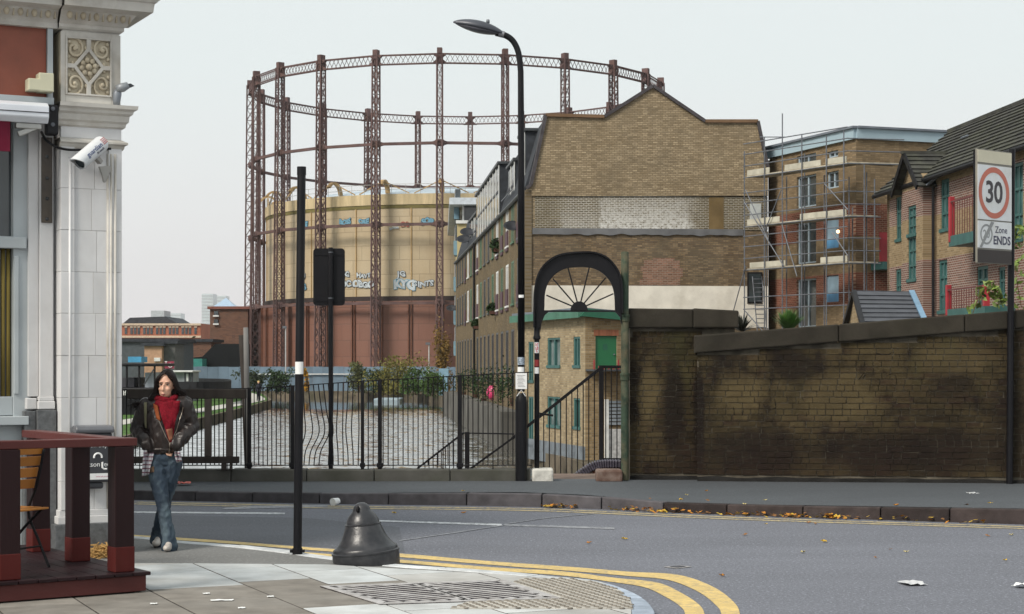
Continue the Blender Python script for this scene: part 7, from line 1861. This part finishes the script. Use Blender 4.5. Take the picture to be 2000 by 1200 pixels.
vine('leafy yellow-green climber at the right picture edge above the wall',[(1995,600),(1985,540),(1980,480),(1990,455),(2005,450)],4)

# far trees that close the view behind the pub
random.seed(91); ftr = MB(); fpt = []
for k in range(70):
    cx_f = random.uniform(-430,-118); cy_f = random.uniform(430,520); hh_f = random.uniform(7,13)
    for _ in range(90): fpt.append((cx_f+random.gauss(0,4.5), cy_f+random.gauss(0,4), ZG+hh_f*random.uniform(.05,1)*.9))
leaf_cloud(ftr, fpt, 1.1)
fo = setting(ftr.build('far_trees', mat('far_foliage',(0.075,0.08,0.045),.95,var=.5,scale=.2), fix=False), 'stuff'); fo['label'] = 'far belt of autumn trees on the skyline behind the pub'; fo['category'] = 'trees'
# ================================================================== WOMAN WALKING
from mathutils.bvhtree import BVHTree
WD = F*(CH-ZN)/(1071-HZ); k_ = WD/F
wpos0 = Vector(((320-1000)/F*WD, WD, ZN))
wo_ = E('person', wpos0, 0.0); tag(wo_, 'woman with long dark hair, red scarf, brown leather jacket and flared jeans, hands in pockets', 'person')
X = lambda px: (px-320)*k_
Z = lambda py: (1071-py)*k_
def cap(mb, p, q, r1, r2, n=14, m=6):
    p, q = Vector(p), Vector(q); steps = 6
    mb.tube([p.lerp(q,i/steps) for i in range(steps+1)], [r1+(r2-r1)*i/steps for i in range(steps+1)], n)
    mb.sphere(p, r1*.999, n, 8); mb.sphere(q, r2*.999, n, 8)
def chain(mb, pts, rs):
    for (p,q),(a,b) in zip(zip(pts[:-1],pts[1:]), zip(rs[:-1],rs[1:])): cap(mb,p,q,a,b)
def remeshed(mb, voxel, smooth_n=4, wr=None):
    me = mb.mesh('tmp'); o = bpy.data.objects.new('tmp', me); COL.objects.link(o)
    r = o.modifiers.new('r','REMESH'); r.mode = 'VOXEL'; r.voxel_size = voxel
    s = o.modifiers.new('s','SMOOTH'); s.iterations = smooth_n; s.factor = .5
    dg = bpy.context.evaluated_depsgraph_get(); out_ = bpy.data.meshes.new_from_object(o.evaluated_get(dg)); bpy.data.objects.remove(o)
    if wr:
        amp, fx, fz = wr
        nrm_ = [v.normal.copy() for v in out_.vertices]
        for v, n in zip(out_.vertices, nrm_):
            p = Vector((v.co.x*fx, v.co.y*fx, v.co.z*fz)); d = 1-2*abs(mnoise.noise(p))+.5*mnoise.noise(p*2.3)
            v.co = v.co + n*amp*d
    out_.shade_smooth(); return out_
def link(name, me, m, par=None):
    me.materials.clear(); me.materials.append(m); o = bpy.data.objects.new(name, me); COL.objects.link(o); o.parent = par or wo_; XF[o.name] = XF[wo_.name]; return o
hx0 = X(325)
skinM, nt, b = new_mat('skin'); b.inputs['Base Color'].default_value = (0.64,0.37,0.26,1); b.inputs['Roughness'].default_value = .5; b.inputs['Subsurface Weight'].default_value = .12; b.inputs['Subsurface Radius'].default_value = (.02,.008,.004)
fc = X(322.5)        # middle of the face
sh = {'l':Vector((X(286),.02,Z(793))),'r':Vector((X(359),.02,Z(791)))}
el = {'l':Vector((X(267),.07,Z(838))),'r':Vector((X(371),.07,Z(834)))}
ha = {'l':Vector((X(292),-.10,Z(868))),'r':Vector((X(347),-.10,Z(868)))}
hip = {'l':Vector((X(304),.0,Z(902))),'r':Vector((X(337),.01,Z(902)))}
kn = {'l':Vector((X(322),-.13,Z(975))),'r':Vector((X(322),.03,Z(975)))}
an = {'l':Vector((X(337),-.16,Z(1053))),'r':Vector((X(302),.17,Z(1047)))}
body = MB()
body.sphere((hx0,.015,Z(747)),(.074,.092,.100),20,14)                      # cranium
body.sphere((fc+.004,-.022,Z(764)),(.056,.062,.068),18,12)                  # jaw and cheeks
body.sphere((fc,-.048,Z(774)),(.026,.026,.020),12,8)                        # chin
cap(body,(fc-.002,-.080,Z(752)),(fc-.004,-.100,Z(761.5)),.009,.013)           # nose
for s_ in (-1,1):
    body.sphere((fc+.005+s_*.034,-.060,Z(760)),(.022,.022,.02),10,8)        # cheekbones
    body.sphere((fc+.004+s_*.028,-.070,Z(746.5)),(.022,.016,.009),10,6)       # brow ridge
body.sphere((fc-.001,-.078,Z(769.5)),(.020,.014,.011),10,6)                   # mouth mound
body.sphere((hx0+.072,.02,Z(755)),(.010,.022,.03),8,6)                      # ear
cap(body,(hx0-.005,.015,Z(770)),(X(323),.03,Z(798)),.048,.055)              # neck
chain(body,[(X(323),.02,Z(805)),(X(322),.01,Z(840)),(X(320),.01,Z(880)),(X(320),.01,Z(900))],[.11,.115,.095,.085])
for s_ in 'lr':
    chain(body,[(X(323),.02,Z(798)),sh[s_],el[s_],ha[s_]],[.06,.055,.040,.024]); body.sphere(ha[s_]+Vector((.02 if s_=='l' else -.02,.03,-.02)),(.035,.025,.025),10,8)
    chain(body,[hip[s_],kn[s_],an[s_]],[.070,.045,.034]); cap(body,an[s_]+Vector((0,0,-.02)),an[s_]+Vector((0,-.06,-.055)),.028,.022)
bo_ = link('body', remeshed(body,.007,3), skinM)
bv = BVHTree.FromObject(bo_, bpy.context.evaluated_depsgraph_get()) if False else BVHTree.FromPolygons([v.co.copy() for v in bo_.data.vertices],[tuple(p.vertices) for p in bo_.data.polygons])
def front(bvh, x, z, d=0.0, default=-.1):
    h = bvh.ray_cast(Vector((x,-1.0,z)),Vector((0,1,0))); return (h[0].y if h[0] else default)-d
# face: eyes, brows, lips
dark = mat('brow_hair',(0.018,0.012,0.010),.6); lipM = mat('lips',(0.30,0.085,0.075),.45); eyeW = mat('eye_white',(0.45,0.42,0.40),.3); iris = mat('iris',(0.02,0.012,0.01),.2)
for s_ in (-1,1):
    ex = fc+.006+s_*.029; ez = Z(752)
    mb = MB(); mb.sphere((ex,front(bv,ex,ez,-.004),ez),(.014,.006,.0055),12,8); e_ = link('eye', mb.mesh('eye'), eyeW); e_.data.shade_smooth()
    mb = MB(); mb.sphere((ex-.001,front(bv,ex,ez,.0018),ez),(.0058,.003,.0052),10,6); link('iris', mb.mesh('iris'), iris, e_)
    pts_ = [(ex+t*.0165,front(bv,ex+t*.0165,ez+.0045,.0016),ez+.0052-.003*t*t) for t in (-1,-.5,0,.5,1)]
    mb = MB().tube(pts_,[.001,.0022,.0026,.0022,.001],6); link('eyelid', mb.mesh('eyelid'), dark, e_)
    pts_ = [(ex+t*.020,front(bv,ex+t*.020,Z(748.6)+.003*(1-t*t)*1.2,.0014),Z(748.6)+.004*(1-t*t)-.0015*t*s_) for t in (-1,-.5,0,.5,1)]
    mb = MB().tube(pts_,[.0022,.0036,.004,.0034,.0015],6); link('eyebrow', mb.mesh('eyebrow'), dark)
for dz_, r_ in ((.0035,.0032),(-.0035,.0042)):
    pts_ = [(fc-.001+t*.020,front(bv,fc-.001+t*.020,Z(770),.0012),Z(770)+dz_*(1-t*t)) for t in (-1,-.6,-.2,.2,.6,1)]
    mb = MB().tube(pts_,[.001,r_*.8,r_,r_,r_*.8,.001],6); link('lip', mb.mesh('lip'), lipM)
link('earring', MB().sphere((hx0+.084,.0,Z(757)),.006,8,6).mesh('earring'), M['paper'])
# jeans
jn = MB()
cap(jn,(X(311),.01,Z(897)),(X(330),.01,Z(897)),.105,.10); jn.sphere((X(320),.01,Z(893)),(.155,.115,.075),18,12)
for s_ in 'lr':
    hem = an[s_]+Vector((.0,.0,-.055)); mid = kn[s_].lerp(an[s_],.5)
    chain(jn,[hip[s_],hip[s_].lerp(kn[s_],.5)+Vector((0,-.01,0)),kn[s_],mid,an[s_],hem],[.090,.076,.058,.053,.061,.073])
def denim():
    m, nt, b = new_mat('blue_denim'); v = ocoord(nt)
    base = mixc(nt, noise(nt,v,3,5), (0.016,0.028,0.048), (0.034,0.055,0.080))
    fade = noise(nt,ocoord(nt,(1,1,.4)),6.5,4,.6,.5,.72)
    base = mixc(nt, mathn(nt,'MULTIPLY',fade,.7), base, (0.13,0.18,0.205))
    nt.links.new(base,b.inputs['Base Color']); b.inputs['Roughness'].default_value=.9; bumpy(nt,b,noise(nt,v,220,3),.3,.002); return m
jm = denim(); jme = remeshed(jn,.0075,3,(.009,17,13)); jo = link('jeans', jme, jm)
bj = BVHTree.FromPolygons([v.co.copy() for v in jme.vertices],[tuple(p.vertices) for p in jme.polygons])
def patch(name, corners, m, bvh, d=.004, par=None, nu=5, nv=8, wave=0.0):
    a,b_,c,dd = [Vector((X(p),Z(q))) for p,q in corners]; vs=[]
    for j in range(nv+1):
        for i in range(nu+1):
            q = a.lerp(b_,i/nu).lerp(dd.lerp(c,i/nu),j/nv); vs.append((q.x,front(bvh,q.x,q.y,d+wave*sin(i*2.2+j*.4)),q.y))
    mb=MB().add(vs,[(j*(nu+1)+i,j*(nu+1)+i+1,(j+1)*(nu+1)+i+1,(j+1)*(nu+1)+i) for j in range(nv) for i in range(nu)])
    o=link(name, mb.mesh(name,fix=False), m, par); o.data.shade_smooth(); sd_=o.modifiers.new('t','SOLIDIFY'); sd_.thickness=.004; return o
patch('knee_patch',((297,911),(306,910),(307,921),(298,922)), mat('brown_patch',(0.14,0.09,0.06),.9,var=.3,scale=40), bj, .003, jo)
# shoes
shm = mat('off_white_shoe',(0.50,0.47,0.43),.6,dirt=(0.2,0.1,0.08),dirt_amt=.5,dscale=30)
for s_,yaw in (('l',.0),('r',.1)):
    f_ = an[s_].copy(); f_.z = 0
    lift = .0 if s_=='l' else .012
    m_ = MB(); m_.sphere((f_.x,f_.y-.09,.028+lift),(.038,.075,.034),14,10); m_.sphere((f_.x,f_.y+.0,.040+lift),(.036,.06,.042),14,10); m_.sphere((f_.x+.005,f_.y-.045,.045+lift),(.034,.06,.04),14,10)
    me = remeshed(m_,.006,3)
    for v in me.vertices: v.co.z = max(v.co.z,.003+lift*.3)
    so_ = link('shoe', me, shm)
# jacket
jk = MB()
chain(jk,[(X(324),.03,Z(800)),(X(323),.015,Z(825)),(X(321),.01,Z(850)),(X(319),.01,Z(870))],[.128,.145,.145,.135])
jk.sphere((X(322),.01,Z(822)),(.185,.125,.17),20,14); jk.sphere((X(319),.005,Z(868)),(.165,.125,.075),20,12)
for s_ in 'lr':
    mid_ = el[s_].lerp(ha[s_],.5)+Vector((0,-.02,0))
    chain(jk,[(X(323)+(-.06 if s_=='l' else .06),.03,Z(793)),sh[s_],sh[s_].lerp(el[s_],.5),el[s_],mid_,ha[s_]],[.075,.075,.072,.068,.062,.056])
    cap(jk,ha[s_],ha[s_]+Vector((.05 if s_=='l' else -.05,.05,-.025)),.056,.05)
def leather():
    m, nt, b = new_mat('dark_brown_leather'); v = ocoord(nt)
    c = mixc(nt, noise(nt,v,5,5), (0.012,0.009,0.009), (0.030,0.022,0.020)); nt.links.new(c,b.inputs['Base Color'])
    b.inputs['Roughness'].default_value=.36; b.inputs['Specular IOR Level'].default_value=.55
    bumpy(nt,b,mathn(nt,'ADD',noise(nt,ocoord(nt,(1,1,.45)),22,4,.6,0,1),mathn(nt,'MULTIPLY',noise(nt,v,140,3,.5,0,1),.15)),.7,.012); return m
lea = leather(); lea.node_tree.nodes['Principled BSDF'].inputs['Specular IOR Level'].default_value = .4; jkm = remeshed(jk,.009,4,(.012,17,9)); jko = link('jacket', jkm, lea)
bk_ = BVHTree.FromPolygons([v.co.copy() for v in jkm.vertices],[tuple(p.vertices) for p in jkm.polygons])
# hem band of the jacket
hp = []
for t in np.linspace(0,2*pi,28)[:-1]: hp.append((X(319)+.158*cos(t),.005+.118*sin(t),Z(878)+.004*sin(3*t)))
link('hem_band', MB().tube(hp,.016,8,closed=True).mesh('hem'), lea, jko).data.shade_smooth()
# scarf: wound collar and a hanging front, orange collar showing, zip edges
scm = mat('red_knit_scarf',(0.20,0.010,0.020),.95,var=.35,scale=60,bump=.8,bscale=220)
sf_ = MB()
for q,(r_,z_,tr,tl) in enumerate(((.078,Z(786),.040,.02),(.088,Z(795),.040,.035),(.080,Z(778),.026,.01))):
    pts_=[]; rr=[]
    for t in np.linspace(0,2*pi,25)[:-1]: pts_.append((X(325)+r_*cos(t)*1.08,.012+r_*.95*sin(t),z_+tl*sin(t)+.008*sin(3*t+q))); rr.append(tr*(1+.18*sin(5*t+q*2)))
    sf_.tube(pts_,rr,9,closed=True)
sco = link('scarf', remeshed(sf_,.006,2,(.004,35,35)), scm)
ora = mat('orange_collar',(0.20,0.055,0.02),.9,var=.2,scale=30)
patch('scarf_front',((311,783),(355,783),(340,863),(337,863)), scm, bk_, .016, sco, 8, 14, .006)
patch('shirt',((331,838),(341,836),(342,856),(337,862)), mat('tan_shirt',(0.24,0.10,0.06),.9), bk_, .026, None, 3, 5)
patch('lapel',((302,788),(312,792),(321,822),(312,818)), ora, bk_, .018, jko, 3, 6)
zm = mat('brass_zip',(0.30,0.26,0.22),.4,.7)
for pts2 in ([(309,800),(317,822),(327,846),(337,865)],[(360,796),(355,815),(348,840),(338,865)],[(338,865),(336,876),(333,888)]):
    cp2 = catmull([(X(a),0,Z(b_)) for a,b_ in pts2],5); link('zip', MB().tube([(p[0],front(bk_,p[0],p[2],.010),p[2]) for p in cp2],.0042,6).mesh('zip'), zm, jko)
patch('shoulder_strap',((284,786),(290,786),(289,836),(284,836)), mat('olive_webbing',(0.19,0.18,0.115),.9), bk_, .008, None, 2, 10)
# midriff, shirt tails
patch('shirt_tail',((326,883),(341,884),(339,891),(331,889)), mat('peach_shirt',(0.40,0.24,0.17),.9), bj, .012, None, 4, 4, .006)
pl_m, nt, b = new_mat('pale_plaid'); v = ocoord(nt); s1 = nt.nodes.new('ShaderNodeSeparateXYZ'); nt.links.new(v,s1.inputs[0])
f1_ = mathn(nt,'GREATER_THAN',mathn(nt,'FRACT',mathn(nt,'MULTIPLY',s1.outputs[2],28),0),.62); f2_ = mathn(nt,'GREATER_THAN',mathn(nt,'FRACT',mathn(nt,'MULTIPLY',s1.outputs[0],34),0),.62)
c = mixc(nt, f1_, (0.50,0.50,0.52), (0.20,0.10,0.12)); c = mixc(nt, mathn(nt,'MULTIPLY',f2_,.5), c, (0.12,0.10,0.16)); nt.links.new(c,b.inputs['Base Color']); b.inputs['Roughness'].default_value=.9
patch('shirt_tail',((286,878),(306,880),(297,925),(282,930)), pl_m, bj, .022, None, 5, 9, .010)
patch('shirt_tail',((343,882),(357,880),(359,900),(349,903)), pl_m, bj, .020, None, 4, 5, .010)
# hair: cap plus many locks, blown to the left
random.seed(77)
hm_ = mat('dark_brown_hair',(0.011,0.0065,0.006),.5,var=.5,scale=40,spec=.22)
hc = MB(); hc.sphere((hx0+.002,.040,Z(744)),(.086,.092,.110),20,14); hc.sphere((hx0+.045,.07,Z(765)),(.07,.06,.10),14,10); hc.sphere((hx0-.045,.06,Z(768)),(.06,.06,.10),14,10)
hco = link('hair', remeshed(hc,.008,2,(.004,30,8)), hm_)
lk = MB()
for i in range(70):
    s_ = -1 if i%2 else 1; t = random.random()
    r0_ = Vector((hx0+.008+s_*.004,-.050-t*.018,Z(727.5)-t*.006)); q1 = Vector((fc+.006+s_*(.034+.014*t),-.072+.02*t,Z(735.5)-.012*t)); q2 = Vector((hx0+s_*(.072+.008*t),-.040+.02*t,Z(749)-.01*t)); q3 = Vector((hx0+s_*(.082+.01*t),-.02,Z(768)-.02*t))
    cz = catmull([tuple(q) for q in (r0_,q1,q2,q3)],5); lk.tube(cz,[.0052*(1-.5*(j/len(cz))) for j in range(len(cz))],5)
for i in range(240):
    side = -1 if i%2 else 1; a = random.random()
    root = Vector((hx0+random.gauss(.004,.012),-.045+a*.11,Z(726)+random.uniform(-.004,.012)-abs(a-.4)*.02))
    w_ = random.uniform(.070,.098)
    p1 = Vector((hx0+side*w_*.80,-.052+a*.10,Z(738)+random.uniform(-.01,.01)))
    p2 = Vector((hx0+side*(w_+.012),-.030+a*.10,Z(757)+random.uniform(-.015,.01)))
    if side < 0:
        L = random.random(); p3 = Vector((X(300)+random.gauss(0,.014)-L*.02,-.02+a*.1,Z(777)+random.uniform(-.012,.02))); p4 = Vector((X(291)-L*.07+random.gauss(0,.012),-.03+a*.12,Z(789)+random.uniform(-.02,.012))); p5 = Vector((X(282)-L*.10+random.gauss(0,.012),-.02+a*.12,Z(793)+random.uniform(-.045,.010)-.0*L))
    else:
        p3 = Vector((X(355)+random.gauss(.0,.016),.0+a*.1,Z(770)+random.uniform(-.02,.02))); p4 = Vector((X(356)+random.gauss(0,.02),.01+a*.1,Z(783)+random.uniform(-.03,.02))); p5 = Vector((X(353)+random.gauss(0,.022),.0+a*.1,Z(792)+random.uniform(-.04,.02)))
    cpz = catmull([tuple(q) for q in (root,p1,p2,p3,p4,p5)],4); n=len(cpz); r0 = random.uniform(.004,.0075)
    lk.tube(cpz,[r0*(1-.85*(j/(n-1))**2) for j in range(n)],5)
for i in range(46):
    t = random.random(); st_ = Vector((hx0-.085+random.gauss(0,.01),-.02+random.random()*.08,Z(765)-t*.06))
    e1_ = st_+Vector((-.05-random.random()*.04,-.02,-.05-random.random()*.02)); e2_ = Vector((X(270)+random.gauss(0,.025),-.03+random.random()*.06,Z(786)-random.random()*.03)); e3_ = e2_+Vector((-.03-random.random()*.05,0,-.015+random.gauss(0,.02)))
    cz = catmull([tuple(q) for q in (st_,e1_,e2_,e3_)],5); lk.tube(cz,[.0038*(1-.8*j/len(cz)) for j in range(len(cz))],4)
link('lock', lk.mesh('lock'), hm_, hco)['kind'] = 'stuff'
for o in wo_.children_recursive:
    if o.type=='MESH' and o.name.split('.')[0] in ('lock','scarf','hair','lip','eyebrow'): o.data.shade_smooth()

# distant walker on the towpath
wk = P(505,785,149); wk.z = ZG+.05
pw = E('person', wk); tag(pw, 'tiny distant person in dark clothes on the towpath beyond the railing', 'person')
mb = MB(); mb.sphere((0,0,1.55),(.10,.11,.13),12,8); cap(mb,(0,0,1.42),(0,0,1.33),.055,.06); chain(mb,[(0,0,1.28),(0,0,1.0),(0,0,.86)],[.17,.16,.15])
for s_ in (-1,1):
    chain(mb,[(s_*.16,0,1.30),(s_*.23,.03,1.05),(s_*.19,-.12,.85)],[.07,.055,.04]); chain(mb,[(s_*.09,0,.84),(s_*.10,-.05*s_,.45),(s_*.10,.08*s_,.06)],[.10,.07,.05]); cap(mb,(s_*.10,.08*s_,.05),(s_*.10,.08*s_-.14,.04),.045,.035)
me = remeshed(mb,.03,2); me.materials.append(mat('dark_walking_clothes',(0.02,0.022,0.03),.9)); o = bpy.data.objects.new('body', me); COL.objects.link(o); o.parent = pw; XF[o.name] = XF[pw.name]
hm2 = MB().sphere((0,.02,1.59),(.115,.12,.12),12,8).mesh('hair', mat('straw_hair',(0.40,0.30,0.12),.8), True); o2 = bpy.data.objects.new('hair', hm2); COL.objects.link(o2); o2.parent = pw
o3 = bpy.data.objects.new('face', MB().sphere((0,-.06,1.54),(.07,.06,.09),10,8).mesh('face', skinM, True)); COL.objects.link(o3); o3.parent = pw
# ================================================================== LITTER AND LEAVES
random.seed(31)
lfm = [mat('fallen_leaf_%s'%n, c, .8, var=.3, scale=20) for n,c in (('yellow',(0.50,0.33,0.05)),('orange',(0.42,0.18,0.03)),('brown',(0.20,0.10,0.04)),('pale',(0.50,0.42,0.20)))]
def leaf_me(sz, m):
    mb = MB(); n = 10; vs=[(0,0,.004)]
    for k in range(n):
        t=2*pi*k/n; r=sz*(1.0 if k%2==0 else .5)*random.uniform(.75,1.1); vs.append((cos(t)*r,sin(t)*r*.75,.004+random.uniform(0,.45)*sz))
    mb.add(vs,[(0,1+k,1+(k+1)%n) for k in range(n)]); return mb.mesh('leaf',m,fix=False)
lms=[leaf_me(.045,m) for m in lfm]*2
drift = MB()
dm = {0:MB(),1:MB(),2:MB()}
def addleaf(mb,p,s):
    a=random.uniform(0,2*pi); n=7; vs=[Vector(p)]
    nx=Vector((cos(a),sin(a),random.uniform(-.5,.5))).normalized(); ny=Vector((-sin(a),cos(a),random.uniform(-.5,.6))).normalized()
    for k in range(n):
        t=2*pi*k/n; r=s*(1 if k%2==0 else .55); q=Vector(p)+nx*cos(t)*r+ny*sin(t)*r*.8; q.z=max(q.z,.006); vs.append(q)
    mb.add(vs,[(0,1+k,1+(k+1)%n) for k in range(n)])
for i in range(230):
    px = random.choice([random.gauss(1090,22),random.gauss(1260,30),random.uniform(1200,1700),random.uniform(1250,1640),random.uniform(1600,1930),random.gauss(1560,60)])
    py = np.interp(px,[k[0] for k in KB],[k[1] for k in KB]); g_=G(px,py,0)
    back=random.random()**2*.22; p=(g_.x,g_.y-.03-back,.012+random.uniform(0,.05)*(1-back*3))
    addleaf(dm[random.choice((0,0,1,1,2))],p,random.uniform(.022,.042))
lv = E('fallen_leaves',(1.5,21,0)); lv['label']='drift of yellow and brown fallen leaves along the far kerb'; lv['category']='leaves'; lv['kind']='stuff'
for k,mb in dm.items(): setting(mb.build('leaf_drift', lfm[k], lv, fix=False),'stuff')
spots=[(1610,1059),(1710,1090),(1738,1074),(1770,1079),(1496,1024),(1579,1022),(1593,1024),(1568,1080),(1963,1095),(1410,1126),(1270,975),(1340,968),(1330,977),(1380,960),(1383,979),(1495,978),(1935,985),(1750,988),(1886,988),(1455,986),(770,1003),(905,1003),(760,958),(810,953),(540,942),(470,942),(430,943),(635,942),(905,960),(1035,958),(1930,1048),(1975,1046),(1220,1054),(1150,1062),(1455,1046)]
for i,(px,py) in enumerate(spots):
    zz=.145 if py<992 and py>985-27 and py < np.interp(px,[k[0] for k in KB],[k[1] for k in KB])-3 else .004
    p=G(px,py,zz); o=inst('fallen_leaf', lms[i%8], None, p, random.uniform(0,6)); 
    s=random.uniform(.6,1.15); o.scale=(s,s,s)
    if zz>.1: tag(o,'single yellow leaf lying on the far pavement','leaf','loose leaves on the pavement')
    else: tag(o,'single fallen leaf lying on the road','leaf','loose leaves on the road')
# crumpled paper on the road
def crumple(name,label,px,py,z,lx_,ly_,h,m,seed,rot=0.2):
    random.seed(seed); c=G(px,py,z); mb=MB(); nx_,ny_=7,5; vs=[]
    for j in range(ny_):
        for i in range(nx_):
            x=(i/(nx_-1)-.5)*lx_*(1+random.uniform(-.08,.08)); y=(j/(ny_-1)-.5)*ly_; vs.append((c.x+x*cos(rot)-y*sin(rot),c.y+x*sin(rot)+y*cos(rot),z+.006+random.random()*h))
    n=len(vs); fs=[(j*nx_+i,j*nx_+i+1,(j+1)*nx_+i+1,(j+1)*nx_+i) for j in range(ny_-1) for i in range(nx_-1)]
    mb.add(vs,fs); o=mb.build(name,m,fix=False); tag(o,label,'litter')
    md=o.modifiers.new('thickness','SOLIDIFY'); md.thickness=.002; return o
crumple('crumpled_paper','crumpled white paper lying on the road at lower right',1781,1141,.004,.17,.22,.018,mat('grey_paper',(0.5,0.51,0.52),.7),1)
crumple('food_wrapper','red and white food wrapper on the far pavement behind the woman',359,946,.145,.18,.2,.03,mat('red_white_wrapper',(0.45,0.10,0.08),.5,var=.9,scale=14),2)
crumple('paper_scrap','pale paper scrap on the pavement at the foot of the wall',1900,965,.145,.12,.12,.015,bpy.data.materials['grey_paper'],3)
crumple('paper_scrap','white paper sliver on the brown slab in the foreground',433,1174,ZN+.002,.16,.05,.006,M['paper'],4,0.1)
crumple('paper_scrap','white scrap at the lower right edge of the road',1996,1147,.004,.12,.12,.03,M['paper'],5)
for i,(px,py) in enumerate(((403,1161),(528,1167),(472,1189),(300,1181))):
    crumple('litter_fleck','tiny white fleck on the foreground slabs',px,py,ZN+.002,.05,.04,.005,M['paper'],40+i).__setitem__('group','white flecks on the slabs')
cp=G(656,987,0); cu=MB().tube([(cp.x-.03,cp.y-.10,.045),(cp.x+.03,cp.y-.02,.055)],[.05,.038],16); cup=cu.build('paper_cup',M['paper'],auto=True); tag(cup,'white paper cup lying in the gutter by the far kerb','cup')
# drain grating and small iron lids
dr_=E('iron_road_cover',G(1325,1107,0)); tag(dr_,'small pale-rimmed iron lid set in the road','cover'); c=G(1325,1107,0)
q=[G(1295,1107.5,.005),G(1328,1104,.005),G(1352,1107,.005),G(1322,1110.5,.005)]
MB().add([tuple(v) for v in q],[(0,1,2,3)]).build('rim', mat('pale_iron_rim',(0.28,0.27,0.27),.6), dr_, fix=False)
cc_=sum(q,Vector((0,0,0)))/4; MB().add([tuple(cc_+(v-cc_)*.6+Vector((0,0,.004))) for v in q],[(0,1,2,3)]).build('lid', M['ink'], dr_, fix=False)
# straw mat
sm_o=MB(); c=G(205,1086,ZN); random.seed(8)
for k in range(500):
    p=Vector((c.x+random.gauss(0,.055),c.y+random.gauss(0,.07),ZN+random.random()**2*.09)); d=Vector((random.gauss(0,1),random.gauss(0,1),random.gauss(0,.3))).normalized()*.05; sm_o.bar(p-d,p+d,.006)
so2=sm_o.build('straw_clump', mat('straw',(0.42,0.26,0.10),.9,var=.4,scale=30), fix=False); tag(so2,'clump of orange straw at the foot of the pub pier','straw')
# ================================================================== HAZE
hz = MB().box(-1560,1560,-75,3060,-4.4,150).build('haze', None); setting(hz,'stuff')
hzm = bpy.data.materials.new('haze_air'); hzm.use_nodes = True; nt = hzm.node_tree; nt.nodes.clear()
ho = nt.nodes.new('ShaderNodeOutputMaterial'); pv = nt.nodes.new('ShaderNodeVolumePrincipled'); pv.inputs['Color'].default_value = (0.9,0.93,0.95,1); pv.inputs['Density'].default_value = 0.00012; pv.inputs['Anisotropy'].default_value = 0.2
nt.links.new(pv.outputs[0], ho.inputs['Volume']); hz.data.materials.append(hzm)
